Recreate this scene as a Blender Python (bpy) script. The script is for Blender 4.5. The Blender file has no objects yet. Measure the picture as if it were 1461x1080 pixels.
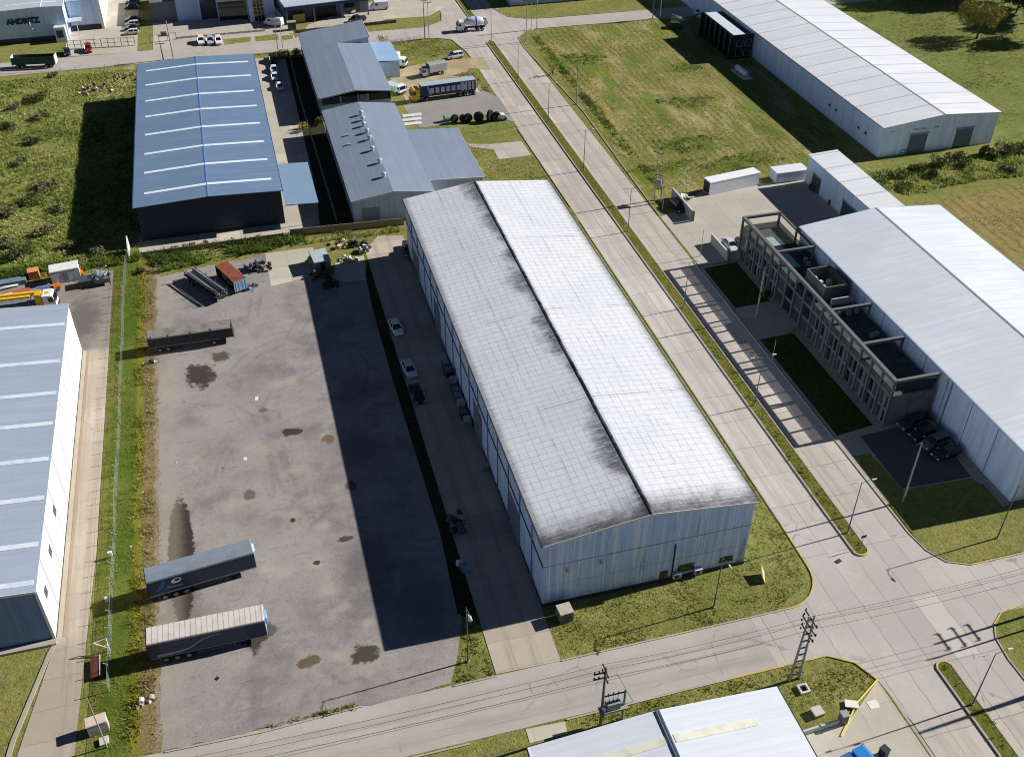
import bpy, math, random
import numpy as np
from mathutils import Vector, Matrix
random.seed(7); rng = np.random.default_rng(7)
SC = bpy.context.scene
COL = SC.collection
PI = math.pi

# ------------------------------------------------------------------ survey: photograph pixel -> place on a level plane (metres)
CAM_H = 100.0; FOC = 1471.0; PITCH = 0.658176501; ROLL = 0.00385903524; YAW = 0.270923428
_fw = np.array([math.sin(YAW)*math.cos(PITCH), math.cos(YAW)*math.cos(PITCH), -math.sin(PITCH)])
_rt0 = np.array([math.cos(YAW), -math.sin(YAW), 0.0]); _up0 = np.cross(_rt0, _fw)
_rt = _rt0*math.cos(ROLL) + _up0*math.sin(ROLL); _up = -_rt0*math.sin(ROLL) + _up0*math.cos(ROLL)
def G(px, py, z=0.0):
    d = _fw*FOC + _rt*(px-730.5) - _up*(py-540.0)
    t = (z-CAM_H)/d[2]
    return (float(d[0]*t), float(d[1]*t))
def PX(pts, z=0.0): return [G(a, b, z) for a, b in pts]

# ------------------------------------------------------------------ materials
def S(r, g, b):
    f = lambda c: (c/255/12.92) if c <= 10.31 else ((c/255+.055)/1.055)**2.4
    return (f(r), f(g), f(b), 1.0)
class Mat:
    def __init__(s, name, base, rough=.85, spec=.25, metal=0.0, obj=False, trans=0.0, alpha=1.0):
        s.m = bpy.data.materials.new(name); s.m.use_nodes = True
        s.nt = s.m.node_tree; s.nt.nodes.clear()
        s.out = s.nt.nodes.new('ShaderNodeOutputMaterial'); s.b = s.nt.nodes.new('ShaderNodeBsdfPrincipled')
        s.nt.links.new(s.b.outputs[0], s.out.inputs[0])
        s.b.inputs['Roughness'].default_value = rough; s.b.inputs['Specular IOR Level'].default_value = spec
        s.b.inputs['Metallic'].default_value = metal; s.b.inputs['Alpha'].default_value = alpha
        if trans: s.b.inputs['Transmission Weight'].default_value = trans
        if obj: s.pos = s.nt.nodes.new('ShaderNodeTexCoord').outputs['Object']
        else: s.pos = s.nt.nodes.new('ShaderNodeNewGeometry').outputs['Position']
        sep = s.nt.nodes.new('ShaderNodeSeparateXYZ'); s.nt.links.new(s.pos, sep.inputs[0])
        s.x, s.y, s.z = sep.outputs
        s.base = base; s.col = None; s.b.inputs['Base Color'].default_value = base
    def L(s, a, b): s.nt.links.new(a, b)
    def noise(s, scale=1, detail=4, rough=.6, st=(1, 1, 1), off=(0, 0, 0), dist=0):
        v = s.nt.nodes.new('ShaderNodeMapping'); s.L(s.pos, v.inputs[0]); v.inputs['Scale'].default_value = st; v.inputs['Location'].default_value = off
        n = s.nt.nodes.new('ShaderNodeTexNoise'); s.L(v.outputs[0], n.inputs['Vector'])
        n.inputs['Scale'].default_value = scale; n.inputs['Detail'].default_value = detail; n.inputs['Roughness'].default_value = rough
        n.inputs['Distortion'].default_value = dist
        return n.outputs[0]
    def voro(s, scale=1, st=(1, 1, 1), feat='F1'):
        v = s.nt.nodes.new('ShaderNodeMapping'); s.L(s.pos, v.inputs[0]); v.inputs['Scale'].default_value = st
        n = s.nt.nodes.new('ShaderNodeTexVoronoi'); n.feature = feat; s.L(v.outputs[0], n.inputs['Vector']); n.inputs['Scale'].default_value = scale
        return n.outputs[0]
    def rnd(s):
        return s.nt.nodes.new('ShaderNodeNewGeometry').outputs['Random Per Island']
    def mth(s, op, a, b=None, c=None):
        n = s.nt.nodes.new('ShaderNodeMath'); n.operation = op
        for i, v in enumerate((a, b, c)):
            if v is None: continue
            if isinstance(v, (int, float)): n.inputs[i].default_value = v
            else: s.L(v, n.inputs[i])
        return n.outputs[0]
    def sm(s, sock, lo, hi, a=0., b=1.):
        n = s.nt.nodes.new('ShaderNodeMapRange'); n.interpolation_type = 'SMOOTHSTEP'; n.clamp = True
        s.L(sock, n.inputs[0])
        if lo > hi: lo, hi, a, b = hi, lo, b, a
        for i, v in zip((1, 2, 3, 4), (lo, hi, a, b)): n.inputs[i].default_value = v
        return n.outputs[0]
    def line(s, axis, period, off=0., width=.1, soft=.04):
        """1 on lines every `period` metres along the axis"""
        t = s.mth('ADD', axis, math.ceil(2000/period)*period-off+period/2)
        t = s.mth('MODULO', t, period); t = s.mth('ABSOLUTE', s.mth('SUBTRACT', t, period/2))
        return s.sm(t, width/2+soft, width/2)
    def spot(s, x, y, rx, ry, warp=.5, rot=0., soft=.35, wob=None):
        dx = s.mth('SUBTRACT', s.x, x); dy = s.mth('SUBTRACT', s.y, y)
        ca, sa = math.cos(rot), math.sin(rot)
        u = s.mth('ADD', s.mth('MULTIPLY', dx, ca/rx), s.mth('MULTIPLY', dy, sa/rx))
        v = s.mth('ADD', s.mth('MULTIPLY', dx, -sa/ry), s.mth('MULTIPLY', dy, ca/ry))
        r = s.mth('SQRT', s.mth('ADD', s.mth('MULTIPLY', u, u), s.mth('MULTIPLY', v, v)))
        if wob is not None: r = s.mth('ADD', r, s.mth('MULTIPLY', s.mth('SUBTRACT', wob, .5), warp*2))
        return s.sm(r, 1+soft/2, 1-soft)
    def mix(s, fac, color, k=1.0, blend='MIX'):
        if k != 1.0: fac = s.mth('MULTIPLY', fac, k)
        n = s.nt.nodes.new('ShaderNodeMix'); n.data_type = 'RGBA'; n.blend_type = blend
        if isinstance(fac, (int, float)): n.inputs[0].default_value = fac
        else: s.L(fac, n.inputs[0])
        if s.col is None: n.inputs[6].default_value = s.base
        else: s.L(s.col, n.inputs[6])
        if isinstance(color, tuple): n.inputs[7].default_value = color
        else: s.L(color, n.inputs[7])
        s.col = n.outputs[2]; s.L(s.col, s.b.inputs['Base Color'])
        return s
    def bump(s, h, strength=.3, dist=.05):
        n = s.nt.nodes.new('ShaderNodeBump'); n.inputs['Strength'].default_value = strength; n.inputs['Distance'].default_value = dist
        s.L(h, n.inputs['Height']); s.L(n.outputs[0], s.b.inputs['Normal']); return s
    def rough(s, sock): s.L(sock, s.b.inputs['Roughness']); return s
_pm = {}
def paint(r, g, b, rough=.5, metal=0.0, spec=.4, dirt=.18, scale=1.5):
    """worn painted surface"""
    k = (r, g, b, rough, metal, dirt, scale)
    if k not in _pm:
        m = Mat('paint_%d_%d_%d' % (r, g, b), S(r, g, b), rough, spec, metal)
        d = tuple(c*.55+.02 for c in S(r, g, b)[:3])+(1.,)
        m.mix(m.sm(m.noise(scale, 5), .45, .75), d, dirt*2)
        m.mix(m.sm(m.noise(scale*6, 3), .5, .8), d, dirt)
        _pm[k] = m.m
    return _pm[k]
GLASS = Mat('dark_glass', (.012, .016, .022, 1), .08, .6).m
RUBBER = Mat('black_rubber', (.018, .018, .018, 1), .8, .2).m
STEEL = paint(130, 132, 135, .45, .6)
DARKSTEEL = paint(45, 46, 48, .6)
LAMP_GLASS = Mat('headlamp_glass', (.75, .77, .8, 1), .15, .6).m
RED_LENS = Mat('red_lens', (.35, .02, .02, 1), .25, .5).m

# ------------------------------------------------------------------ meshes
class MB:
    def __init__(s): s.v = []; s.f = []; s.mi = []; s.k = 0
    def use(s, k): s.k = k; return s
    def add(s, vs, fs):
        o = len(s.v); s.v += [tuple(map(float, p)) for p in vs]
        for f in fs: s.f.append(tuple(i+o for i in f)); s.mi.append(s.k)
        return s
    def quad(s, a, b, c, d): return s.add([a, b, c, d], [(0, 1, 2, 3)])
    def poly(s, pts): return s.add(pts, [tuple(range(len(pts)))])
    def box(s, x0, x1, y0, y1, z0, z1):
        v = [(x0, y0, z0), (x1, y0, z0), (x1, y1, z0), (x0, y1, z0), (x0, y0, z1), (x1, y0, z1), (x1, y1, z1), (x0, y1, z1)]
        return s.add(v, [(0, 3, 2, 1), (4, 5, 6, 7), (0, 1, 5, 4), (1, 2, 6, 5), (2, 3, 7, 6), (3, 0, 4, 7)])
    def cbox(s, c, sx, sy, sz, rz=0., rx=0., ry=0.):
        M = Matrix.Translation(c) @ Matrix.Rotation(rz, 4, 'Z') @ Matrix.Rotation(ry, 4, 'Y') @ Matrix.Rotation(rx, 4, 'X')
        v = [M @ Vector((a*sx/2, b*sy/2, d*sz/2)) for d in (-1, 1) for a, b in ((-1, -1), (1, -1), (1, 1), (-1, 1))]
        return s.add(v, [(0, 3, 2, 1), (4, 5, 6, 7), (0, 1, 5, 4), (1, 2, 6, 5), (2, 3, 7, 6), (3, 0, 4, 7)])
    def hexa(s, bot, top):
        return s.add(list(bot)+list(top), [(0, 3, 2, 1), (4, 5, 6, 7), (0, 1, 5, 4), (1, 2, 6, 5), (2, 3, 7, 6), (3, 0, 4, 7)])
    def prism(s, pts, z0, z1):
        n = len(pts); v = [(p[0], p[1], z0) for p in pts]+[(p[0], p[1], z1) for p in pts]
        return s.add(v, [tuple(range(n-1, -1, -1)), tuple(range(n, 2*n))]+[(i, (i+1) % n, n+(i+1) % n, n+i) for i in range(n)])
    def extr(s, prof, y0, y1):
        """profile in xz extruded along y"""
        n = len(prof); v = [(p[0], y0, p[1]) for p in prof]+[(p[0], y1, p[1]) for p in prof]
        return s.add(v, [tuple(range(n)), tuple(range(2*n-1, n-1, -1))]+[(i, n+i, n+(i+1) % n, (i+1) % n) for i in range(n)])
    def tube(s, pts, r, n=6, r2=None):
        pts = [Vector(p) for p in pts]; rings = []
        for i, p in enumerate(pts):
            d = (pts[min(i+1, len(pts)-1)]-pts[max(i-1, 0)]).normalized()
            a = d.cross(Vector((0, 0, 1)))
            if a.length < 1e-3: a = d.cross(Vector((1, 0, 0)))
            a.normalize(); b = d.cross(a)
            rr = r if r2 is None else r+(r2-r)*i/(len(pts)-1)
            rings.append([p+(a*math.cos(2*PI*k/n)+b*math.sin(2*PI*k/n))*rr for k in range(n)])
        v = [q for R_ in rings for q in R_]; f = []
        for i in range(len(rings)-1):
            for k in range(n): f.append((i*n+k, i*n+(k+1) % n, (i+1)*n+(k+1) % n, (i+1)*n+k))
        f.append(tuple(range(n-1, -1, -1))); f.append(tuple((len(rings)-1)*n+k for k in range(n)))
        return s.add(v, f)
    def lathe(s, prof, c=(0, 0, 0), n=16, axis='Z'):
        v = []; f = []
        for r, h in prof:
            for k in range(n):
                a = 2*PI*k/n; p = (r*math.cos(a), r*math.sin(a), h)
                if axis == 'Y': p = (p[0], p[2], p[1])
                if axis == 'X': p = (p[2], p[0], p[1])
                v.append((p[0]+c[0], p[1]+c[1], p[2]+c[2]))
        for i in range(len(prof)-1):
            for k in range(n): f.append((i*n+k, i*n+(k+1) % n, (i+1)*n+(k+1) % n, (i+1)*n+k))
        f.append(tuple(range(n-1, -1, -1))); f.append(tuple((len(prof)-1)*n+k for k in range(n)))
        return s.add(v, f)
    def build(s, name, mats, parent=None, world=False, smooth=False, label=None, kind=None):
        me = bpy.data.meshes.new(name)
        v = s.v
        if world and parent is not None:
            root = parent
            off = Vector((0, 0, 0))
            while root is not None: off += root.location; root = root.parent
            v = [(p[0]-off.x, p[1]-off.y, p[2]-off.z) for p in v]
        me.from_pydata(v, [], s.f)
        if not isinstance(mats, (list, tuple)): mats = [mats]
        for m in mats: me.materials.append(m)
        me.polygons.foreach_set('material_index', s.mi)
        if smooth: me.polygons.foreach_set('use_smooth', [True]*len(s.f))
        import bmesh
        bm = bmesh.new(); bm.from_mesh(me); bmesh.ops.recalc_face_normals(bm, faces=bm.faces); bm.to_mesh(me); bm.free()
        o = bpy.data.objects.new(name, me); COL.objects.link(o); o.parent = parent
        if label: o['label'] = label
        if kind: o['kind'] = kind
        return o
def tag(o, label=None, cat=None, group=None, kind=None):
    for k, v in (('label', label), ('category', cat), ('group', group), ('kind', kind)):
        if v: o[k] = v
    return o
def thing(name, label, cat, loc=(0, 0, 0), rz=0., group=None):
    o = bpy.data.objects.new(name, None); COL.objects.link(o); o.empty_display_size = .5
    o.location = (loc[0], loc[1], loc[2] if len(loc) > 2 else 0.); o.rotation_euler = (0, 0, rz)
    return tag(o, label, cat, group)
def dup(root, loc, rz=None, label=None, group=None):
    r = root.copy(); COL.objects.link(r); r.location = (loc[0], loc[1], loc[2] if len(loc) > 2 else 0.)
    if rz is not None: r.rotation_euler = (0, 0, rz)
    if label: r['label'] = label
    if group: r['group'] = group
    for ch in list(root.children):
        c = ch.copy(); COL.objects.link(c); c.parent = r
        for g in ch.children:
            d = g.copy(); COL.objects.link(d); d.parent = c
    return r
_z = [0.0]
def sheet(name, pts, m, z=None, kind='structure', label=None):
    if z is None: _z[0] += .004; z = _z[0]
    mb = MB(); mb.poly([(p[0], p[1], z) for p in pts])
    o = mb.build(name, m)
    # n-gon outlines that bend inwards are cut into triangles
    import bmesh
    bm = bmesh.new(); bm.from_mesh(o.data); bmesh.ops.triangulate(bm, faces=bm.faces)
    for f in bm.faces:
        if f.normal.z < 0: f.normal_flip()
    bm.to_mesh(o.data); bm.free()
    o['kind'] = kind
    if label: o['label'] = label
    return o
def arc(cx, cy, r, a0, a1, n=10):
    return [(cx+r*math.cos(math.radians(a0+(a1-a0)*i/n)), cy+r*math.sin(math.radians(a0+(a1-a0)*i/n))) for i in range(n+1)]
def ribbon(name, pts, w, h, m, z0=0., kind='structure', closed=False, label=None):
    """low kerb or wall of width w and height h along a line"""
    n = len(pts); L_ = []; R_ = []
    P = [Vector((p[0], p[1], 0)) for p in pts]
    for i in range(n):
        a = P[(i-1) % n] if (closed or i > 0) else P[i]; b = P[(i+1) % n] if (closed or i < n-1) else P[i]
        d = (b-a).normalized(); q = Vector((-d.y, d.x, 0))*w/2
        L_.append(P[i]+q); R_.append(P[i]-q)
    mb = MB()
    for i in range(n if closed else n-1):
        j = (i+1) % n
        mb.hexa([(L_[i].x, L_[i].y, z0), (R_[i].x, R_[i].y, z0), (R_[j].x, R_[j].y, z0), (L_[j].x, L_[j].y, z0)],
                [(L_[i].x, L_[i].y, z0+h), (R_[i].x, R_[i].y, z0+h), (R_[j].x, R_[j].y, z0+h), (L_[j].x, L_[j].y, z0+h)])
    o = mb.build(name, m)
    return tag(o, label=label, kind=kind)
def inside(px, py, poly):
    c = np.zeros(px.shape, bool); n = len(poly)
    for i in range(n):
        x1, y1 = poly[i]; x2, y2 = poly[(i+1) % n]
        if y1 == y2: continue
        k = ((y1 > py) != (y2 > py)) & (px < (x2-x1)*(py-y1)/(y2-y1)+x1); c ^= k
    return c
def scatter(poly, n, excl=(), seed=0):
    r = np.random.default_rng(seed); a = np.array(poly)
    x = r.uniform(a[:, 0].min(), a[:, 0].max(), n); y = r.uniform(a[:, 1].min(), a[:, 1].max(), n)
    k = inside(x, y, poly)
    for e in excl: k &= ~inside(x, y, e)
    return x[k], y[k]
def vnoise(x, y, scale, seed=0):
    r = np.random.default_rng(seed); T = r.random((64, 64))
    u = x/scale; v = y/scale; i = np.floor(u).astype(int); j = np.floor(v).astype(int); a = u-i; b = v-j
    a = a*a*(3-2*a); b = b*b*(3-2*b)
    t = lambda p, q: T[p % 64, q % 64]
    return (t(i, j)*(1-a)+t(i+1, j)*a)*(1-b)+(t(i, j+1)*(1-a)+t(i+1, j+1)*a)*b
def blades(cx, cy, cz, hh, ww, r, per=3, lean=.6):
    """numpy arrays of leaning triangular blades, `per` at each point"""
    n = len(cx)*per
    cx = np.repeat(cx, per)+r.normal(0, 1, n)*np.repeat(ww, per)*.6; cy = np.repeat(cy, per)+r.normal(0, 1, n)*np.repeat(ww, per)*.6
    cz = np.repeat(cz, per); h = np.repeat(hh, per)*r.uniform(.6, 1.2, n); w = np.repeat(ww, per)*r.uniform(.5, 1.1, n)
    a = r.uniform(0, 2*PI, n); lx = r.normal(0, lean, n)*h; ly = r.normal(0, lean, n)*h
    V = np.empty((n, 3, 3))
    V[:, 0] = np.stack([cx-np.cos(a)*w/2, cy-np.sin(a)*w/2, cz], 1); V[:, 1] = np.stack([cx+np.cos(a)*w/2, cy+np.sin(a)*w/2, cz], 1)
    V[:, 2] = np.stack([cx+lx, cy+ly, cz+h], 1)
    return V
def tri_mesh(name, V, m, parent=None, kind=None):
    n = len(V); me = bpy.data.meshes.new(name)
    me.vertices.add(n*3); me.vertices.foreach_set('co', V.reshape(-1).astype(np.float32))
    me.loops.add(n*3); me.loops.foreach_set('vertex_index', np.arange(n*3, dtype=np.int32))
    me.polygons.add(n); me.polygons.foreach_set('loop_start', np.arange(0, n*3, 3, dtype=np.int32))
    me.update(calc_edges=True); me.materials.append(m)
    o = bpy.data.objects.new(name, me); COL.objects.link(o); o.parent = parent
    if kind: o['kind'] = kind
    return o
def tufts(name, poly, dens, h, w, m, excl=(), seed=1, patch=None, z=0., per=3, lean=.6, rows=0):
    a = np.array(poly); area = (a[:, 0].max()-a[:, 0].min())*(a[:, 1].max()-a[:, 1].min())
    x, y = scatter(poly, int(area*dens), excl, seed); r = np.random.default_rng(seed+50)
    if rows:
        ph = ((x+vnoise(x, y, 7., 5)*1.6) % rows)/rows; kp = (np.abs(ph-.5) < .3) | (r.random(len(x)) < .25); x, y = x[kp], y[kp]
    k = np.ones(len(x))
    if patch:
        k = vnoise(x, y, patch, seed)*.6+vnoise(x, y, patch/3.1, seed+1)*.4
        keep = r.random(len(x)) < np.clip((k-.25)*2.2, .08, 1); x, y, k = x[keep], y[keep], k[keep]
    hh = h*(.35+1.0*k)*r.uniform(.6, 1.3, len(x))
    V = blades(x, y, np.full(len(x), z), hh, np.full(len(x), w), r, per, lean)
    return tag(tri_mesh(name, V, m), kind='stuff')
def leafcloud(blobs, n, size, r):
    """small leaf triangles spread through ellipsoid blobs (x,y,z,rx,ry,rz)"""
    out = []
    tot = sum(b[3]*b[4]*b[5] for b in blobs)
    for b in blobs:
        k = max(20, int(n*b[3]*b[4]*b[5]/tot))
        d = r.normal(0, 1, (k, 3)); d /= np.linalg.norm(d, axis=1)[:, None]
        rad = r.uniform(.35, 1, k)**.55
        c = d*rad[:, None]*np.array(b[3:6])+np.array(b[:3])
        e1 = r.normal(0, 1, (k, 3)); e2 = r.normal(0, 1, (k, 3)); s_ = size*r.uniform(.5, 1.4, k)[:, None]
        out.append(np.stack([c-e1*s_*.35, c+e1*s_*.35, c+e2*s_*.6], 1))
    return np.concatenate(out)
# ================================================================== SETTING: ground, roads, yards
def lawn(name, c1, c2, c3, dry=.5, stripes=None, big=.09):
    m = Mat(name, c1, .95, .1)
    m.mix(m.sm(m.noise(big, 5, .65), .38, .62), c2)
    m.mix(m.sm(m.noise(big*3.7, 4, .7, off=(9, 4, 0)), .5, .68), c3, dry)
    m.mix(m.sm(m.noise(.9, 4, .75, off=(3, 7, 0)), .42, .7), tuple(c*.42 for c in c1[:3])+(1.,), .6)
    m.mix(m.sm(m.noise(3.2, 3, .8), .48, .72), tuple(c*1.5 for c in c3[:3])+(1.,), .4)
    if stripes: m.mix(m.mth('MULTIPLY', m.line(m.mth('ADD', m.x, m.mth('MULTIPLY', m.noise(.15, 2), 2.)), stripes, 0, .35, .45), m.sm(m.noise(.12, 3, off=(1, 9, 2)), .3, .55)), tuple(c*.4 for c in c2[:3])+(1.,), .55)
    m.bump(m.noise(2.6, 4, .8), .9, .25)
    return m
M_LAWN = lawn('lawn_grass', S(116, 124, 60), S(138, 134, 74), S(158, 148, 98))
M_FIELD = lawn('mown_field', S(126, 130, 60), S(152, 144, 84), S(178, 162, 120), .8, 1.55, .06)
for X_, Y_, a_, b_ in ((95, 197, 7, 5), (104, 219, 7, 4), (89, 253, 6, 4), (100, 248, 5, 4), (113, 240, 5, 2.5), (88, 188, 9, 2.2), (103, 186, 10, 3), (116, 200, 3, 7)):
    M_FIELD.mix(M_FIELD.spot(X_, Y_, a_, b_, .9, .3, .8, M_FIELD.noise(.35, 4)), S(84, 104, 38), .8)
M_FIELD.mix(M_FIELD.sm(M_FIELD.noise(1, 4, .65, (.22, .045, 1), off=(4, 2, 0)), .5, .66), S(178, 160, 118), .75)
M_FIELD.mix(M_FIELD.sm(M_FIELD.noise(1, 4, .65, (.16, .05, 1), off=(14, 7, 0)), .5, .64), S(100, 126, 40), .8)
M_FIELD.mix(M_FIELD.sm(M_FIELD.noise(1, 4, .8, (3.5, .9, 1)), .5, .72), S(70, 76, 34), .55)
M_SCRUB = lawn('scrub_ground', S(124, 134, 62), S(144, 142, 80), S(160, 152, 106), .5)
M_GREEN = lawn('green_meadow', S(108, 122, 58), S(124, 128, 68), S(144, 140, 88), .5)
M_BROWN = lawn('dry_field', S(150, 136, 84), S(160, 142, 92), S(128, 126, 66), .5, 2.3)

def concrete(name, c, jx=None, jy=None, dark=.4, tint=S(160, 140, 128), cracks=.5, xo=0, yo=0, track=None):
    m = Mat(name, c, .9, .2)
    k = lambda f: tuple(v*f for v in c[:3])+(1.,)
    m.mix(m.sm(m.noise(.08, 5, .6), .35, .65), k(.86))
    m.mix(m.sm(m.noise(.22, 5, .65, off=(5, 2, 0)), .45, .7), tint, .45)
    m.mix(m.sm(m.noise(.75, 5, .7, off=(0, 8, 0)), .5, .75), k(1.12), .6)
    m.mix(m.sm(m.noise(5, 3, .8), .4, .75), k(.78), .45)
    # slabs poured at different times
    if jx or jy:
        cell = m.nt.nodes.new('ShaderNodeTexWhiteNoise'); cell.noise_dimensions = '2D'
        cv = m.nt.nodes.new('ShaderNodeCombineXYZ')
        if jx: m.L(m.mth('FLOOR', m.mth('DIVIDE', m.mth('SUBTRACT', m.x, xo), jx)), cv.inputs[0])
        if jy: m.L(m.mth('FLOOR', m.mth('DIVIDE', m.mth('SUBTRACT', m.y, yo), jy)), cv.inputs[1])
        m.L(cv.outputs[0], cell.inputs[0])
        m.mix(m.sm(cell.outputs[0], 0, 1), k(.76), .5); m.mix(m.sm(cell.outputs[0], .93, .94), k(1.15), .6)
        m.mix(m.mth('MULTIPLY', m.sm(m.noise(.45, 4, .7, off=(6, 6, 0)), .6, .72), m.sm(m.noise(.09, 2, off=(2, 9, 0)), .45, .6)), k(.62), .55)
        wob = m.mth('MULTIPLY', m.mth('SUBTRACT', m.noise(.5, 3), .5), .5)
        wear = m.sm(m.noise(.13, 3, off=(4, 4, 0)), .3, .6, .35, 1)
        if jx: m.mix(m.mth('MULTIPLY', m.line(m.mth('ADD', m.x, wob), jx, xo, .07, .06), wear), k(.34), dark*1.5)
        if jy: m.mix(m.mth('MULTIPLY', m.line(m.mth('ADD', m.y, wob), jy, yo, .07, .06), wear), k(.34), dark*1.5)
    if cracks:
        e = m.voro(.13, feat='DISTANCE_TO_EDGE'); w2 = m.sm(m.mth('ADD', e, m.mth('MULTIPLY', m.mth('SUBTRACT', m.noise(.8, 4), .5), .12)), .011, .002)
        m.mix(m.mth('MULTIPLY', w2, m.sm(m.noise(.06, 2, off=(8, 8, 0)), .5, .6)), k(.5), cracks*.8)
    if track is not None:
        axis, cs, w = track; ax = m.x if axis == 'x' else m.y
        for c0 in cs:
            t = m.mth('ABSOLUTE', m.mth('SUBTRACT', m.mth('ADD', ax, m.mth('MULTIPLY', m.mth('SUBTRACT', m.noise(.1, 3), .5), 1.2)), c0))
            st = (2.5, .08, 1) if axis == 'x' else (.08, 2.5, 1)
            m.mix(m.mth('MULTIPLY', m.sm(t, w, w*.2), m.sm(m.noise(1, 4, .7, st), .35, .65)), k(.6), .65)
    m.bump(m.noise(8, 3), .12, .03)
    return m
ROADC = S(192, 183, 173)
M_ROAD = concrete('road_concrete', ROADC, 3.25, 6.1, .45, S(184, 169, 155), .5, 61.0, 2., ('x', (62.7, 65.5, 71.7, 74.4), 1.0))
M_XROAD = concrete('cross_road_concrete', S(183, 175, 168), None, 8.2, .3, S(176, 163, 153), .6, 0, 1.7, ('y', (65.2, 68.6), 1.2))
M_XROAD.mix(M_XROAD.line(M_XROAD.y, 1000, 67.0, .06, .05), S(95, 90, 88), .6)
M_CROSS = concrete('junction_concrete', S(188, 181, 174), 3.25, 9.5, .35, S(180, 167, 157), .9, 61.0, 2.)
M_LOT = concrete('lot_concrete', S(186, 178, 166), 5.0, 5.0, .2, S(176, 166, 152), .3)
M_PATH = concrete('path_concrete', S(176, 168, 156), 2.5, 2.5, .3, S(166, 158, 146), .3)
M_KERB = concrete('kerb_concrete', S(176, 168, 152), None, None, .3, S(150, 142, 126), 0)
M_DRIVE = concrete('driveway_concrete', S(182, 170, 154), None, 4.2, .25, S(166, 150, 134), .4, 0, 0, ('x', (20.3, 23.2, -29.9, -28.2), .9))
M_PALE = concrete('pale_slab', S(192, 184, 168), 4, 4, .2, S(180, 170, 156), .3)
M_DARKASPH = concrete('dark_asphalt', S(92, 92, 94), None, None, 0, S(80, 80, 84), 0)
YEL = Mat('yellow_kerb_paint', S(196, 174, 92), .7, .3); YEL.mix(YEL.sm(YEL.noise(1.2, 5, .7), .42, .62), S(170, 150, 110), .9); YEL = YEL.m

# the asphalt yard: worn asphalt, ruts, wet patches and pot-holes
M_YARD = m = Mat('worn_yard_asphalt', S(147, 142, 140), .92, .2)
nA = m.noise(.09, 6, .62); nB = m.noise(.3, 5, .7, off=(4, 1, 0)); nC = m.noise(.55, 5, .7, dist=.6)
m.mix(m.sm(nA, .4, .62), S(122, 118, 117))
m.mix(m.sm(m.noise(.055, 5, .65, off=(21, 4, 0)), .46, .62), S(156, 149, 144), .75)
m.mix(m.sm(m.noise(.14, 5, .65, off=(2, 6, 0)), .48, .66), S(156, 150, 146), .8)
m.mix(m.sm(nB, .52, .72), S(164, 153, 138), .45)
m.mix(m.sm(m.noise(.26, 4, .6, off=(12, 3, 0)), .62, .7), S(166, 154, 136), .5)
m.mix(m.sm(m.noise(.5, 4, .75, (.4, 1.6, 1), off=(7, 7, 0)), .55, .78), S(100, 98, 95), .7)
m.mix(m.sm(m.noise(1.1, 5, .75, off=(8, 2, 0)), .55, .7), S(104, 101, 98), .6)
m.mix(m.sm(m.noise(.8, 5, .75, off=(1, 11, 0)), .6, .72), S(172, 162, 148), .55)
m.mix(m.sm(m.noise(4.5, 4, .8), .45, .75), S(94, 90, 87), .5)
m.mix(m.sm(m.noise(11, 2, .8), .5, .8), S(176, 170, 158), .3)
# tyre arcs
for cx_, cy_, r_ in ((60, 120, 62), (60.5, 120, 64.4), (-70, 110, 66), (-70.4, 110, 68.2), (40, 60, 44), (40, 60, 46.2), (2, 134, 9), (2, 134, 11), (30, 150, 33), (30.4, 150, 35), (2, 112, 13), (3.2, 112.4, 15), (14, 90, 17), (15, 88, 19.4), (-8, 150, 20), (22, 120, 27)):
    dx = m.mth('SUBTRACT', m.x, cx_); dy = m.mth('SUBTRACT', m.y, cy_)
    d = m.mth('SQRT', m.mth('ADD', m.mth('MULTIPLY', dx, dx), m.mth('MULTIPLY', dy, dy)))
    t = m.mth('ABSOLUTE', m.mth('SUBTRACT', d, r_))
    m.mix(m.mth('MULTIPLY', m.sm(t, .45, .15), m.sm(m.noise(.11, 3, off=(r_, 0, 0)), .48, .62)), S(100, 97, 94), .26)
wob = m.noise(.6, 5, .65); wob2 = m.noise(1.6, 4, .7, off=(2, 2, 0))
def yspot(px, py, rx, ry, c, k=.9, warp=.6, soft=.4, rot=0.):
    x_, y_ = G(px, py); m.mix(m.spot(x_, y_, rx, ry, warp, rot, soft, wob), c, k)
HOLE = S(58, 50, 42); WETB = S(60, 50, 46); DUST = S(168, 158, 146)
for px_, py_, r_ in ((405, 815, 1.5), (452, 803, 1.3), (492, 769, 1.7), (518, 940, 2.8), (440, 944, 2.4), (483, 935, 1.2), (525, 888, 1.0), (468, 843, 1.5), (418, 738, 1.5), (460, 750, 1.2), (490, 866, 1.1), (464, 620, 1.3), (380, 814, 1.2), (414, 545, 1.6), (395, 548, 1.5), (370, 640, 2.2), (330, 720, 2.4), (430, 668, 1.8)):
    yspot(px_, py_, r_*.95, r_*.8, DUST, .6, 1.1, .8)
for px_, py_, a_, b_, c_ in ((286, 536, 2.5, 3.2, WETB), (316, 509, 1.4, 1.4, S(86, 74, 66)), (415, 617, 1.5, .9, HOLE), (468, 626, 1.0, 1.2, S(108, 92, 72)), (492, 769, 1.1, .55, HOLE), (418, 742, .5, .5, HOLE), (452, 803, .45, .4, HOLE), (520, 932, 1.7, 1.5, S(66, 60, 50)), (440, 944, 1.5, .9, S(96, 84, 64)), (356, 706, .9, .9, S(104, 92, 84)), (365, 912, 1.3, 1.9, S(66, 58, 48)), (386, 897, .9, 1.2, S(92, 84, 76)), (500, 694, .9, 1.3, S(88, 82, 76)), (375, 586, .8, .5, S(110, 96, 84))):
    yspot(px_, py_, a_, b_, c_, .95, 1.15, .28)
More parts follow.
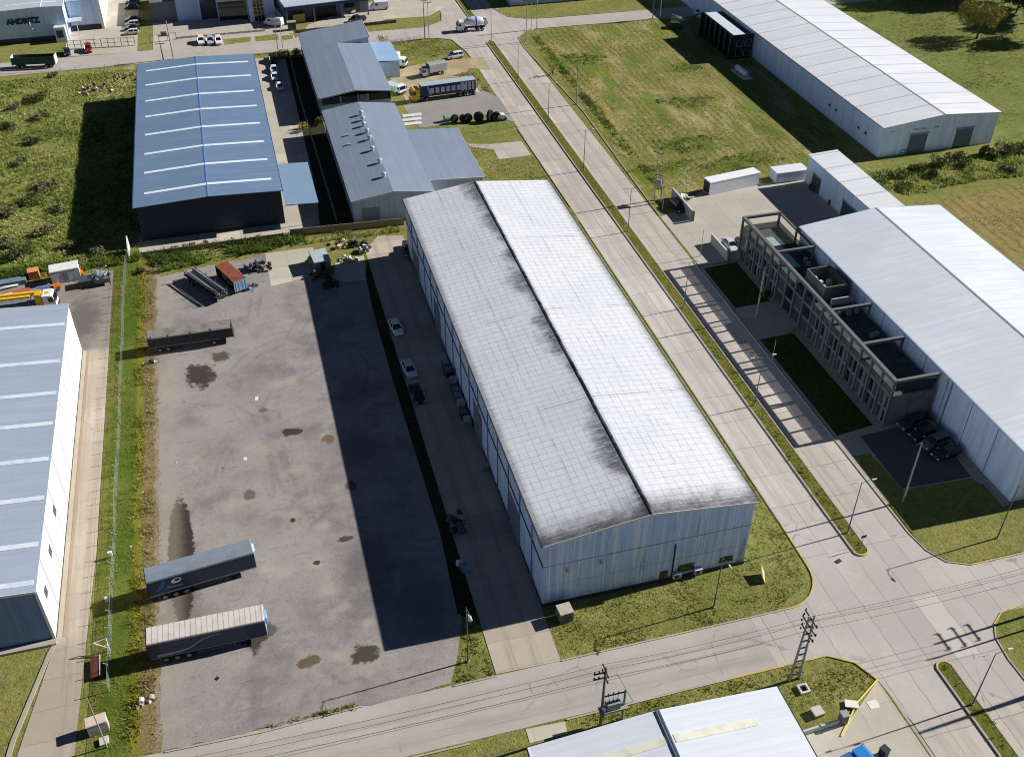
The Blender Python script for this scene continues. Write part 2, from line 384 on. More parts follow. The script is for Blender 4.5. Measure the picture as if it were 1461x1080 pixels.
x_, y_ = G(257, 765); m.mix(m.spot(x_+.1, y_-4, 1.7, 11.5, .35, 0, .1, wob2), S(60, 51, 46), 1.0)
m.mix(m.sm(m.mth('ADD', m.x, m.mth('MULTIPLY', m.mth('SUBTRACT', wob, .5), 1.2)), -15.6, -17.6), S(160, 150, 134), .35)
# broad darker areas towards the warehouse
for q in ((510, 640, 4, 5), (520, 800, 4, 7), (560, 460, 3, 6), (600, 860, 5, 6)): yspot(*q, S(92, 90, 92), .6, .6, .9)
m.bump(m.noise(1.5, 5, .7), .35, .08)

# the strip between fence and yard: green grass, yellow weeds, dry stalks and gravel, with ragged edges
M_VERGE = m = Mat('verge_grass', S(84, 104, 34), .95, .1)
m.mix(m.sm(m.noise(.12, 5), .4, .65), S(110, 118, 50))
m.mix(m.sm(m.noise(.9, 4, .75), .45, .7), S(46, 66, 20), .6)
fx = m.mth('ADD', m.x, m.mth('MULTIPLY', m.mth('SUBTRACT', m.noise(.45, 5, .7), .5), 2.2))
m.mix(m.sm(fx, -23.0, -22.2), S(134, 126, 46), .8)
m.mix(m.sm(fx, -21.9, -21.2), S(140, 124, 88), .95)
m.mix(m.mth('MULTIPLY', m.sm(fx, -21.9, -21.2), m.sm(m.noise(3, 4, .8), .45, .65)), S(90, 76, 52), .8)
m.mix(m.mth('MULTIPLY', m.sm(fx, -20.2, -19.7), m.sm(m.noise(.2, 3), .3, .6)), S(160, 148, 138), .8)
m.mix(m.mth('MULTIPLY', m.sm(fx, -25.6, -26.6), m.sm(m.noise(.25, 3, off=(3, 3, 0)), .4, .6)), S(126, 114, 70), .8)
m.bump(m.noise(3, 4, .8), .8, .2)

M_DIRT = m = Mat('bare_dirt', S(178, 162, 134), .95, .1)
m.mix(m.sm(m.noise(.2, 5), .4, .6), S(164, 146, 116)); m.mix(m.sm(m.noise(.5, 5, .7, off=(3, 3, 0)), .5, .7), S(140, 134, 84), .7)
m.mix(m.sm(m.noise(3, 4, .8), .5, .75), S(118, 102, 80), .4); m.bump(m.noise(3, 4), .5, .1)
M_DARKDIRT = m = Mat('dark_soil', S(52, 50, 40), .95, .1); m.mix(m.sm(m.noise(.4, 5), .45, .65), S(60, 70, 32), .7); m.mix(m.sm(m.noise(3, 4), .5, .75), S(34, 32, 26), .6)  # dark soil with greenish patches and darker specks
M_YARDW = concrete('stained_yard_concrete', S(150, 143, 134), None, None, .2, S(112, 104, 98), .3)
x_, y_ = G(118, 455); M_YARDW.mix(M_YARDW.spot(x_, y_, 3.2, 8, .7, 0, .6, M_YARDW.noise(.5, 5)), S(100, 94, 90), .8)

sheet('ground', [(-900, -500), (1100, -500), (1100, 1500), (-900, 1500)], M_LAWN.m, 0.0)
sheet('scrubland', [(-140, 176.5), (-22.4, 176.5), (-22.4, 278.6), (-140, 278.6)], M_SCRUB.m)
sheet('meadow', [(163, 150), (320, 150), (320, 420), (150, 420), (150, 305), (163, 305)], M_GREEN.m)
FIELD = [(78.6, 174.5), (84, 174), (92, 178.5), (113, 177), (122, 180), (131, 190), (131, 276.5), (84, 277), (79.5, 273)]
sheet('field', FIELD, M_FIELD.m)
DRYF = [(121.5, 100), (240, 100), (240, 168), (122, 158)]
sheet('dry_field', DRYF, M_BROWN.m)
# roads
sheet('road', [(61, -30), (76.5, -30), (76.5, 700), (61, 700)], M_ROAD.m)
sheet('cross_road', [(-200, 63.4), (300, 63.8), (300, 71.2), (-200, 70.9)], M_XROAD.m)
sheet('upper_road', [(-200, 279.6), (-22, 279.4), (60, 278.2), (82, 278.4), (135, 276.6), (320, 274), (320, 283), (146, 285.0), (84, 286), (60, 287.6), (-200, 291)], M_XROAD.m)
# the junction pads with rounded corners
jn = [(61, 52.6)]+[(60.2, 58.9), (58.9, 61.7), (56.2, 63.5), (50, 63.5), (50, 71.0), (55.2, 71.1)]+arc(55.2, 76.6, 5.6, -85, 0, 8)+[(60.9, 84), (76.5, 84), (76.5, 78.5), (77.1, 75.1), (78.5, 72.6), (81.3, 71.3), (90, 71.2), (90, 63.9), (83.7, 64.0), (80.1, 63.6), (78.2, 62.3), (77.1, 60.5), (76.6, 57.4), (76.6, 52.6)]
sheet('junction', jn, M_CROSS.m)
jn2 = [(61, 266), (76.5, 266), (77.2, 273), (80, 276.5), (84, 278.2), (90, 278), (90, 286), (84, 286.6), (79, 290), (76.5, 298), (61, 298), (59.5, 291), (54, 287.6), (48, 287.8), (48, 278.5), (55, 278.2), (59, 275.5)]
sheet('upper_junction', jn2, M_CROSS.m)
# the yard and the strips beside it
_z[0] = .036
sheet('verge', [(-27.2, 72), (-19.0, 71), (-19.0, 176.4), (-27.2, 176.4)], M_VERGE.m)
yard = [(-19.3, 71.1), (2, 71.0), (12.6, 71.2), (14.0, 74.5), (15.9, 80), (16.8, 95), (16.6, 130), (16.9, 150), (17.4, 161), (9, 162.5), (8.6, 168), (9, 173.3), (0, 173.6), (-5, 172.5), (-14, 171.5), (-19.6, 170)]
e = []; rr = random.Random(3)
for i, p in enumerate(yard):
    q = yard[(i+1) % len(yard)]; n_ = max(1, int(math.dist(p, q)/1.2))
    for k in range(n_): e.append((p[0]+(q[0]-p[0])*k/n_+rr.uniform(-.22, .22), p[1]+(q[1]-p[1])*k/n_+rr.uniform(-.22, .22)))
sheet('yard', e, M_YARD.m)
sheet('yard_slab', PX([(378, 362), (447, 353), (452, 398), (440, 402), (436, 397), (428, 399), (387, 409)]), M_PALE.m)
sheet('yard_slab', PX([(478, 376), (519, 365), (521, 378), (522, 400), (476, 404)]), M_PALE.m)
sheet('driveway', [(18.0, 71.2), (25.8, 71.0), (25.8, 79.2), (26.2, 79.2), (26.2, 173.5), (21.5, 174.6), (18.3, 170)], M_DRIVE.m)
sheet('side_road', [(-34.8, 72), (-28.4, 72), (-28, 85), (-27.3, 103), (-27.2, 150), (-31, 150), (-31, 90), (-31.6, 88.2)], M_DRIVE.m)
sheet('contractor_yard', [(-60, 150), (-27.2, 150), (-27.2, 174.6), (-39, 174.2), (-60, 172)], M_YARDW.m)
# around the blue-roofed hall
_z[0] = .036
sheet('apron', PX([(196, 361.5), (400, 333.5), (445, 329.5), (425, 215), (400, 120), (392, 84), (358, 84), (364, 110), (300, 300), (195, 330)]), M_PALE.m)
sheet('parking_strip', PX([(385, 88), (407, 84), (440, 200), (452, 300), (458, 326), (437, 329), (408, 215)]), M_LOT.m)
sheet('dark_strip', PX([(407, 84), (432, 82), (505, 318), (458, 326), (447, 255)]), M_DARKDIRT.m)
sheet('dirt_pile_ground', PX([(120, 118), (150, 112), (192, 92), (192, 132), (150, 140), (128, 136)]), M_DIRT.m)
# beyond the upper road
_z[0] = .036
sheet('forecourt', [(-20.3, 287.3), (17.5, 287.0), (17.5, 330), (-20.3, 330)], M_LOT.m)
sheet('forecourt', [(-43, 289.5), (-24.3, 288.5), (-24.3, 360), (-46, 360), (-46, 310), (-43, 304)], M_PALE.m)
sheet('forecourt', PX([(420, 58), (440, 36), (540, 0), (650, 2), (612, 24), (552, 28), (540, 32), (505, 36)]), M_PALE.m)
for a_ in (((318, 57), (358, 53), (358, 60), (320, 65)), ((363, 53), (396, 49), (398, 57), (365, 60)), ((402, 52), (418, 50), (418, 56), (404, 58))):
    sheet('lawn_strip', PX(a_), M_LAWN.m)
# east side of the avenue
_z[0] = .036
sheet('sand_lot', PX([(545, 104), (600, 92), (640, 86), (690, 82), (700, 100), (668, 98), (690, 128), (668, 134), (582, 150), (568, 122)]), M_DIRT.m)
sheet('truck_lot', PX([(575, 152), (690, 130), (712, 140), (735, 175), (690, 164), (640, 178), (600, 183), (580, 160)]), concrete('truck_lot_concrete', S(150, 146, 142), None, None, .2, S(136, 130, 126), .5).m)
sheet('gravel_drive', PX([(668, 206), (700, 206), (744, 202), (758, 222), (712, 228), (704, 214), (670, 210)]), M_LOT.m)
sheet('concrete_lot', [(77.0, 148.2), (86, 148.6), (93, 143.5), (113, 143), (113.2, 177), (104, 175.2), (92, 177.6), (88, 174.5), (80.2, 168.5), (77, 167.6)], M_LOT.m)
sheet('pavement', [(76.6, 84), (92, 84), (92, 148), (76.6, 148)], M_PATH.m)
PLOTS = [[(77.4, 147.2), (84.2, 147.6), (84.2, 134.1), (77.4, 133.6)], [(77.3, 124), (83.6, 124.3), (83.8, 99.4), (77.4, 98.6)],
         [(77.3, 94), (80.0, 93.8), (80.4, 85.9), (91.2, 85.4), (92.2, 79.5), (89, 71.6), (81.3, 71.6), (78.6, 72.8), (77.2, 75.3), (77.0, 78)]]
M_PLOT = lawn('shade_tinted_lawn', S(52, 62, 24), S(66, 72, 30), S(82, 80, 42), .3)  # darker lawn copy, with the shade before the offices put into its colour
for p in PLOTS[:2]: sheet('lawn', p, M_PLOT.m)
sheet('lawn', PLOTS[2], M_LAWN.m)
sheet('parking_lot', [(80.4, 86.1), (91.2, 85.7), (92.6, 98.4), (80.6, 97.6)], M_DARKASPH.m)
sheet('path', [(91.8, 79.4), (93.2, 79.4), (93.2, 98), (92.4, 98)], M_PATH.m)
# south side
_z[0] = .036
sheet('south_forecourt', PX([(1252, 971), (1330, 1085), (1150, 1085), (1140, 1052), (1210, 1030)]), M_PALE.m)
sheet('south_path', PX([(750, 1040), (806, 1029), (810, 1046), (756, 1060)]), M_PALE.m)
sheet('road_patch', PX([(755, 975), (888, 942), (935, 994), (905, 1003), (880, 960), (760, 990)]), M_XROAD.m)

_z[0] = .046
# kerbs
K = lambda n, pts, m=M_KERB.m, w=.18, h=.13: ribbon(n, pts, w, h, m)
K('kerb', [(18, 70.9), (12.9, 70.9)]); K('kerb', [(2.4, 71), (-8.5, 70.6), (-19, 70.9)])
K('kerb', [(25.9, 71.0), (54, 71.0)]); K('kerb', [(54, 71.0)]+arc(55.2, 76.6, 5.6, -85, 0, 8)+[(60.95, 84)], YEL)
K('kerb', [(60.95, 84), (61.0, 170)]); K('kerb', [(61.0, 176), (60.8, 215)])
K('kerb', [(76.6, 150), (76.6, 78.5)]); K('kerb', [(76.6, 78.5), (77.1, 75.1), (78.5, 72.6)]); K('kerb', [(78.5, 72.6), (81.3, 71.35), (87, 71.3)], YEL); K('kerb', [(87, 71.3), (150, 71.4)])
K('kerb', [(77.0, 168), (77.6, 190), (78.6, 220), (76.6, 266), (77.2, 273), (80, 276.6), (84, 278.2), (134, 276.7)])
K('kerb', [(83.7, 63.95), (80.1, 63.6), (78.2, 62.3)], YEL); K('kerb', [(78.2, 62.3), (77.1, 60.5), (76.6, 57.4), (76.6, 30)])
K('kerb', [(-60, 63.3), (13, 63.2)]); K('kerb', [(24, 63.3), (44, 63.45)]); K('kerb', [(44, 63.45), (56.2, 63.45), (58.9, 61.7), (60.2, 58.9)], YEL)
K('kerb', [(60.2, 58.9), (56.4, 56.8), (52.4, 53.4)], Mat('yellow_barrier_paint', S(222, 206, 96), .7, .3).m, .16, .17)
K('kerb', [(48, 287.7), (54, 287.5), (59.5, 291), (60.9, 298)]); K('kerb', [(76.6, 298), (79, 290), (84, 286.7), (134, 285)])
K('gutter', [(60.6, 58.5), (60.9, 30)], M_KERB.m, .35, .03)
K('kerb', [(48, 278.4), (55, 278.2), (59, 275.6), (60.8, 266), (60.9, 262)])
# medians: raised grass islands with kerbs
M_MED = lawn('median_grass', S(98, 104, 40), S(110, 108, 46), S(128, 118, 62), .4)
def median(pts, yl):
    P_ = pts; mb = MB(); mb.prism([(p[0], p[1]) for p in P_], 0, .15)
    mb.build('median', M_MED.m)['kind'] = 'structure'
    K('kerb', P_+[P_[0]], M_KERB.m, .22, .19)
median([(67.75, 78.2)]+arc(68.75, 77.4, 1.0, 200, 340, 6)+[(69.75, 78.2), (69.75, 271), (68.8, 272.5), (67.75, 271)], 0)
median([(67.7, 20), (69.6, 20), (69.6, 58)]+arc(68.65, 58.2, .95, 0, 180, 6)+[(67.7, 58)], 0)
median([(67.75, 293)]+arc(68.75, 292, 1.0, 200, 340, 6)+[(69.75, 293), (69.75, 420), (67.75, 420)], 0)
K('kerb', arc(68.75, 77.45, 1.02, 190, 350, 8), YEL, .2, .21); K('kerb', arc(68.65, 58.2, .97, 0, 180, 8), YEL, .2, .21)
K('kerb', [(-31.0, 150), (-31.0, 90), (-31.9, 88), (-34.9, 76.6), (-35.6, 72)], M_KERB.m, .5, .12)
K('kerb', [(-30.4, 150), (-30.4, 90)], concrete('brown_edging', S(160, 142, 120), None, None, 0, S(140, 120, 100), 0).m, .35, .1)

# grass and weeds that stand up from the ground
def gmat(name, a, b, c):
    br = lambda q: tuple(min(.6, v*1.55) for v in q[:3])+(1.,)
    a, b, c = br(a), br(b), br(c)
    m = Mat(name, a, .8, .15); r_ = m.rnd()
    m.b.inputs['Transmission Weight'].default_value = 0; m.mix(m.sm(r_, .2, .6), b); m.mix(m.sm(r_, .7, 1.), c)
    m.mix(m.sm(m.noise(.12, 3), .45, .65), tuple(v*.7 for v in a[:3])+(1.,), .6)
    tr = m.nt.nodes.new('ShaderNodeBsdfTranslucent'); mx = m.nt.nodes.new('ShaderNodeMixShader'); mx.inputs[0].default_value = .4
    m.L(m.col, tr.inputs[0]); m.L(m.b.outputs[0], mx.inputs[1]); m.L(tr.outputs[0], mx.inputs[2]); m.L(mx.outputs[0], m.out.inputs[0]); return m.m
G_LAWN = gmat('grass_blades', S(106, 114, 54), S(124, 122, 66), S(146, 138, 92))
G_DRY = gmat('dry_stalks', S(146, 134, 96), S(116, 112, 62), S(166, 152, 116))
G_SCRUB = gmat('scrub_leaves', S(126, 138, 66), S(142, 144, 86), S(172, 164, 128))
G_DARK = gmat('weed_leaves', S(74, 92, 38), S(92, 108, 44), S(116, 124, 56))
G_YEL = gmat('yellow_weeds', S(128, 122, 50), S(112, 116, 46), S(150, 138, 70))
SHAD = [(-48, 180), (-22, 180), (-22, 262), (-48, 262)]
tufts('scrub', [(-64, 177), (-22.6, 177), (-22.6, 276), (-64, 276)], 6, .45, .34, G_SCRUB, seed=11, patch=7, lean=.8)
tufts('scrub', [(-64, 177), (-22.6, 177), (-22.6, 276), (-64, 276)], 2, .6, .3, G_DARK, seed=12, patch=11)
tufts('weeds', [(-64, 174.8), (-22.6, 176.6), (-22.6, 180), (-64, 180)], 14, .9, .32, G_DARK, seed=13, patch=4)
tufts('weeds', [(-21, 171.5), (-5, 174), (8, 175), (8, 179.5), (-21, 179.5)], 16, .8, .3, G_DARK, seed=14, patch=3)
tufts('weeds', [(8, 175), (26, 175), (26, 178.6), (8, 179.5)], 12, .5, .25, G_LAWN, seed=15, patch=3)
tufts('grass', FIELD, 3, .2, .22, G_LAWN, seed=16, patch=9, rows=1.55)
tufts('grass', FIELD, 3.2, .2, .2, G_DRY, seed=17, patch=5, rows=1.55)
for i, (X_, Y_, a_, b_) in enumerate(((95, 197, 7, 5), (104, 219, 7, 4), (89, 253, 6, 4), (113, 240, 5, 2.5), (103, 186, 10, 3), (88, 188, 9, 2))):
    tufts('weeds', [(X_+a_*(1+.35*math.sin(3*t+i))*math.cos(t), Y_+b_*(1+.3*math.cos(2*t+i))*math.sin(t)) for t in np.linspace(0, 6.28, 22)[:-1]], 5, .34, .26, G_DARK, seed=30+i, patch=1.6)
tufts('weeds', [(80.6, 178), (82.4, 178), (83, 272), (81, 272)], 9, .5, .26, G_DARK, seed=18, patch=4)
tufts('verge_weeds', [(-22.8, 72), (-21.6, 72), (-21.6, 172), (-22.8, 172)], 14, .55, .22, G_YEL, seed=19, patch=3)
tufts('dry_stalks', [(-21.6, 78), (-20, 78), (-20, 170), (-21.6, 170)], 18, .45, .16, G_DRY, seed=20, patch=2.5)
tufts('grass', [(-27, 72), (-22.6, 72), (-22.6, 176), (-27, 176)], 12, .2, .16, G_LAWN, seed=21, patch=4)
tufts('grass', [(26, 71.2), (54, 71.2), (59, 74), (60.7, 80), (60.7, 104), (53.6, 104), (53.6, 78.6), (26, 78.6)], 14, .17, .15, G_LAWN, seed=22, patch=4)
sheet('soil_strip', [(15.7, 81), (17.98, 79), (18.2, 166), (17, 161), (16.5, 150), (16.3, 130), (16.5, 95)], M_DARKDIRT.m, .06)
tufts('weeds', [(16.6, 82), (18, 80), (18, 160), (17, 160)], 3, .3, .2, G_DARK, seed=23, patch=4)
tufts('grass', [(13.2, 71.2), (17.9, 71.2), (17.8, 79), (16, 79), (14.6, 75.4)], 20, .3, .18, G_LAWN, seed=24, patch=2)
tufts('grass', [(24, 57.6), (57, 57.6), (60, 59), (58, 62), (55.5, 63.2), (24, 63.1)], 12, .18, .16, G_LAWN, seed=25, patch=3)
for i, p in enumerate(PLOTS): tufts('grass', p, 7, .16, .14, G_DARK if i < 2 else G_LAWN, seed=40+i, patch=4)  # darker blades on the two plots with painted shade
tufts('scrub', PX([(1240, 246), (1330, 234), (1461, 212), (1461, 252), (1400, 256), (1300, 280), (1262, 268)]), 7, .7, .36, G_SCRUB, seed=26, patch=5)
tufts('scrub', PX([(1240, 246), (1330, 234), (1461, 212), (1461, 252), (1400, 256), (1300, 280), (1262, 268)]), 3, .8, .36, G_DARK, seed=27, patch=4)
tufts('dry_grass', DRYF, 3, .16, .24, G_DRY, seed=28, patch=5)
tufts('grass', [(163.5, 180), (215, 180), (215, 262), (176, 300), (163.5, 300)], 3, .22, .3, G_LAWN, seed=29, patch=6)
tufts('median_plants', [(67.9, 78), (69.6, 78), (69.6, 130), (67.9, 130)], 3, .28, .22, G_DARK, seed=61, patch=2, z=.15)
tufts('median_grass', [(67.9, 78), (69.6, 78), (69.6, 270), (67.9, 270)], 9, .14, .13, G_LAWN, seed=62, patch=3, z=.15)
tufts('median_plants', [(67.9, 30), (69.5, 30), (69.5, 58.6), (67.9, 58.6)], 3, .25, .2, G_DARK, seed=63, patch=1.5, z=.15)
tufts('weeds', [(-8, 70.9), (2.2, 71.0), (1.6, 71.6), (-8, 71.3)], 22, .25, .18, G_LAWN, seed=64)
tufts('lawn_grass', PX([(566, 88), (552, 60), (640, 54), (660, 70), (652, 80), (600, 84)]), 7, .25, .2, G_LAWN, seed=65, patch=3)
tufts('weeds', PX([(640, 112), (672, 100), (700, 130), (668, 134)]), 9, .5, .25, G_DRY, seed=66, patch=2)
tufts('grass', PX([(668, 208), (700, 206), (712, 228), (758, 222), (785, 258), (690, 262)]), 6, .2, .2, G_DRY, seed=67, patch=3)

G_STONE = gmat('gravel_stones', S(112, 108, 102), S(92, 90, 88), S(140, 134, 126))
tufts('gravel', [(-19.5, 71.4), (13, 71.6), (16.4, 95), (16.4, 160), (-19, 170)], 1.6, .05, .1, G_STONE, seed=71, patch=6, lean=.3)
tufts('gravel', [(-19.8, 72), (-17.6, 72), (-17.6, 170), (-19.8, 170)], 14, .06, .1, G_STONE, seed=72, patch=3, lean=.3)
tufts('weeds', [(-20.2, 72), (-19.2, 72), (-19.2, 170), (-20.2, 170)], 5, .2, .16, G_DRY, seed=73, patch=2)
# ================================================================== BUILDINGS
def sheetmetal(name, c, axis='y', period=1.05, dark=.25, stain=.25, rough=.55, metal=0., lap=None, lapaxis='x', streak=None, tint=None):
    m = Mat(name, c, rough, .35, metal)
    k = lambda f: tuple(v*f for v in c[:3])+(1.,)
    ax = {'x': m.x, 'y': m.y, 'z': m.z}
    m.mix(m.sm(m.noise(.07, 4), .35, .65), k(.9))
    if tint: m.mix(m.sm(m.noise(.11, 4, off=(6, 1, 0)), .45, .7), tint, .5)
    # each sheet weathers a little differently
    st = {'x': (1/period, .05, 1), 'y': (.05, 1/period, 1)}[axis]
    m.mix(m.sm(m.noise(1.0, 2, .5, st), .35, .65), k(.84), .6)
    m.mix(m.sm(m.noise(1.3, 4, .7, tuple(v*2.2 for v in st)), .5, .75), k(.74), stain)
    m.mix(m.sm(m.noise(2.5, 4, .7), .5, .8), k(.75), stain)
    if dark: m.mix(m.line(ax[axis], period, 0, .05, .05), k(.45), dark)
    if lap: m.mix(m.mth('MULTIPLY', m.line(ax[lapaxis], lap, .3, .05, .05), m.sm(m.noise(.3, 2), .3, .6)), k(.5), dark)
    t = m.mth('ABSOLUTE', m.mth('SUBTRACT', m.mth('MODULO', m.mth('ADD', ax[axis], 2000), .3), .15))
    m.bump(t, .35, .06)
    return m
def wallmetal(name, c, period=1.0, stain=.25, rough=.6, both=True):
    m = Mat(name, c, rough, .3)
    k = lambda f: tuple(v*f for v in c[:3])+(1.,)
    m.mix(m.sm(m.noise(1, 3, .6, (.9, .9, .06)), .4, .65), k(.82), .8)
    m.mix(m.sm(m.noise(1, 3, .6, (3.2, 3.2, .12), off=(3, 0, 0)), .5, .75), k(1.18), .6)
    m.mix(m.sm(m.noise(.5, 4), .5, .75), k(.72), stain)
    d = m.mth('ADD', m.x, m.y)
    m.mix(m.line(d, period, 0, .05, .04), k(.62), .45)
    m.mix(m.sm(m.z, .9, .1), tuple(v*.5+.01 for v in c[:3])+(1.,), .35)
    t = m.mth('ABSOLUTE', m.mth('SUBTRACT', m.mth('MODULO', m.mth('ADD', d, 2000), .3), .15))
    m.bump(t, .4, .06)
    return m
WHITE_TRIM = paint(214, 216, 218, .5, dirt=.1)
GREY_TRIM = paint(150, 155, 160, .5, dirt=.15)
DARK_TRIM = paint(52, 54, 58, .6)
def gable(root, x0, x1, y0, y1, ew, ee, rx, rz, wall, roof, ov=(.35, .35, .35, .35), th=.14, trim=None, cap=None, wallmats=None, gutter=None):
    """walls and a two-slope roof with its ridge along y; ov = overhang west, east, south, north"""
    mb = MB()
    mb.quad((x0, y0, 0), (x0, y1, 0), (x0, y1, ew), (x0, y0, ew)); mb.quad((x1, y0, 0), (x1, y1, 0), (x1, y1, ee), (x1, y0, ee))
    for y in (y0, y1): mb.poly([(x0, y, 0), (x1, y, 0), (x1, y, ee), (rx, y, rz), (x0, y, ew)])
    mb.build('wall', wall, root, True)
    sw = (rz-ew)/(rx-x0); se = (rz-ee)/(x1-rx)
    def zt(x): return rz-(rx-x)*sw if x < rx else rz-(x-rx)*se
    a, b = x0-ov[0], x1+ov[1]; c, d = y0-ov[2], y1+ov[3]
    mb = MB()
    za, zb = zt(a)+.02, zt(b)+.02; zr = rz+.02
    mb.hexa([(a, c, za), (rx, c, zr), (rx, d, zr), (a, d, za)], [(a, c, za+th), (rx, c, zr+th), (rx, d, zr+th), (a, d, za+th)])
    mb.hexa([(rx, c, zr), (b, c, zb), (b, d, zb), (rx, d, zr)], [(rx, c, zr+th), (b, c, zb+th), (b, d, zb+th), (rx, d, zr+th)])
    rf = mb.build('roof', roof, root, True)
    if cap:
        mb = MB(); mb.extr([(rx-.28, zr+th-.005), (rx, zr+th+.07), (rx+.28, zr+th-.005), (rx, zr+th-.02)], c-.01, d+.01)
        mb.build('ridge_cap', cap, rf, True)
    if trim:
        for y in (c-.06, d):
            mb = MB()
            mb.hexa([(a, y, za-.18), (rx, y, zr-.18), (rx, y+.06, zr-.18), (a, y+.06, za-.18)], [(a, y, za+th+.03), (rx, y, zr+th+.03), (rx, y+.06, zr+th+.03), (a, y+.06, za+th+.03)])
            mb.hexa([(rx, y, zr-.18), (b, y, zb-.18), (b, y+.06, zb-.18), (rx, y+.06, zr-.18)], [(rx, y, zr+th+.03), (b, y, zb+th+.03), (b, y+.06, zb+th+.03), (rx, y+.06, zr+th+.03)])
            mb.build('verge_trim', trim, rf, True)
    if gutter:
        mb = MB()
        mb.box(a-.16, a-.005, c, d, za-.06, za+th-.03); mb.box(b+.005, b+.16, c, d, zb-.06, zb+th-.03)
        mb.build('gutter', gutter, rf, True)
    return zt, rf
def strip_on(mb, zt, x0, x1, y, w, lift=.19):
    mb.hexa([(x0, y-w/2, zt(x0)+lift-.05), (x1, y-w/2, zt(x1)+lift-.05), (x1, y+w/2, zt(x1)+lift-.05), (x0, y+w/2, zt(x0)+lift-.05)],
            [(x0, y-w/2, zt(x0)+lift), (x1, y-w/2, zt(x1)+lift), (x1, y+w/2, zt(x1)+lift), (x0, y+w/2, zt(x0)+lift)])

# ---- 1 the long warehouse with the soot-stained roof
m = Mat('weathered_roof_sheets', S(218, 219, 222), .62, .3)
kk = lambda f: tuple(v*f for v in S(224, 227, 232)[:3])+(1.,)
m.mix(m.sm(m.noise(.12, 5), .4, .65), S(206, 210, 220), .8)
cell = m.nt.nodes.new('ShaderNodeTexWhiteNoise'); cell.noise_dimensions = '2D'; cv = m.nt.nodes.new('ShaderNodeCombineXYZ')
m.L(m.mth('FLOOR', m.mth('DIVIDE', m.x, 1.13)), cv.inputs[0]); m.L(m.mth('FLOOR', m.mth('DIVIDE', m.y, 1.1)), cv.inputs[1]); m.L(cv.outputs[0], cell.inputs[0])
m.mix(m.sm(cell.outputs[0], .2, 1), kk(.8), .3)
m.mix(m.sm(m.noise(1.4, 5, .75), .48, .75), kk(.66), .5)
wl = m.mth('MULTIPLY', m.mth('SUBTRACT', m.noise(1.2, 3), .5), .07)
lv = m.sm(m.noise(.35, 4, .7), .35, .65, .45, 1); lv2 = m.sm(m.noise(.28, 4, .7, off=(7, 7, 0)), .38, .65, .3, 1)
m.mix(m.mth('MULTIPLY', m.line(m.mth('ADD', m.x, wl), 1.13, .2, .04, .06), lv2), kk(.42), .72)
m.mix(m.mth('MULTIPLY', m.line(m.mth('ADD', m.y, wl), 1.1, .3, .04, .06), lv), kk(.42), .75)
m.mix(m.mth('MULTIPLY', m.line(m.y, 22, 14, .12, .06), m.sm(m.noise(.2, 2), .35, .55)), kk(.3), .7)
m.mix(m.mth('MULTIPLY', m.line(m.mth('ADD', m.x, 0), 13.6, 4.9, .1, .05), m.sm(m.noise(.2, 2, off=(3, 1, 0)), .35, .55)), kk(.35), .6)
# soot: creeps from the ridge westward in ragged tongues, collects at the south verge and along the eaves
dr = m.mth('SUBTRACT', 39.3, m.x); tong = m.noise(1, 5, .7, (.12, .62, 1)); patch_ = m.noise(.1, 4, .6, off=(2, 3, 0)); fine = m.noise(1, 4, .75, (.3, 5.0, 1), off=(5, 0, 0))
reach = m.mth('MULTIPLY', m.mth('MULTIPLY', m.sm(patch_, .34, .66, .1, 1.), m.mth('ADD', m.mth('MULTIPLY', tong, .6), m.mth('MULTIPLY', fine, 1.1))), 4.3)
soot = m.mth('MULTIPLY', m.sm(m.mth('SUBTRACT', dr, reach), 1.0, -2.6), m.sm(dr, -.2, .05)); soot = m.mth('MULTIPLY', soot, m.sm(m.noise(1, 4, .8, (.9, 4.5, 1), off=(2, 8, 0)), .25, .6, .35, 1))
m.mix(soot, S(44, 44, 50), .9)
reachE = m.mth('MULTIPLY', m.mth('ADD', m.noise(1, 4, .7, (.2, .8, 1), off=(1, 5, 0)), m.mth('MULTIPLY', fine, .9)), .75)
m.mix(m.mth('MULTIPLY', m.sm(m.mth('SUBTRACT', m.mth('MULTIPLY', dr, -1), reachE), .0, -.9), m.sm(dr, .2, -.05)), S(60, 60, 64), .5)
ds = m.mth('ADD', m.mth('SUBTRACT', m.y, 79.2), m.mth('MULTIPLY', m.noise(.5, 5, .75), -6.0))
m.mix(m.sm(ds, 1.6, -3.9), S(54, 52, 52), .9)
for e_, sgn in ((25.8, 1), (53.3, -1)):
    de = m.mth('MULTIPLY', m.mth('SUBTRACT', m.x, e_), sgn); m.mix(m.sm(m.mth('SUBTRACT', de, m.mth('MULTIPLY', m.noise(1, 4, .75, (.3, 4.0, 1)), 2.4)), .0, -1.3), S(60, 60, 62), .55)
m.bump(m.mth('ABSOLUTE', m.mth('SUBTRACT', m.mth('MODULO', m.y, .275), .137)), .25, .05)
M_MAINROOF = m.m
mw = wallmetal('bare_galvanised_cladding', S(192, 214, 244), 1.1, .35)
mw.mix(mw.sm(mw.noise(1, 3, .6, (1.5, 1.5, .03), off=(1, 1, 0)), .55, .6), S(224, 234, 246), .9)
mw.mix(mw.mth('MULTIPLY', mw.line(mw.mth('ADD', mw.x, mw.y), 1.1, .5, .1, .05), mw.sm(mw.noise(.7, 2, .5, (1, 1, .05), off=(9, 0, 0)), .45, .55)), S(232, 240, 250), .8)
mw.mix(mw.sm(mw.noise(1, 4, .7, (1.8, 1.8, .1), off=(7, 3, 0)), .56, .7), S(110, 128, 152), .7)
mw.mix(mw.line(mw.z, 100, 7.1, .12, .05), S(110, 124, 142), .8); mw.mix(mw.line(mw.z, 100, 3.6, .1, .05), S(84, 92, 104), .35)
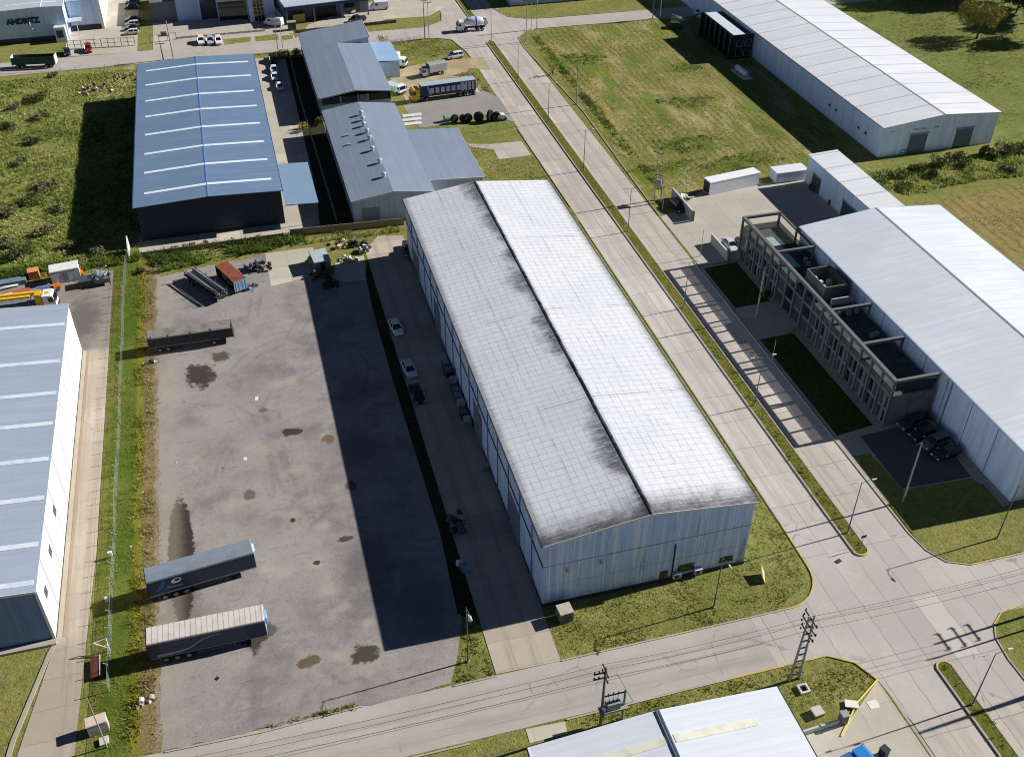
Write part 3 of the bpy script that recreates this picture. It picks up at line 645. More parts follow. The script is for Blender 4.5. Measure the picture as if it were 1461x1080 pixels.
mw.mix(mw.mth('MULTIPLY', mw.sm(mw.z, 1.6, .1), mw.sm(mw.noise(.6, 4), .35, .6)), S(60, 64, 70), .7)
W = thing('warehouse', 'long grey warehouse whose pale roof is streaked black with soot along its ridge', 'warehouse', (26, 79.3, 0))
ztw, rfw = gable(W, 26, 53, 79.3, 167, 10.95, 11.2, 39.3, 12.75, mw.m, M_MAINROOF, (.25, .35, .3, .3), .1, WHITE_TRIM, None, gutter=DARK_TRIM)
mb = MB(); mb.extr([(39.08, 12.8), (39.14, 12.94), (39.3, 13.0), (39.46, 12.94), (39.52, 12.8)], 78.98, 167.3)
mr = Mat('sooty_ridge', S(112, 114, 120), .8); mr.mix(mr.sm(mr.noise(.35, 5, .75), .42, .6), S(40, 40, 42)); mb.build('ridge_vent', mr.m, rfw, True)
mb = MB(); mb.box(25.93, 53.07, 79.24, 79.298, 0, .5); mb.box(25.93, 25.998, 79.3, 167, 0, .5); mb.build('plinth', paint(58, 60, 62, .8), W, True)  # dark strip painting the band of shade at the wall foot
# west wall: girts, posts, downpipes, doors
for y in np.arange(84, 166, 5.5):
    mb = MB(); mb.box(25.86, 25.995, y-.09, y+.09, .5, 10.8); mb.build('wall_post', paint(120, 132, 146, .6), W, True)
mb = MB(); mb.box(25.9, 25.996, 79.4, 166.9, 6.95, 7.2); mb.build('girt', paint(46, 52, 60, .7), W, True)
for y, w_, h_ in ((92, 5, 5.6), (112, 5, 5.6), (127, 1.1, 2.2), (140, 5, 5.6), (158, 4, 5)):
    mb = MB(); mb.box(25.91, 25.994, y-w_/2, y+w_/2, .02, h_)
    dn = mb.build('door', paint(104, 116, 130, .6), W, True); mb = MB(); mb.box(25.86, 25.905, y+w_/2-.5, y+w_/2-.38, .9, 1.3); mb.build('handle', DARKSTEEL, dn, True)
for x_, z_ in ((28.9, 6.0), (33.2, 6.2)):
    mb = MB(); mb.cbox((x_, 79.15, z_+.12), .1, .3, .1); mb.lathe([(.1, -.2), (.26, -.12), (.24, .12), (.1, .2)], (x_, 78.9, z_), 10, 'Y'); mb.build('wall_light', paint(214, 196, 160, .5), W, True)
mb = MB(); mb.tube([(43.0, 79.2, .3), (43.0, 79.2, 6.4)], .1, 8); mb.build('downpipe', paint(30, 30, 32), W, True)
for x_, z_, w_ in ((43.6, .55, 1.1), (46.5, .5, 1.0)):
    mb = MB(); mb.box(x_-w_/2, x_+w_/2, 78.7, 79.2, z_, z_+.8); u = mb.build('air_unit', paint(196, 198, 200, .5), W, True)
    mb = MB(); mb.lathe([(.3, 0), (.3, .03)], (x_-.1, 78.66, z_+.4), 12, 'Y'); mb.build('fan_grille', DARKSTEEL, u, True)
for x_, w_, z0_, z1_ in ((44.9, 2.2, 1.1, 2.3), (41.9, 1.1, .7, 1.9), (50.4, 1.8, 1.2, 2.1)):
    mb = MB(); mb.box(x_-w_/2, x_+w_/2, 79.25, 79.296, z0_, z1_); wn = mb.build('window', GLASS, W, True)
    mb = MB(); mb.box(x_-w_/2-.07, x_+w_/2+.07, 79.2, 79.248, z0_-.09, z0_-.01); mb.build('sill', GREY_TRIM, wn, True)
# ---- 2 the blue-roofed hall
r_ = sheetmetal('blue_roof_sheets', S(112, 136, 164), 'y', 1.0, .25, .2, .45, 0., tint=S(124, 146, 170))
nv = wallmetal('navy_cladding', S(38, 46, 62), 1.0, .2)
Bh = thing('industrial_hall', 'dark-walled hall with a blue metal roof and eight white skylight strips', 'hall', (-22, 184.3, 0))
ztb, rfb = gable(Bh, -22.0, 4.85, 184.3, 256.9, 7.75, 7.75, -8.6, 8.35, nv.m, r_.m, (.25, .25, 1.5, .3), .12, None, paint(92, 122, 166, .5), gutter=paint(60, 84, 122, .5))
skm = Mat('skylight_sheet', S(222, 232, 244), .35, .4); skm.mix(skm.sm(skm.noise(.8, 4), .5, .7), S(196, 208, 224), .6); SKY = skm.m
skm = Mat('aged_skylight_sheet', S(204, 212, 222), .4, .4); skm.mix(skm.sm(skm.noise(.8, 4), .45, .7), S(180, 190, 204), .8); SKYD = skm.m
for i in range(8):
    y = G(296-i*0, [276, 249, 224, 200, 178, 155, 133, 110][0])[1] if 0 else None
for py_l, py_r in ((278, 256), (248, 228), (221, 202), (194, 175), (168, 150), (145, 129), (122, 107), (102, 87)):
    y = (G(203, py_l, 7.95)[1]+G(375, py_r, 7.95)[1])/2
    mb = MB(); strip_on(mb, ztb, -20.3, -8.65, y, .85); strip_on(mb, ztb, -8.55, 3.5, y, .85); mb.build('skylight', SKY, rfb, True)
for y in (192, 206): 
    mb = MB(); mb.box(4.86, 4.95, y, y+4.5, .02, 4.6); mb.build('roller_door', paint(70, 78, 92, .6), Bh, True)
mb = MB(); mb.box(-22.3, -22.05, 184.3, 256.9, .0, .5); mb.build('plinth', paint(120, 118, 112, .8), Bh, True)
Cn = thing('canopy', 'flat light-blue canopy against the side of the blue-roofed hall', 'canopy', (5.3, 181, 0))
q = PX([(397, 236), (443, 232), (458, 291), (404, 295)], 4.6); xs0, xs1 = 5.25, 11.6
mb = MB(); mb.hexa([(xs0, q[3][1], 4.75), (xs1, q[3][1], 4.4), (xs1, q[0][1], 4.4), (xs0, q[0][1], 4.75)], [(xs0, q[3][1], 4.9), (xs1, q[3][1], 4.55), (xs1, q[0][1], 4.55), (xs0, q[0][1], 4.9)]); mb.build('roof', sheetmetal('canopy_sheets', S(128, 154, 180), 'y', 1.0, .2, .15).m, Cn, True)
for y in (q[3][1]+.4, (q[3][1]+q[0][1])/2, q[0][1]-.4):
    mb = MB(); mb.box(xs1-.35, xs1-.2, y-.08, y+.08, 0, 4.42); mb.build('post', STEEL, Cn, True)

# ---- 3 grey works building with the stepped roof, and 4 the lower one joined to it
gr = sheetmetal('grey_roof_sheets', S(136, 148, 166), 'x', 1.0, .2, .2, .55)
gw = wallmetal('grey_cladding', S(180, 194, 212), 1.0, .2)
Mg = thing('works_building', 'grey works building with a stepped roof, behind the vented grey shed', 'works', (17.8, 222, 0))
mb = MB()   # walls
X0, X1, XR, Y0, YS, Y1 = 18.0, 34.4, 26.3, 231.4, 263.0, 275.6
zE, zR, zLow, zHi = 5.4, 6.6, 5.7, 7.5
mb.quad((X0, Y0, 0), (X0, Y1, 0), (X0, Y1, zE), (X0, Y0, zE)); mb.quad((X1, Y0, 0), (X1, YS, 0), (X1, YS, zLow), (X1, Y0, zLow)); mb.quad((X1, YS, 0), (X1, Y1, 0), (X1, Y1, zHi-.3), (X1, YS, zHi-.3))
mb.poly([(X0, Y1, 0), (X1, Y1, 0), (X1, Y1, zHi-.3), (X0, Y1, zE)]); mb.poly([(XR, YS, 0), (X1, YS, 0), (X1, YS, zHi-.3), (XR, YS, zR-.1)])
mb.poly([(X0, Y0, 0), (X1, Y0, 0), (X1, Y0, 3.4), (X0, Y0, 3.4)])
mb.build('wall', gw.m, Mg, True)
mb = MB(); T = .12
def slab(mb, p, t=T): mb.hexa(p, [(a, b, c+t) for a, b, c in p])
slab(mb, [(X0-.3, Y0-.4, zE-.03), (XR, Y0-.4, zR), (XR, YS, zR), (X0-.3, YS, zE-.03)])
slab(mb, [(X0-.3, YS, zE-.03), (X1+.3, YS, zHi-.05), (X1+.3, Y1+.3, zHi-.05), (X0-.3, Y1+.3, zE-.03)])
rf = mb.build('roof', gr.m, Mg, True)
mb = MB(); slab(mb, [(XR, Y0-.4, zR-.04), (X1+.3, Y0-.4, zLow), (X1+.3, YS-.05, zLow), (XR, YS-.05, zR-.04)]); mb.build('lower_roof', gr.m, Mg, True)
mb = MB()
mb.hexa([(X0-.3, Y0-.5, zE-.2), (XR, Y0-.5, zR-.2), (XR, Y0-.41, zR-.2), (X0-.3, Y0-.41, zE-.2)], [(X0-.3, Y0-.5, zE+.15), (XR, Y0-.5, zR+.15), (XR, Y0-.41, zR+.15), (X0-.3, Y0-.41, zE+.15)])
mb.hexa([(XR, Y0-.5, zR-.2), (X1+.3, Y0-.5, zLow-.2), (X1+.3, Y0-.41, zLow-.2), (XR, Y0-.41, zR-.2)], [(XR, Y0-.5, zR+.15), (X1+.3, Y0-.5, zLow+.15), (X1+.3, Y0-.41, zLow+.15), (XR, Y0-.41, zR+.15)])
mb.box(X1+.3, X1+.4, YS, Y1+.3, zHi-.25, zHi+.12); mb.hexa([(XR, YS-.12, zR-.1), (X1+.3, YS-.12, zHi-.25), (X1+.3, YS-.06, zHi-.25), (XR, YS-.06, zR-.1)], [(XR, YS-.12, zR+.14), (X1+.3, YS-.12, zHi+.1), (X1+.3, YS-.06, zHi+.1), (XR, YS-.06, zR+.14)])
mb.build('verge_trim', WHITE_TRIM, rf, True)
for a, b, c in ((18.5, 22.3, GLASS), (23.0, 26.4, GLASS), (27.2, 29.0, paint(120, 130, 140)), (29.2, 33.9, paint(30, 58, 50, .6))):
    mb = MB(); mb.box(a, b, Y0-.05, Y0+.02, 3.7, 5.3); wd = mb.build('window', c, Mg, True)
    mb = MB(); mb.box(a-.12, b+.12, Y0-.09, Y0-.055, 3.45, 3.68); mb.build('sill', GREY_TRIM, wd, True)
for a in (22.65, 26.8, 18.2, 29.08):
    mb = MB(); mb.box(a-.22, a+.22, Y0-.12, Y0-.02, 3.4, 5.4); mb.build('frame', GREY_TRIM, Mg, True)
mb = MB(); mb.box(X0-.48, X0-.31, Y0-.4, Y1+.3, zE-.15, zE+.05); mb.build('gutter', GREY_TRIM, rf, True)
Lg = thing('shed', 'low grey shed with a row of white roof vents and a wing to its right', 'shed', (17.9, 179.4, 0))
ztl, rfl = gable(Lg, 17.9, 33.9, 180.0, 224.0, 5.3, 5.3, 25.9, 6.4, gw.m, gr.m, (.25, .1, .4, .1), .12, WHITE_TRIM, None, gutter=GREY_TRIM)
q = PX([(600, 180), (655, 178), (688, 243), (612, 247)], 4.9)
wx1 = 45.0; wy0, wy1 = 184.9, 208.8
mb = MB(); mb.quad((33.91, wy0, 0), (wx1, wy0, 0), (wx1, wy0, 4.48), (33.91, wy0, 5.2)); mb.quad((wx1, wy0, 0), (wx1, wy1, 0), (wx1, wy1, 4.48), (wx1, wy0, 4.48)); mb.quad((33.91, wy1, 0), (wx1, wy1, 0), (wx1, wy1, 4.48), (33.91, wy1, 5.2))
mb.build('wing_wall', gw.m, Lg, True)
mb = MB(); slab(mb, [(34.02, wy0-.3, 5.29), (wx1+.3, wy0-.3, 4.5), (wx1+.3, wy1+.3, 4.5), (34.02, wy1+.3, 5.29)]); wr = mb.build('wing_roof', gr.m, Lg, True)
mb = MB(); mb.hexa([(34.0, wy0-.4, 5.16), (wx1+.4, wy0-.4, 4.34), (wx1+.4, wy0-.31, 4.34), (34.0, wy0-.31, 5.16)], [(34.0, wy0-.4, 5.45), (wx1+.4, wy0-.4, 4.66), (wx1+.4, wy0-.31, 4.66), (34.0, wy0-.31, 5.45)]); mb.box(wx1+.31, wx1+.4, wy0-.3, wy1+.3, 4.35, 4.65); mb.build('verge_trim', WHITE_TRIM, wr, True)
for zx, zy in ((603, 598), (612, 626), (617, 655), (634, 690), (647, 726), (662, 782), (700, 848), (722, 920)):
    x_, y_ = G(350+zx/3.6475, zy/3.6475, 6.5); z_ = ztl(x_)+.13
    mb = MB(); mb.lathe([(.3, -.1), (.3, .35), (.42, .45), (.5, .7), (.42, .95), (.2, 1.05)], (x_, y_, z_), 14); mb.build('roof_vent', paint(196, 200, 205, .4, .3), rfl, True)
for zx, zy in ((528, 700), (538, 747)):
    x_, y_ = G(350+zx/3.6475, zy/3.6475, 6.2); z_ = ztl(x_)+.13
    mb = MB(); mb.cbox((x_, y_, z_+.15), .9, .5, .4); mb.build('roof_hatch', paint(160, 168, 178), rfl, True)
mb = MB(); mb.box(31.6, 32.5, 179.5, 179.98, 2.6, 3.4); mb.build('air_unit', paint(200, 202, 204), Lg, True)
mb = MB(); mb.box(19.5, 23, 179.96, 179.99, .02, 3.4); mb.build('roller_door', paint(126, 138, 154), Lg, True)
for y in (184, 192, 200, 208, 216):
    mb = MB(); mb.box(17.83, 17.895, y, y+1.6, 2.6, 3.6); wd = mb.build('window', GLASS, Lg, True); mb = MB(); mb.box(17.78, 17.825, y-.1, y+1.7, 2.5, 2.59); mb.build('sill', GREY_TRIM, wd, True)
# small lean-tos on the east side of the works
An = thing('lean_to', 'small pale-blue lean-to roof beside the works building', 'lean-to', (34.5, 244, 0))
q = PX([(530, 62), (552, 60), (566, 100), (545, 103)], 4.5)
y0_, y1_ = q[3][1]+7, q[0][1]
mb = MB(); mb.box(34.75, 40.4, y0_, y1_, 0, 4.2); mb.build('wall', gw.m, An, True)
mb = MB(); slab(mb, [(34.7, y0_-.2, 4.6), (40.7, y0_-.2, 4.22), (40.7, y1_+.2, 4.22), (34.7, y1_+.2, 4.6)]); mb.build('roof', sheetmetal('pale_blue_sheets', S(150, 178, 208), 'y', 1, .2, .1).m, An, True)
mb = MB(); mb.box(40.41, 40.46, y0_+1.2, y0_+4.4, .02, 3.4); mb.build('roller_door', paint(150, 158, 166), An, True)

# ---- 5 the long white hall at the upper right, 6 its dark office block
wr_ = sheetmetal('white_roof_sheets', S(246, 247, 249), 'y', 1.0, .12, .1, .45, .15)
wr_.mix(wr_.line(wr_.y, 6.1, 2.5, .28, .1), S(178, 182, 190), .75)
ww = wallmetal('white_cladding', S(220, 234, 252), 6.1, .12)
H = thing('long_hall', 'long white hall with two grey roller doors in its gable end', 'hall', (133, 180, 0))
ztc, rfc = gable(H, 133.2, 161.9, 180.1, 300, 6.9, 7.3, 147.7, 8.35, ww.m, wr_.m, (.3, .3, .25, .25), .12, WHITE_TRIM, paint(176, 178, 182, .5), gutter=paint(126, 132, 140))
for px_, py_ in (((1303, 207)), ((1370, 200))):
    x_, y_ = G(px_, py_+10); mb = MB(); mb.box(x_-2.2, x_+2.2, 180.02, 180.08, .03, 4.4)
    dd = mb.build('roller_door', paint(96, 108, 118, .5), H, True); mb = MB(); mb.box(x_-2.4, x_+2.4, 179.9, 180.015, 4.42, 4.75); mb.build('door_hood', GREY_TRIM, dd, True)
for zx, zy in ((780, 703), (897, 686), (937, 680), (1003, 670)):
    x_ = G(1061+zx/3.6475, zy/3.6475, 5.4)[0]; mb = MB(); mb.cbox((x_, 179.8, 5.5), .95, .5, .55); mb.build('wall_light', WHITE_TRIM, H, True)
for y in (186, 189, 199, 202):
    mb = MB(); mb.cbox((132.96, y, 3.2), .06, .7, .5); mb.build('vent_grille', DARK_TRIM, H, True)
mb = MB()
for x_ in (138.2, 139.2, 140.2): mb.tube([(x_, 179.3, 0), (x_, 179.3, 1.5)], .05)
mb.tube([(138.2, 179.3, 1.5), (140.2, 179.3, 1.5)], .05); mb.tube([(138.2, 179.3, .8), (140.2, 179.3, .8)], .05); mb.build('railing', DARK_TRIM, H, True)
D = thing('office_block', 'black two-storey office block with a flat white roof against the long white hall', 'office', (126.5, 243, 0))
bx0, bx1, by0, by1, bh = 127.0, 132.7, 242.4, 262.0, 6.3
mb = MB(); mb.box(bx0, bx1, by0, by1, 0, bh-.4); mb.build('wall', paint(30, 33, 38, .6), D, True)
mb = MB(); mb.box(bx0+.2, bx1-1.9, by0+.4, by1-.3, bh-.39, bh-.2); mb.build('roof', Mat('pale_roof_membrane', S(196, 206, 216), .7).m, D, True)
mb = MB(); mb.box(bx0-.15, bx1, by0-.2, by0+.05, bh-.38, bh+.15); mb.box(bx0-.2, bx0+.1, by0+.06, by1, bh-.38, bh+.1); mb.build('parapet', paint(38, 42, 48, .6), D, True)
for i in range(7):
    y = by0+.2+i*3.15
    mb = MB(); mb.box(bx0-.7, bx0-.02, y-.35, y+.35, 0, bh-.1); mb.build('fin', paint(24, 26, 30, .6), D, True)
    if i < 6:
        for z0_ in (.5, 3.2):
            mb = MB(); mb.box(bx0-.06, bx0-.01, y+.6, y+2.5, z0_, z0_+2.2); wd = mb.build('window', GLASS, D, True)
            mb = MB(); mb.box(bx0-.1, bx0-.065, y+1.5, y+1.62, z0_, z0_+2.2); mb.build('frame', paint(150, 150, 146), wd, True)
for x_ in (128.2, 130.6):
    for z0_ in (.6, 3.3):
        mb = MB(); mb.box(x_, x_+1.6, by0-.06, by0-.01, z0_, z0_+1.9); wd = mb.build('window', GLASS, D, True); mb = MB()
        mb.box(x_-.1, x_, by0-.1, by0-.02, z0_, z0_+1.9); mb.box(x_+1.6, x_+1.7, by0-.1, by0-.02, z0_, z0_+1.9); mb.box(x_, x_+1.6, by0-.1, by0-.062, z0_-.1, z0_); mb.build('frame', paint(160, 156, 150), wd, True)

# ---- 7 low white annex, 8 the white hall on the right, 9 its framed offices
A7 = thing('annex', 'low narrow white annex joined to the far end of the white hall', 'annex', (113.5, 147.5, 0))
mb = MB(); mb.box(112.1, 118.3, 147.4, 173.9, 0, 6.0); mb.build('wall', ww.m, A7, True)
mb = MB(); slab(mb, [(111.9, 147.4, 6.02), (118.6, 147.4, 6.3), (118.6, 174.1, 6.3), (111.9, 174.1, 6.02)]); mb.build('roof', wr_.m, A7, True)
for y, w_ in ((169.5, 3.4), (156, 6)):
    mb = MB(); mb.box(112.03, 112.095, y-w_/2, y+w_/2, .02, 3.3); dd = mb.build('roller_door', paint(70, 80, 92, .6), A7, True); mb = MB(); mb.box(111.95, 112.1, y-w_/2-.15, y+w_/2+.15, 3.31, 3.5); mb.build('door_hood', GREY_TRIM, dd, True)
lb = sheetmetal('pale_hall_roof', S(236, 242, 248), 'y', 1.0, .14, .1, .45, .2, tint=S(222, 232, 242))
B8 = thing('white_hall', 'big white hall behind the concrete-framed offices', 'hall', (93, 79.9, 0))
ztB, rfB = gable(B8, 93.3, 121.1, 79.9, 142.7, 8.75, 9.1, 108.0, 10.35, ww.m, lb.m, (.3, .3, .25, .25), .12, WHITE_TRIM, paint(170, 176, 184, .5), gutter=paint(176, 190, 204))
for y in np.arange(86, 146, 5.8):
    mb = MB(); mb.box(93.255, 93.298, y-.035, y+.035, 0, 8.6); mb.build('panel_joint', paint(74, 86, 100), B8, True)
mb = MB(); mb.tube([(93.15, 96.6, 0), (93.15, 96.6, 8.4)], .08); mb.build('downpipe', paint(130, 140, 150), B8, True)
O = thing('framed_offices', 'two-storey concrete-framed offices with dark windows and an open roof terrace', 'office', (85.2, 99, 0))
ox0, ox1, oy0, oy1 = 85.3, 92.7, 98.9, 149.2; rz_, tz_ = 5.6, 8.15
BLIND = paint(60, 66, 70, .5); GLASS2 = Mat('bluish_glass', (.03, .045, .06, 1), .06, .6).m
oc = Mat('office_concrete', S(120, 117, 110), .85, .2); oc.mix(oc.sm(oc.noise(.6, 5), .42, .68), S(100, 98, 94)); oc.mix(oc.sm(oc.noise(1, 3, .6, (2, 2, .15)), .5, .75), S(82, 82, 80), .6); OC = oc.m
mb = MB(); mb.box(ox0, ox1, oy0, oy1, 0, rz_); mb.build('wall', OC, O, True)
rk = Mat('roof_terrace', S(78, 84, 82), .9); rk.mix(rk.sm(rk.noise(.5, 4), .45, .65), S(60, 66, 66)); rk.mix(rk.sm(rk.noise(3, 3), .5, .8), S(96, 100, 98), .4)
mb = MB(); mb.box(ox0+.1, ox1-.02, oy0+.1, oy1-.1, rz_+.003, rz_+.05); mb.build('roof', rk.m, O, True)
mb = MB()
for a, b in ((135.2, 140.2), (140.6, 145.8)): mb.box(ox0+2.2, ox0+4.4, a, b, rz_+.055, rz_+.09)
mb.build('skylight', Mat('painted_sun_patch', S(160, 178, 170), .2, .5).m, O, True)  # pale panels painting the sunlit patches of the terrace floor
FR = paint(104, 105, 103, .7, dirt=.2)
nb = 17; bay = (oy1-oy0)/nb
for i in range(nb+1):
    y = oy0+i*bay; tall = True
    mb = MB(); mb.box(ox0-.34, ox0-.005, y-.18, y+.18, 0, tz_); mb.build('column', FR, O, True)
mb = MB(); mb.box(ox0-.36, ox0+.2, oy0-.2, oy1+.2, tz_+.003, tz_+.5); mb.build('top_beam', FR, O, True)
for i, y in enumerate((oy0, oy0+9.5, oy0+19, oy0+37.6, oy1)):
    mb = MB(); mb.box(ox0+.21, ox1-.1, y-.25, y+.25, tz_-.02, tz_+.45); mb.build('cross_beam', FR, O, True)
    mb = MB(); mb.box(ox1-.45, ox1-.12, y-.18, y+.18, rz_+.06, tz_-.03); mb.build('rear_column', FR, O, True)
mb = MB(); mb.box(ox1-.42, ox1-.1, oy1-13, oy1-.25, tz_, tz_+.33); mb.build('rear_beam', FR, O, True)
for y in (oy1-6.5, oy1-12.8):
    mb = MB(); mb.box(ox1-.42, ox1-.12, y-.15, y+.15, rz_+.06, tz_-.005); mb.build('rear_column', FR, O, True)
RAILG = Mat('tinted_railing_glass', (.03, .05, .045, 1), .1, .5, alpha=.6).m
for i in range(nb):
    y = oy0+i*bay
    mb = MB(); mb.box(ox0-.12, ox0-.06, y+.2, y+bay-.2, rz_+.1, rz_+1.15); mb.build('railing', RAILG, O, True)
    mb = MB(); mb.box(ox0-.2, ox0-.008, y+.185, y+bay-.185, rz_-.35, rz_+.08); mb.build('floor_beam', FR, O, True)
    wide = 8 <= i <= 11
    for z0_ in (.35, 3.0):
        if wide: cells_ = [(y+.25, y+bay-.25)]
        else: cells_ = [(y+.35, y+1.05), (y+1.75, y+2.45)] if i % 2 == 0 else [(y+.6, y+1.3), (y+1.75, y+2.55)]
        for a, b in cells_:
            mb = MB(); mb.box(ox0-.05, ox0-.006, a, b, z0_, z0_+2.0); wd = mb.build('window', [GLASS, GLASS, BLIND, GLASS2][(i*7+int(a*5)+int(z0_)) % 4], O, True)
            mb = MB(); mb.box(ox0-.1, ox0-.055, a-.06, b+.06, z0_-.1, z0_-.01); mb.build('sill', FR, wd, True)
for x_ in (ox0+.1, ox1-.15):
    pass
mb = MB(); mb.box(ox0+.2, ox1-.15, oy1-.12, oy1-.06, rz_+.08, rz_+1.15); mb.box(ox1-.2, ox1-.14, oy1-13, oy1-.3, rz_+.08, rz_+1.1); mb.build('railing', RAILG, O, True)
mb = MB(); mb.box(ox0+.22, ox1-.5, oy0-.08, oy0+.0, rz_+.9, tz_-.35); mb.build('end_screen', paint(40, 46, 50, .6), O, True)
Rm = MB()
rx0, rx1, ry0, ry1 = 88.0, 92.4, 124.4, 130.6
for b_ in ((rx0, rx0+.2, ry0, ry1), (rx1-.2, rx1, ry0, ry1), (rx0+.2, rx1-.2, ry0, ry0+.2), (rx0+.2, rx1-.2, ry1-.2, ry1)): Rm.box(*b_, rz_+.06, rz_+2.6)
Rm.build('plant_room', OC, O, True)
for i, (x_, y_) in enumerate(((89.0, 129.4), (89.3, 128.0), (89.0, 126.6), (91.2, 125.6), (91.0, 128))):
    mb = MB(); mb.box(x_-.4, x_+.4, y_-.35, y_+.35, rz_+.06, rz_+1.5); mb.lathe([(.28, rz_+1.5), (.28, rz_+1.56)], (x_, y_, 0), 10); mb.build('roof_unit', paint(206, 208, 208), O, True)
mb = MB(); mb.box(87.8, 92.2, 121.6, 121.9, rz_+.9, rz_+2.1); mb.box(88, 88.15, 121.7, 121.85, rz_+.06, rz_+.9); mb.box(91.9, 92.05, 121.7, 121.85, rz_+.06, rz_+.9); mb.build('screen', paint(150, 154, 156), O, True)
for x_, y_ in ((88.5, 120), (90, 119.5), (91.5, 119.8), (90.4, 113), (91.2, 113.2), (91, 135), (91.3, 136.5)):
    mb = MB(); mb.cbox((x_, y_, rz_+.45), .7, .5, .75); mb.build('roof_unit', paint(150, 154, 156), O, True)

# ---- 10 the hall at the left edge
dr_ = sheetmetal('slate_roof_sheets', S(158, 170, 186), 'y', 1.0, .16, .2, .5, lap=9, tint=S(148, 160, 178))
wd_ = wallmetal('white_panel_wall', S(232, 230, 226), 6.2, .1)
L = thing('side_hall', 'blue-grey roofed hall with a sunlit white side wall beside the narrow side road', 'hall', (-31.3, 90, 0))
ztd, rfd = gable(L, -61, -31.4, 89.9, 150.2, 9.0, 8.9, -46.5, 10.1, wd_.m, dr_.m, (.25, .12, .5, .25), .12, WHITE_TRIM, None, gutter=None)
mb = MB(); mb.poly([(-60.9, 89.85, .1), (-31.45, 89.85, .1), (-31.45, 89.85, 8.75), (-46.5, 89.85, 9.9), (-60.9, 89.85, 8.75)]); mb.build('front_cladding', wallmetal('slate_front_cladding', S(112, 138, 176), .5, .1).m, L, True)
mb = MB(); mb.box(-31.62, -31.3, 89.7, 89.9, 0, 8.9); mb.build('corner_trim', WHITE_TRIM, L, True)
for py_, in ((453+12,), (517,), (562,), (605,), (655,), (710,), (775,), (829,)):
    y = G(0, py_+6, 9.6)[1]; mb = MB(); strip_on(mb, ztd, -60, -46.8, y, .8); strip_on(mb, ztd, -46.2, -31.6, y, .8); mb.build('skylight', SKYD, rfd, True)
for px_, py_ in ((77, 720), (71, 777), (64, 835)):
    y = G(px_, py_+6, 5.6)[1]; mb = MB(); mb.box(-31.39, -31.35, y-.6, y+.6, 4.7, 5.9); wd = mb.build('window', GLASS, L, True); mb = MB(); mb.box(-31.345, -31.3, y-.9, y+.9, 4.5, 4.6); mb.build('sill', WHITE_TRIM, wd, True)
for y in np.arange(95, 150, 6.2):
    mb = MB(); mb.box(-31.385, -31.36, y-.08, y+.08, .3, 8.7); mb.build('panel_joint', paint(150, 152, 156), L, True)
mb = MB(); mb.box(-62, -31.2, 88.9, 89.7, 0, .35); mb.build('step', M_KERB.m, L, True)

# ---- 11 the hall at the bottom edge
E11 = thing('near_hall', 'white-roofed hall with a yellowed skylight strip at the near side of the cross street', 'hall', (17.5, 40, 0))
pr = sheetmetal('pale_near_roof', S(218, 224, 232), 'y', 1.0, .14, .1, .5, tint=S(206, 214, 226))
ztn, rfn = gable(E11, 17.7, 44.6, 20, 56.2, 7.6, 7.6, 31.2, 8.6, ww.m, pr.m, (.25, .25, .25, .25), .12, None, None, gutter=paint(56, 60, 66))
mb = MB(); mb.box(30.98, 31.15, 19.8, 56.4, 8.72, 8.86); mb.box(31.25, 31.42, 19.8, 56.4, 8.72, 8.86); mb.build('ridge_flashing', paint(96, 104, 116, .5), rfn, True)
ys = Mat('yellowed_skylight', S(222, 220, 206), .4, .3); ys.mix(ys.sm(ys.noise(.7, 4), .45, .65), S(206, 202, 182), .8)
y0_ = G(1012, 1043, 8.4)[1]; mb = MB(); strip_on(mb, ztn, 19, 30.7, y0_, .95); strip_on(mb, ztn, 31.7, 40.8, y0_, .95); mb.build('skylight', ys.m, rfn, True)
mb = MB(); mb.box(17.4, 17.6, 20, 56.4, 7.4, 7.75); mb.build('verge_trim', WHITE_TRIM, rfn, True)

# ---- 12-15 across the upper road
an = wallmetal('light_blue_cladding', S(196, 214, 236), 1.0, .1)
lt = sheetmetal('silver_roof_sheets', S(186, 194, 204), 'y', 1.0, .15, .1, .5)
F12 = thing('factory', 'pale blue factory with big dark lettering on its front gable', 'factory', (-75, 303, 0))
gy0 = 303.5; fx0, fx1 = -78.0, -42.2
zw = 9.05
ztf, rff = gable(F12, fx0, fx1, gy0, 360, zw-.9, zw-.2, -47.7, zw, an.m, lt.m, (.2, .2, .2, .2), .12, WHITE_TRIM, WHITE_TRIM)
for k_, y_ in enumerate((307.5, 318, 328)):
    mb = MB(); strip_on(mb, ztf, -57, -48.0, y_, .8); strip_on(mb, ztf, -47.4, -44, y_, .8); mb.build('skylight', SKY, rff, True)
cu = bpy.data.curves.new('lettering', 'FONT'); cu.body = 'ANDRITZ'; cu.size = 3.2; cu.extrude = .06; cu.offset = .13; cu.space_character = .98
cu.materials.append(paint(22, 48, 92, .5, dirt=.05)); to = bpy.data.objects.new('lettering', cu); COL.objects.link(to)
a_ = G(10, 36, 0); 
def on_front(px, py, y):
    """point of the sight line through a pixel where it meets the upright plane at depth y"""
    d = _fw*FOC + _rt*(px-730.5) - _up*(py-540.0); t = y/d[1]; return d[0]*t, CAM_H+d[2]*t
xa, za_ = on_front(10.3, 36.0, gy0); xb, zb_ = on_front(60, 32.0, gy0)
to.parent = F12; to.location = (xa-F12.location.x, gy0-.1-303, za_); to.rotation_euler = (PI/2, 0, 0)
cu.size = (xb-xa)/4.55
me_ = bpy.data.meshes.new_from_object(to.evaluated_get(bpy.context.evaluated_depsgraph_get()))
t2_ = bpy.data.objects.new('lettering', me_); COL.objects.link(t2_); t2_.parent = F12; t2_.location = to.location; t2_.rotation_euler = to.rotation_euler
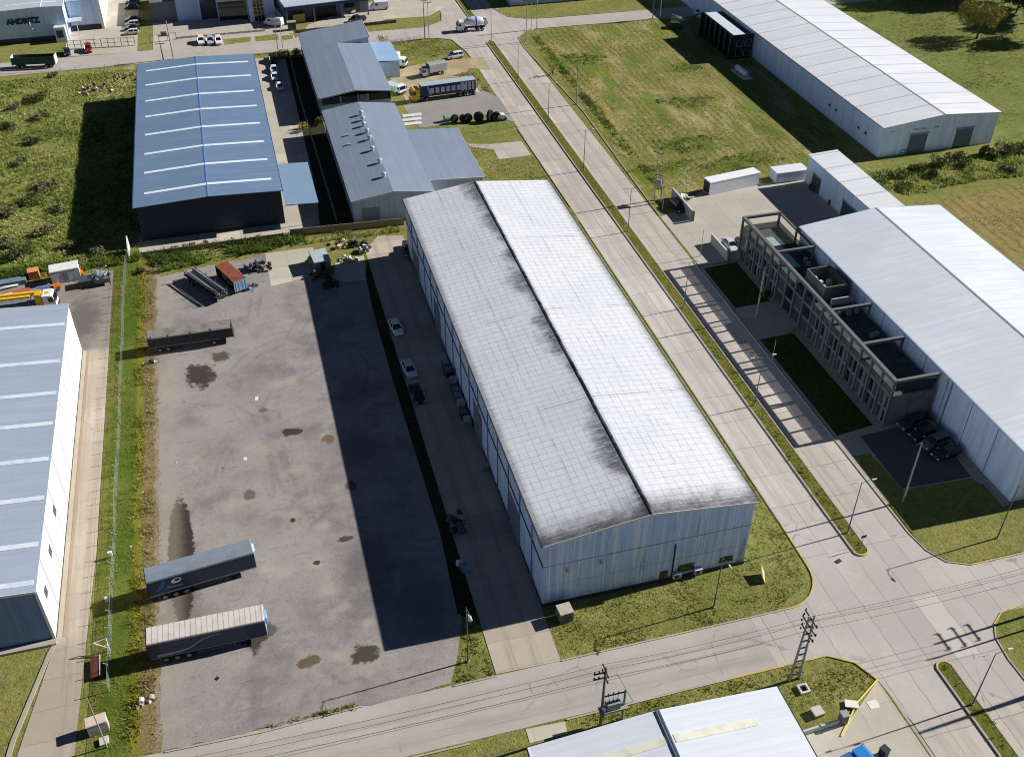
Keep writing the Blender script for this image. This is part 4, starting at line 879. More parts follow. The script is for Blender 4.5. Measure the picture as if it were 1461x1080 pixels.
bpy.data.objects.remove(to); t2_.name = 'lettering'
mb = MB(); mb.box(-53.5, -44.4, 299.9, gy0-.02, 0, .3)
mb = MB(); xg, zg = on_front(97, 58, 302.5); mb.box(-45.4, -42.6, 301.3, gy0-.01, 0, 4.0); ls = mb.build('porch', WHITE_TRIM, F12, True); mb = MB(); mb.box(-45.0, -43.3, 301.25, 301.29, 1.2, 3.2); mb.build('window', paint(60, 60, 92), ls, True)
mb = MB(); mb.box(fx0, fx1-3.5, gy0-.06, gy0-.01, 0, 1.3); mb.build('plinth', paint(58, 62, 68), F12, True)
mb = MB(); mb.tube([(-50.9, 302.9, 3.6), (-51.3, 302.9, 5.6)], .16, 6); mb.build('flue', WHITE_TRIM, F12, True)
F12b = thing('workshop', 'blue-grey workshop with a dark base strip, right of the pale blue factory', 'workshop', (-43, 308, 0))
wz = 8.0
mb = MB(); mb.box(-41.9, -34.0, 309.6, 352, 0, wz); mb.build('wall', an.m, F12b, True)
mb = MB(); mb.box(-33.97, -33.2, 309.6, 352, 0, wz+.1); mb.build('side_wall', wallmetal('white_side_cladding', S(228, 228, 226), 4, .1).m, F12b, True)
mb = MB(); mb.hexa([(-42.0, 309.4, wz+.01), (-33.2, 309.4, wz+.11), (-33.2, 352, wz+.11), (-42.0, 352, wz+.01)], [(-42.0, 309.4, wz+.2), (-33.2, 309.4, wz+.3), (-33.2, 352, wz+.3), (-42.0, 352, wz+.2)]); mb.build('roof', lt.m, F12b, True)
mb = MB(); mb.box(-41.8, -34, 309.5, 309.58, 0, 1.5); mb.build('plinth', paint(34, 40, 54), F12b, True)
mb = MB(); mb.box(-42.1, -38.6, 305.5, 309.4, 3.6, 3.9); cp = mb.build('canopy', paint(178, 190, 196), F12b, True); mb = MB(); mb.box(-40.0, -39.8, 305.8, 306, 0, 3.59); mb.build('post', WHITE_TRIM, cp, True)

O13 = thing('showroom', 'blue showroom block with a tall gridded window front beyond the upper road', 'showroom', (-9, 305, 0))
bl = wallmetal('dusty_blue_cladding', S(176, 196, 226), 2, .1)
mb = MB(); mb.box(-13.2, -6.6, 309.5, 330, 0, 7.5); mb.build('wall', bl.m, O13, True)
mb = MB(); mb.box(-6.55, -2.1, 310.5, 330, 0, 6.0); mb.build('link_wall', paint(60, 64, 74), O13, True)
mb = MB(); mb.box(-2.05, 6.6, 307.2, 330, 0, 7.2); mb.build('wall', bl.m, O13, True)
mb = MB(); mb.box(-1.7, 6.2, 307.1, 307.18, .2, 5.4); mb.build('glass_front', GLASS, O13, True)
mb = MB(); mb.box(6.65, 13.8, 303.8, 330, 0, 9.2); mb.build('tower', bl.m, O13, True)
mb = MB(); mb.box(6.4, 12.6, 303.4, 312, 9.22, 9.6); mb.build('roof', WHITE_TRIM, O13, True)
mb = MB(); mb.box(7.9, 10.8, 303.7, 303.78, .2, 8.4); gw_ = mb.build('window', GLASS, O13, True)
mb = MB()
for x_ in (7.9, 8.87, 9.83, 10.8): mb.box(x_-.07, x_+.07, 303.6, 303.69, .2, 8.4)
for z_ in (.3, 2.3, 4.3, 6.3, 8.3): mb.box(7.9, 10.8, 303.55, 303.6, z_-.07, z_+.07)
mb.build('mullions', paint(196, 180, 140, .5), gw_, True)
sh13 = sheetmetal('grey_flat_roof', S(112, 116, 124), 'x', 1.5, .2, .2, .6)
mb = MB(); mb.box(-20.2, -13.25, 311, 332, 0, 5.6); mb.build('side_wing', sh13.m, O13, True)

F14 = thing('depot', 'depot with a navy fascia and an open dark bay beyond the upper road', 'depot', (18, 296, 0))
p0_, p1_ = (16.6, 299.0), (40.6, 301.6); dx_, dy_ = p1_[0]-p0_[0], p1_[1]-p0_[1]; ln = math.hypot(dx_, dy_); ux, uy = dx_/ln, dy_/ln; nx, ny = -uy, ux
def fr(u, v, z): return (p0_[0]+ux*u+nx*v, p0_[1]+uy*u+ny*v, z)
def fbox(mb, u0, u1, v0, v1, z0, z1): return mb.hexa([fr(u0, v0, z0), fr(u1, v0, z0), fr(u1, v1, z0), fr(u0, v1, z0)], [fr(u0, v0, z1), fr(u1, v0, z1), fr(u1, v1, z1), fr(u0, v1, z1)])
mb = MB(); fbox(mb, 0, ln, 3.2, 24, 0, 4.2); mb.build('wall', wallmetal('slate_cladding', S(96, 106, 122), 1).m, F14, True)
mb = MB(); fbox(mb, -.3, ln+.3, 0, 3.4, 4.22, 5.0); mb.build('fascia', paint(34, 62, 112, .5), F14, True)
mb = MB(); fbox(mb, -.3, ln+.3, -.05, 24, 5.02, 5.2); mb.build('roof', lt.m, F14, True)
mb = MB(); fbox(mb, 8, 15, 3.1, 3.18, 0, 3.6); mb.build('dark_bay_panel', paint(14, 16, 20), F14, True)  # closed panel, the bay's inner shade put into its near-black colour
mb = MB(); fbox(mb, 17.5, 22, 3.1, 3.18, .6, 3.4); mb.build('shop_window', GLASS, F14, True)
for u in (.2, 8, 16, ln-.4):
    mb = MB(); fbox(mb, u-.2, u+.2, .3, .7, 0, 4.2); mb.build('column', paint(110, 120, 134), F14, True)
mb = MB(); fbox(mb, 2.0, 5.4, 1.2, 3.0, 0, 2.3); mb.build('yellow_counter', paint(186, 164, 84), F14, True)

F15 = thing('roadside_store', 'light blue store beyond the upper junction, its shadow across the avenue', 'store', (82, 299.4, 0))
mb = MB(); mb.box(82.2, 122, 299.4, 330, 0, 7.2); mb.build('wall', an.m, F15, True)
mb = MB(); mb.box(81.9, 122.3, 299.1, 330.3, 7.22, 7.45); mb.build('roof', sheetmetal('light_blue_roof', S(146, 184, 214), 'x', 1, .15, .1, .45).m, F15, True)
mb = MB(); mb.box(82.1, 122, 299.3, 299.39, 0, .5); mb.build('plinth', WHITE_TRIM, F15, True)
# ================================================================== VEHICLES
_cache = {}
def share(key, fn, name, mats, parent, smooth=False, loc=None, label=None):
    """build a mesh once, reuse its data in later copies"""
    if key in _cache:
        o = bpy.data.objects.new(name, _cache[key]); COL.objects.link(o); o.parent = parent
    else:
        mb = MB(); fn(mb); o = mb.build(name, mats, parent, smooth=smooth); _cache[key] = o.data
    if loc: o.location = loc
    if label: o['label'] = label
    return o
def wheel(root, x, y, r=.32, w=.22, dual=False):
    o = share(('tyre', r, w), lambda mb: mb.lathe([(r*.6, -w/2), (r*.93, -w/2), (r, -w*.3), (r, w*.3), (r*.93, w/2), (r*.6, w/2)], n=18, axis='Y'), 'wheel', RUBBER, root, loc=(x, y, r))
    share(('rim', r, w), lambda mb: mb.lathe([(r*.2, -w/2-.012), (r*.58, -w/2-.012), (r*.6, -w/2+.02), (r*.6, w/2-.02), (r*.58, w/2+.012), (r*.2, w/2+.012)], n=14, axis='Y'), 'rim', STEEL, o)
    return o
CARS = {  # length, width, hood z, belt z, roof z, cabin: rear foot, rear top, front top, front foot (x from the middle), wheel radius
    'sedan': (4.5, 1.78, .78, .92, 1.44, (-1.75, -1.0, .45, 1.2), .32), 'hatch': (3.95, 1.72, .82, .94, 1.48, (-1.9, -1.5, .45, 1.15), .31),
    'suv': (4.55, 1.86, .95, 1.08, 1.72, (-2.2, -1.85, .5, 1.2), .36), 'pickup': (5.2, 1.86, 1.0, 1.12, 1.76, (-.75, -.55, .75, 1.4), .38),
    'van': (5.6, 2.02, 1.15, 1.35, 2.45, (-2.75, -2.68, 1.35, 2.15), .35)}
def car_body(mb, k):
    L_, W_, zh, zb, zr, cab, r = CARS[k]; h = W_/2
    st = [(-L_/2, .86, .42, .62, zb*.8), (-L_/2+.12, .95, .28, .6, zb*.96), (cab[0], 1, .24, .6, zb), (0, 1, .24, .6, zb), (cab[3], 1, .24, .6, zb), (cab[3]+.35, .99, .24, .6, zh+.04), (L_/2-.35, .96, .26, .58, zh-.06), (L_/2-.08, .88, .3, .55, zh-.2), (L_/2, .78, .4, .5, zh-.32)]
    if k == 'van': st = [(-L_/2, .92, .4, .7, zr*.96), (-L_/2+.08, .98, .3, .7, zr), (0, 1, .28, .7, zr+.03), (cab[2], .98, .28, .7, zr), (cab[3], .97, .28, .7, zb), (L_/2-.2, .93, .3, .6, zh-.1), (L_/2, .8, .4, .55, zh-.4)]
    rings = []
    for x, f, z0, zm, z1 in st:
        w = h*f; up = .86 if k != 'van' or z1 < 2 else .82
        rings.append([(x, -w*.9, z0), (x, -w, zm), (x, -w*.98, z1-.1), (x, -w*up, z1), (x, w*up, z1), (x, w*.98, z1-.1), (x, w, zm), (x, w*.9, z0)])
    n = 8; v = [p for R_ in rings for p in R_]; f = []
    for i in range(len(rings)-1):
        for j in range(n): f.append((i*n+j, i*n+(j+1) % n, (i+1)*n+(j+1) % n, (i+1)*n+j))
    f.append(tuple(range(n))); f.append(tuple((len(rings)-1)*n+j for j in range(n-1, -1, -1)))
    mb.add(v, f)
def car_glass(mb, k):
    L_, W_, zh, zb, zr, (a, b, c, d), r = CARS[k]; w0 = W_/2*.88; w1 = W_/2*.7
    if k == 'van':
        mb.hexa([(c+.04, -w0, zb+.1), (d-.02, -w0, zb+.1), (d-.02, w0, zb+.1), (c+.04, w0, zb+.1)], [(c-.02, -w1*1.1, zr-.25), (c+.14, -w1*1.1, zr-.25), (c+.14, w1*1.1, zr-.25), (c-.02, w1*1.1, zr-.25)])
        return
    mb.hexa([(a, -w0, zb-.02), (d, -w0, zb-.02), (d, w0, zb-.02), (a, w0, zb-.02)], [(b, -w1, zr-.03), (c, -w1, zr-.03), (c, w1, zr-.03), (b, w1, zr-.03)])
def car_roof(mb, k):
    L_, W_, zh, zb, zr, (a, b, c, d), r = CARS[k]; w0 = W_/2*.88; w1 = W_/2*.7
    mb.hexa([(b-.06, -w1-.02, zr-.05), (c+.03, -w1-.02, zr-.05), (c+.03, w1+.02, zr-.05), (b-.06, w1+.02, zr-.05)], [(b+.1, -w1+.1, zr+.01), (c-.12, -w1+.1, zr+.01), (c-.12, w1-.1, zr+.01), (b+.1, w1-.1, zr+.01)])
    for s in (-1, 1):
        for (x0, x1) in ((a, b), (d, c)): mb.tube([(x0, s*w0, zb-.03), (x1, s*w1, zr-.02)], .045, 4)
        xm = (b+c)/2-.1; mb.tube([(xm, s*(w0+.01), zb-.03), (xm, s*(w1+.01), zr-.02)], .045, 4)
    if k == 'pickup':
        pass
def car(kind, rgb, front, rear, label, group=None, name='parked_car', cat='car', flip=False):
    """front and rear: pixels of the two ends on the ground"""
    a = Vector(G(*front)); b = Vector(G(*rear)); c = (a+b)/2; d = a-b
    root = thing(name, label, cat, (c.x, c.y, _z[0]+.004), math.atan2(d.y, d.x), group)
    k = kind; P_ = paint(*rgb, rough=.28, spec=.5, dirt=.04)
    L_, W_, zh, zb, zr, cab, r = CARS[k]
    share(('body', k, rgb), lambda mb: car_body(mb, k), 'body', P_, root)
    share(('glass', k), lambda mb: car_glass(mb, k), 'window', GLASS, root)
    if k != 'van': share(('roof', k, rgb), lambda mb: car_roof(mb, k), 'roof', P_, root)
    else:
        for s in (-1, 1): share(('vanwin', s), lambda mb: mb.box(.35, 1.35, s*W_/2*.985-.02, s*W_/2*.985+.02, 1.4, 2.0), 'window', GLASS, root)
    if k == 'pickup': share(('bed', k), lambda mb: mb.box(-2.5, -.85, -.72, .72, zb-.1, zb+.012), 'bed', DARKSTEEL, root)
    for x in (-L_/2+.8, L_/2-.85):
        for s in (-1, 1): wheel(root, x, s*(W_/2-.1), r, .22)
    for s in (-1, 1):
        share(('hl', k, s), lambda mb: mb.cbox((L_/2-.12, s*W_/2*.68, zh-.24), .2, .34, .14), 'headlight', LAMP_GLASS, root)
        share(('tl', k, s), lambda mb: mb.cbox((-L_/2+.05, s*W_/2*.74, zb*.78), .12, .26, .18), 'taillight', RED_LENS, root)
        share(('mir', k, s), lambda mb: mb.cbox((cab[3]-.35, s*(W_/2+.08), zb+.06), .12, .2, .14), 'mirror', P_, root)
    return root
WHITE = (222, 224, 226); BLACKC = (24, 25, 28); SILV = (168, 172, 178)
# cars in the shade beside the warehouse
car('sedan', WHITE, (569, 479), (561, 463), 'white sedan nearest the rear of the soot-roofed warehouse driveway', 'cars on the shaded driveway')
car('sedan', (205, 210, 218), (588, 539), (580, 522), 'white sedan parked just behind the black sedan on the driveway', 'cars on the shaded driveway')
car('sedan', BLACKC, (599, 575), (591, 557), 'black sedan deep in the warehouse shade', 'cars on the shaded driveway')
car('pickup', (60, 66, 76), (584, 368), (581, 352), 'dark pickup tight against the far corner of the warehouse')
# beside the blue-roofed hall
for f_, r__, l_ in (((392, 109), (390, 96), 'white sedan topmost of three beside the blue-roofed hall'), ((393, 119), (391, 107), 'white sedan middle of three beside the blue-roofed hall'), ((401, 133), (398, 121), 'white sedan lowest of three beside the blue-roofed hall')):
    car('sedan', WHITE, f_, r__, l_, 'cars beside the blue-roofed hall')
car('suv', BLACKC, (390, 94), (389, 84), 'black car under the bush beside the blue-roofed hall')
# upper road
for x0, l_, c_ in ((287, 'white off-roader on the kerb, outer one beside its long shadow', WHITE), (300, 'silver van-like car between two white off-roaders', SILV), (312, 'white off-roader next to the lawn strip', WHITE)):
    car('suv', c_, (x0+1, 67), (x0-1, 57), l_, 'cars in front of the gridded showroom')
car('suv', (128, 30, 36), (127, 79), (126, 68), 'red car waiting at the factory gate')
car('sedan', (40, 42, 60), (97, 82), (95, 73), 'dark car by the lawn in front of the pale blue factory')
car('van', WHITE, (530, 15), (552, 13), 'white panel van on the depot forecourt', name='panel_van', cat='van')
car('hatch', WHITE, (500, 20), (515, 16), 'white hatchback in front of the depot', )
car('pickup', (52, 54, 58), (500, 33), (520, 29), 'dark pickup below the white hatchback at the depot', name='pickup_truck', cat='pickup')
car('van', WHITE, (382, 36), (400, 38), 'white van next to the showroom window tower', name='panel_van', cat='van')
car('suv', WHITE, (640, 85), (658, 82), 'white car on the sandy lot entrance beside the avenue')
for i, (x0, y0) in enumerate(((190, 6), (188, 13), (190, 31), (190, 37), (189, 43), (189, 49))):
    car('hatch' if i % 2 else 'sedan', [(70, 74, 84), (30, 32, 36), (60, 64, 70), (190, 194, 198), (40, 44, 50), (206, 208, 210)][i], (x0-7, y0+1), (x0+6, y0), ['grey sedan at the far end of the workshop car row', 'black hatchback second from the far end of the workshop car row', 'dark grey sedan midway in the workshop car row', 'silver hatchback midway in the workshop car row', 'charcoal sedan near the gate end of the workshop car row', 'white hatchback nearest the gate in the workshop car row'][i], 'cars in a row beside the workshop')
# long hall
for i, (x0, y0, c_) in enumerate(((998, 21, WHITE), (1004, 26, WHITE), (1009, 31, (40, 42, 46)), (1014, 37, (176, 180, 186)))):
    car('sedan', c_, (x0-6, y0+1), (x0+7, y0-1), ['white car outermost in the row by the black office block', 'white car second in the row by the black office block', 'dark car third in the row by the black office block', 'silver car nearest the black office block'][i], 'cars by the black office block')
# concrete lot and office parking
car('suv', BLACKC, (975, 308), (957, 290), 'black off-roader in the shade of the lot wall')
car('sedan', (196, 204, 210), (1048, 361), (1034, 345), 'silver sedan behind the low lot wall')
car('hatch', (58, 62, 68), (1060, 362), (1053, 345), 'dark hatchback squeezed between silver sedan and framed offices')
car('suv', (62, 66, 74), (1288, 612), (1310, 604), 'grey car nearest the framed offices in the dark parking bay', 'cars in the dark parking bay')
car('sedan', (36, 38, 44), (1303, 627), (1330, 618), 'black sedan second in the dark parking bay', 'cars in the dark parking bay')
car('suv', (74, 90, 92), (1318, 641), (1345, 630), 'grey-green car third in the dark parking bay', 'cars in the dark parking bay')
car('sedan', (66, 44, 50), (1335, 655), (1362, 645), 'maroon sedan nearest the open end of the dark parking bay', 'cars in the dark parking bay')

# ---- lorries
def cab(root, x, rgb, w=2.45, z0=.55, h=2.3, ln=2.0, sleeper=True):
    P_ = paint(*rgb, rough=.35, dirt=.08)
    prof = [(x-ln/2, z0), (x+ln/2, z0), (x+ln/2+.06, z0+h*.42), (x+ln/2-.28, z0+h*.93), (x+ln/2-.6, z0+h), (x-ln/2, z0+h)]
    mb = MB(); mb.extr(prof, -w/2, w/2); c = mb.build('cab', P_, root)
    mb = MB(); mb.hexa([(x+ln/2+.07, -w/2+.12, z0+h*.45), (x+ln/2+.1, -w/2+.12, z0+h*.45), (x+ln/2+.1, w/2-.12, z0+h*.45), (x+ln/2+.07, w/2-.12, z0+h*.45)], [(x+ln/2-.24, -w/2+.18, z0+h*.88), (x+ln/2-.2, -w/2+.18, z0+h*.88), (x+ln/2-.2, w/2-.18, z0+h*.88), (x+ln/2-.24, w/2-.18, z0+h*.88)]); mb.build('windscreen', GLASS, c)
    for s in (-1, 1):
        mb = MB(); mb.box(x-ln*.05, x+ln/2-.28, s*w/2-.015, s*w/2+.015, z0+h*.48, z0+h*.85); mb.build('side_window', GLASS, c)
        mb = MB(); mb.cbox((x+ln/2-.05, s*(w/2+.18), z0+h*.62), .12, .22, .5); mb.build('mirror', DARKSTEEL, c)
        mb = MB(); mb.cbox((x+ln/2+.05, s*w*.36, z0+.28), .12, .36, .2); mb.build('headlight', LAMP_GLASS, c)
    mb = MB(); mb.box(x+ln/2-.1, x+ln/2+.18, -w/2, w/2, z0-.2, z0+.12); mb.build('bumper', DARKSTEEL, c)
    return c
def axle(root, x, w=2.4, r=.5, t=.5):
    for s in (-1, 1): wheel(root, x, s*(w/2-t/2), r, t)
def chassis(root, x0, x1, z=1.0, w=.9):
    mb = MB(); mb.box(x0, x1, -w/2, -w/2+.12, z-.28, z); mb.box(x0, x1, w/2-.12, w/2, z-.28, z)
    for k in range(6):
        xx = x0+.3+(x1-x0-.6)*k/5; mb.box(xx-.06, xx+.06, -w/2+.12, w/2-.12, z-.22, z-.05)
    mb.build('chassis', DARKSTEEL, root)
def trailer(label, front, rear, z0, top, side_rgb, roof_rgb, ribs, rear_rgb, marks=None, name='box_trailer', length=13.4):
    a = Vector(G(*front)); b = Vector(G(*rear)); c = (a+b)/2; d = (a-b)
    root = thing(name, label, 'trailer', (c.x, c.y, _z[0]+.004), math.atan2(d.y, d.x))
    L_ = length/2; w = 1.27; zb = 1.15
    sd = Mat('trailer_side', S(*side_rgb), .45, .4); sd.mix(sd.sm(sd.noise(.6, 5), .48, .75), tuple(v*.7 for v in S(*side_rgb)[:3])+(1.,)); sd.mix(sd.sm(sd.z, 1.9, 1.1), tuple(v*.6+.01 for v in S(*side_rgb)[:3])+(1.,), .5)
    mb = MB(); mb.box(-L_, L_, -w, w, zb, top-.09); mb.build('body', sd.m, root)
    rm = Mat('trailer_roof', S(*roof_rgb), .55, .35, obj=True); kf = lambda f: tuple(v*f for v in S(*roof_rgb)[:3])+(1.,)
    rm.mix(rm.sm(rm.noise(.5, 5), .42, .65), kf(.82)); rm.mix(rm.sm(rm.noise(3, 4), .5, .8), kf(.75), .5)
    if ribs: rm.mix(rm.line(rm.x, ribs, .2, .05, .03), kf(.4), .8)
    else: rm.mix(rm.sm(rm.noise(1, 3, .6, (.3, 3, 1)), .5, .7), kf(.8), .8)
    mb = MB(); mb.hexa([(-L_, -w, top-.088), (L_, -w, top-.088), (L_, w, top-.088), (-L_, w, top-.088)], [(-L_+.05, -w+.06, top), (L_-.05, -w+.06, top), (L_-.05, w-.06, top), (-L_+.05, w-.06, top)]); mb.build('roof', rm.m, root)
    for s in (-1, 1):
        mb = MB(); mb.box(-L_, L_, s*(w+.018)-.015, s*(w+.018)+.015, top-.3, top-.16); mb.build('top_rail', paint(120, 126, 134), root)
        mb = MB(); mb.box(-L_, L_, s*(w+.018)-.015, s*(w+.018)+.015, zb, zb+.14); mb.build('bottom_rail', paint(108, 112, 118), root)
    mb = MB(); mb.box(L_+.003, L_+.05, -w, w, zb, top-.1); fp = mb.build('front_panel', paint(*rear_rgb, rough=.4), root)
    mb = MB(); mb.box(L_+.055, L_+.3, -.7, .7, top-1.3, top-.4); mb.build('cooling_unit', paint(*[min(255, v+12) for v in rear_rgb]), fp)
    for s in (-1, 1):
        mb = MB(); mb.box(-L_-.06, -L_-.003, *(sorted((s*.02, s*w))), zb, top-.1); dr__ = mb.build('rear_door', sd.m, root)
        mb = MB(); mb.tube([(-L_-.1, s*.3, zb+.1), (-L_-.1, s*.3, top-.2)], .025, 5); mb.build('lock_bar', STEEL, dr__)
    chassis(root, -L_+.1, L_-.6, zb-.003, 1.0)
    for x in (-L_+1.6, -L_+2.9, -L_+4.2): axle(root, x, 2.5, .5, .5)
    for s in (-1, 1):
        mb = MB(); mb.tube([(L_-3, s*.7, .1), (L_-3, s*.7, zb-.2)], .08, 6); mb.box(L_-3.2, L_-2.8, s*.7-.15, s*.7+.15, 0, .08); mb.build('landing_leg', DARKSTEEL, root)
        mb = MB(); mb.tube([(-L_+5.2, s*1.15, .62), (L_-3.6, s*1.15, .62)], .05, 5); mb.tube([(-L_+5.4, s*1.15, .62), (-L_+5.4, s*1.1, zb)], .04, 5); mb.tube([(L_-3.8, s*1.15, .62), (L_-3.8, s*1.1, zb)], .04, 5); mb.build('side_guard', STEEL, root)
    if marks: marks(root, L_, w, zb, top)
    return root
def ellipse_mark(x0, z0, rx, rz, inner, y, n=20, tilt=.25):
    mb = MB(); o = []; i_ = []
    for k in range(n):
        a = 2*PI*k/n; o.append((x0+rx*math.cos(a)+tilt*rz*math.sin(a), y, z0+rz*math.sin(a))); i_.append((x0+.1+rx*inner*math.cos(a)+tilt*rz*inner*math.sin(a), y, z0+.08+rz*inner*.8*math.sin(a)))
    for k in range(n): mb.quad(o[k], o[(k+1) % n], i_[(k+1) % n], i_[k])
    return mb
def marks_blue(root, L_, w, zb, top):
    y = -w-.006
    ellipse_mark(-L_+3.4, zb+1.75, .62, .42, .62, y).build('oval_emblem', paint(214, 220, 226, .5, dirt=.05), root)
    mb = MB(); mb.poly([(-L_+.8, y, zb+.6), (-L_+1.6, y, zb+2.0), (-L_+2.2, y, zb+2.2), (-L_+1.7, y, zb+1.1)]); mb.poly([(-L_+1.5, y, zb+.55), (-L_+2.2, y, zb+1.2), (-L_+2.7, y, zb+1.5), (-L_+2.5, y, zb+.8)]); mb.build('blue_swoosh', paint(48, 92, 140, .5, dirt=.05), root)
    mb = MB()
    for k in range(8): mb.quad((-L_+2.0+k*.26, y, zb+.75), (-L_+2.18+k*.26, y, zb+.75), (-L_+2.18+k*.26, y, zb+.92), (-L_+2.0+k*.26, y, zb+.92))
    mb.build('small_lettering', paint(150, 166, 186, .5), root)
def marks_swoosh(root, L_, w, zb, top):
    y = -w-.006; mb = MB(); pts = []
    for k in range(25):
        t = k/24; x = -L_+.8+t*7.6; z = zb+.35+.15*t+1.55/(1+math.exp(-(t-.6)*13)); pts.append((x, z, .17*(1-t)+.05))
    for (x0, z0, a), (x1, z1, b) in zip(pts[:-1], pts[1:]): mb.quad((x0, y, z0-a), (x1, y, z1-b), (x1, y, z1+b), (x0, y, z0+a))
    mb.build('pale_swoosh', paint(128, 140, 158, .5, dirt=.05), root)
    mb = MB()
    for k in range(11): mb.quad((-L_+1.2+k*.3, y, zb+1.75), (-L_+1.4+k*.3, y, zb+1.75), (-L_+1.4+k*.3, y, zb+1.98), (-L_+1.2+k*.3, y, zb+1.98))
    mb.build('faded_lettering', paint(62, 74, 98, .5), root)
def mid_ground(pt_top_far, pt_top_near, z): pass
def tr_px(tl, tr, bl, br, z):
    """roof corners in the picture -> ends of the centre line on the ground, as pixels are not needed"""
    A_ = [Vector(G(*p, z)) for p in (tl, tr, bl, br)]
    return (A_[0]+A_[2])/2, (A_[1]+A_[3])/2
_oG = G
def at_roof(fn, tl, tr, bl, br, z, **kw):
    l_, r__ = tr_px(tl, tr, bl, br, z)
    mid = (l_+r__)/2; d = (r__-l_)
    root = fn(**kw); root.location = (mid.x, mid.y, root.location.z); root.rotation_euler = (0, 0, math.atan2(d.y, d.x)); return root
at_roof(trailer, (204, 811), (355, 769), (210, 831), (361, 788), 3.9, label='box trailer with a dusty grey roof and an oval emblem on its navy side', front=(360, 790), rear=(205, 830), z0=0, top=3.9, side_rgb=(38, 50, 74), roof_rgb=(128, 138, 150), ribs=0, rear_rgb=(190, 196, 202), marks=marks_blue, length=13.0)
at_roof(trailer, (208, 896), (371, 863), (211, 919), (377, 884), 3.9, label='box trailer with a pale ribbed roof and a pale swoosh on its navy side', front=(378, 885), rear=(208, 915), z0=0, top=3.9, side_rgb=(34, 46, 76), roof_rgb=(208, 200, 192), ribs=.62, rear_rgb=(136, 166, 196), marks=marks_swoosh, length=13.3)
# open bulk trailer
def bulk_trailer():
    root = thing('bulk_trailer', 'old high-sided open trailer with a dull grey cover and four blue straps', 'trailer', (0, 0, _z[0]+.004))
    L_ = 6.7; w = 1.25; zb = 1.2; top = 3.1
    sd = paint(34, 38, 46, .7, dirt=.2)
    mb = MB()
    mb.box(-L_, L_, -w, -w+.07, zb, top); mb.box(-L_, L_, w-.07, w, zb, top); mb.box(-L_, -L_+.07, -w+.07, w-.07, zb, top); mb.box(L_-.07, L_, -w+.07, w-.07, zb, top); mb.build('body', sd, root)
    cv_ = Mat('dull_cover', S(136, 132, 124), .85); cv_.mix(cv_.sm(cv_.noise(.6, 5), .45, .65), S(112, 110, 104)); cv_.mix(cv_.sm(cv_.noise(4, 3), .5, .8), S(90, 88, 84), .5)
    mb = MB(); mb.hexa([(-L_+.071, -w+.071, top-.2), (L_-.071, -w+.071, top-.2), (L_-.071, w-.071, top-.2), (-L_+.071, w-.071, top-.2)], [(-L_+.08, -w+.08, top-.12), (L_-.08, -w+.08, top-.12), (L_-.08, w-.08, top+.05), (-L_+.08, w-.08, top+.05)]); mb.build('cover', cv_.m, root)
    mb = MB(); mb.box(-L_+.3, L_-.1, -w-.1, -w-.003, top-.14, top-.02); mb.build('ledge', paint(150, 146, 136), root)
    for x in (-3.4, 0.1, 3.3, -L_+.6):
        mb = MB(); mb.box(x-.09, x+.09, -w-.16, -w+.5, top-.02, top+.02); mb.box(x-.09, x+.09, -w-.16, -w-.104, top-.9, top-.02); mb.build('strap', paint(40, 66, 116), root)
    mb = MB(); mb.box(-L_+.3, L_-2, -w-.06, -w-.003, zb-.02, zb+.1); mb.build('side_rail', paint(120, 118, 112), root)
    chassis(root, -L_+.1, L_-.7, zb-.003, 1.0)
    for x in (-L_+1.6, -L_+2.9, L_-3.2): axle(root, x, 2.4, .5, .45)
    mb = MB(); mb.box(L_+.003, L_+.1, -w, w, zb-.4, zb+.2); mb.build('headboard', paint(60, 56, 52), root)
    return root
at_roof(bulk_trailer, (211, 472), (326, 457), (213, 484), (329, 467), 3.05)
# flat skeleton trailer loaded with rails, and the rusty container
def place(root, a, b, z=0.):
    a = Vector(G(*a, z)); b = Vector(G(*b, z)); c = (a+b)/2; root.location = (c.x, c.y, _z[0]+.004); root.rotation_euler = (0, 0, math.atan2((b-a).y, (b-a).x)); return (b-a).length
sk_ = thing('flatbed_trailer', 'derelict flatbed trailer loaded with long steel profiles', 'trailer', (0, 0, 0))
ln_ = place(sk_, (270, 388), (318, 422), 1.4)
h_ = max(4.2, ln_/2)
mb = MB(); mb.box(-h_, h_, -1.15, 1.15, 1.1, 1.25); mb.build('bed', paint(58, 58, 62, .8), sk_)
chassis(sk_, -h_+.1, h_-.2, 1.097, .9)
for x in (-h_+1.2, -h_+2.4, h_-1.4): axle(sk_, x, 2.2, .5, .4)
for s in (-1, 1):
    for x in (-h_+.3, -1.5, 1.5, h_-.3):
        mb = MB(); mb.box(x-.06, x+.06, s*1.1-.06, s*1.1+.06, 1.253, 2.4); mb.build('stake', paint(70, 72, 78), sk_)
rl = random.Random(5)
for k in range(14):
    y = -.95+k*.145; z = 1.3+rl.random()*.7; st_ = thing('steel_profile', 'long steel profile lying in the bundle on the derelict flatbed', 'profile', (0, 0, 0), group='steel profiles on the derelict flatbed')
    mb = MB(); o1 = rl.uniform(-.5, .4); mb.box(-h_+.2+abs(o1), h_-.2+o1*.5, -.05, .05, 0, .12); mb.build('bar', paint(*[(150, 156, 164), (84, 92, 104), (60, 66, 78), (170, 176, 182)][k % 4], .5), st_)
    Mx = Matrix.Rotation(sk_.rotation_euler.z, 4, 'Z'); p_ = Mx @ Vector((0, y, z)); st_.location = (sk_.location.x+p_.x, sk_.location.y+p_.y, sk_.location.z+p_.z); st_.rotation_euler = (0, 0, sk_.rotation_euler.z+rl.uniform(-.02, .02))
ct = thing('container', 'rusty-roofed open-sided container with pale blue end doors', 'container', (0, 0, 0))
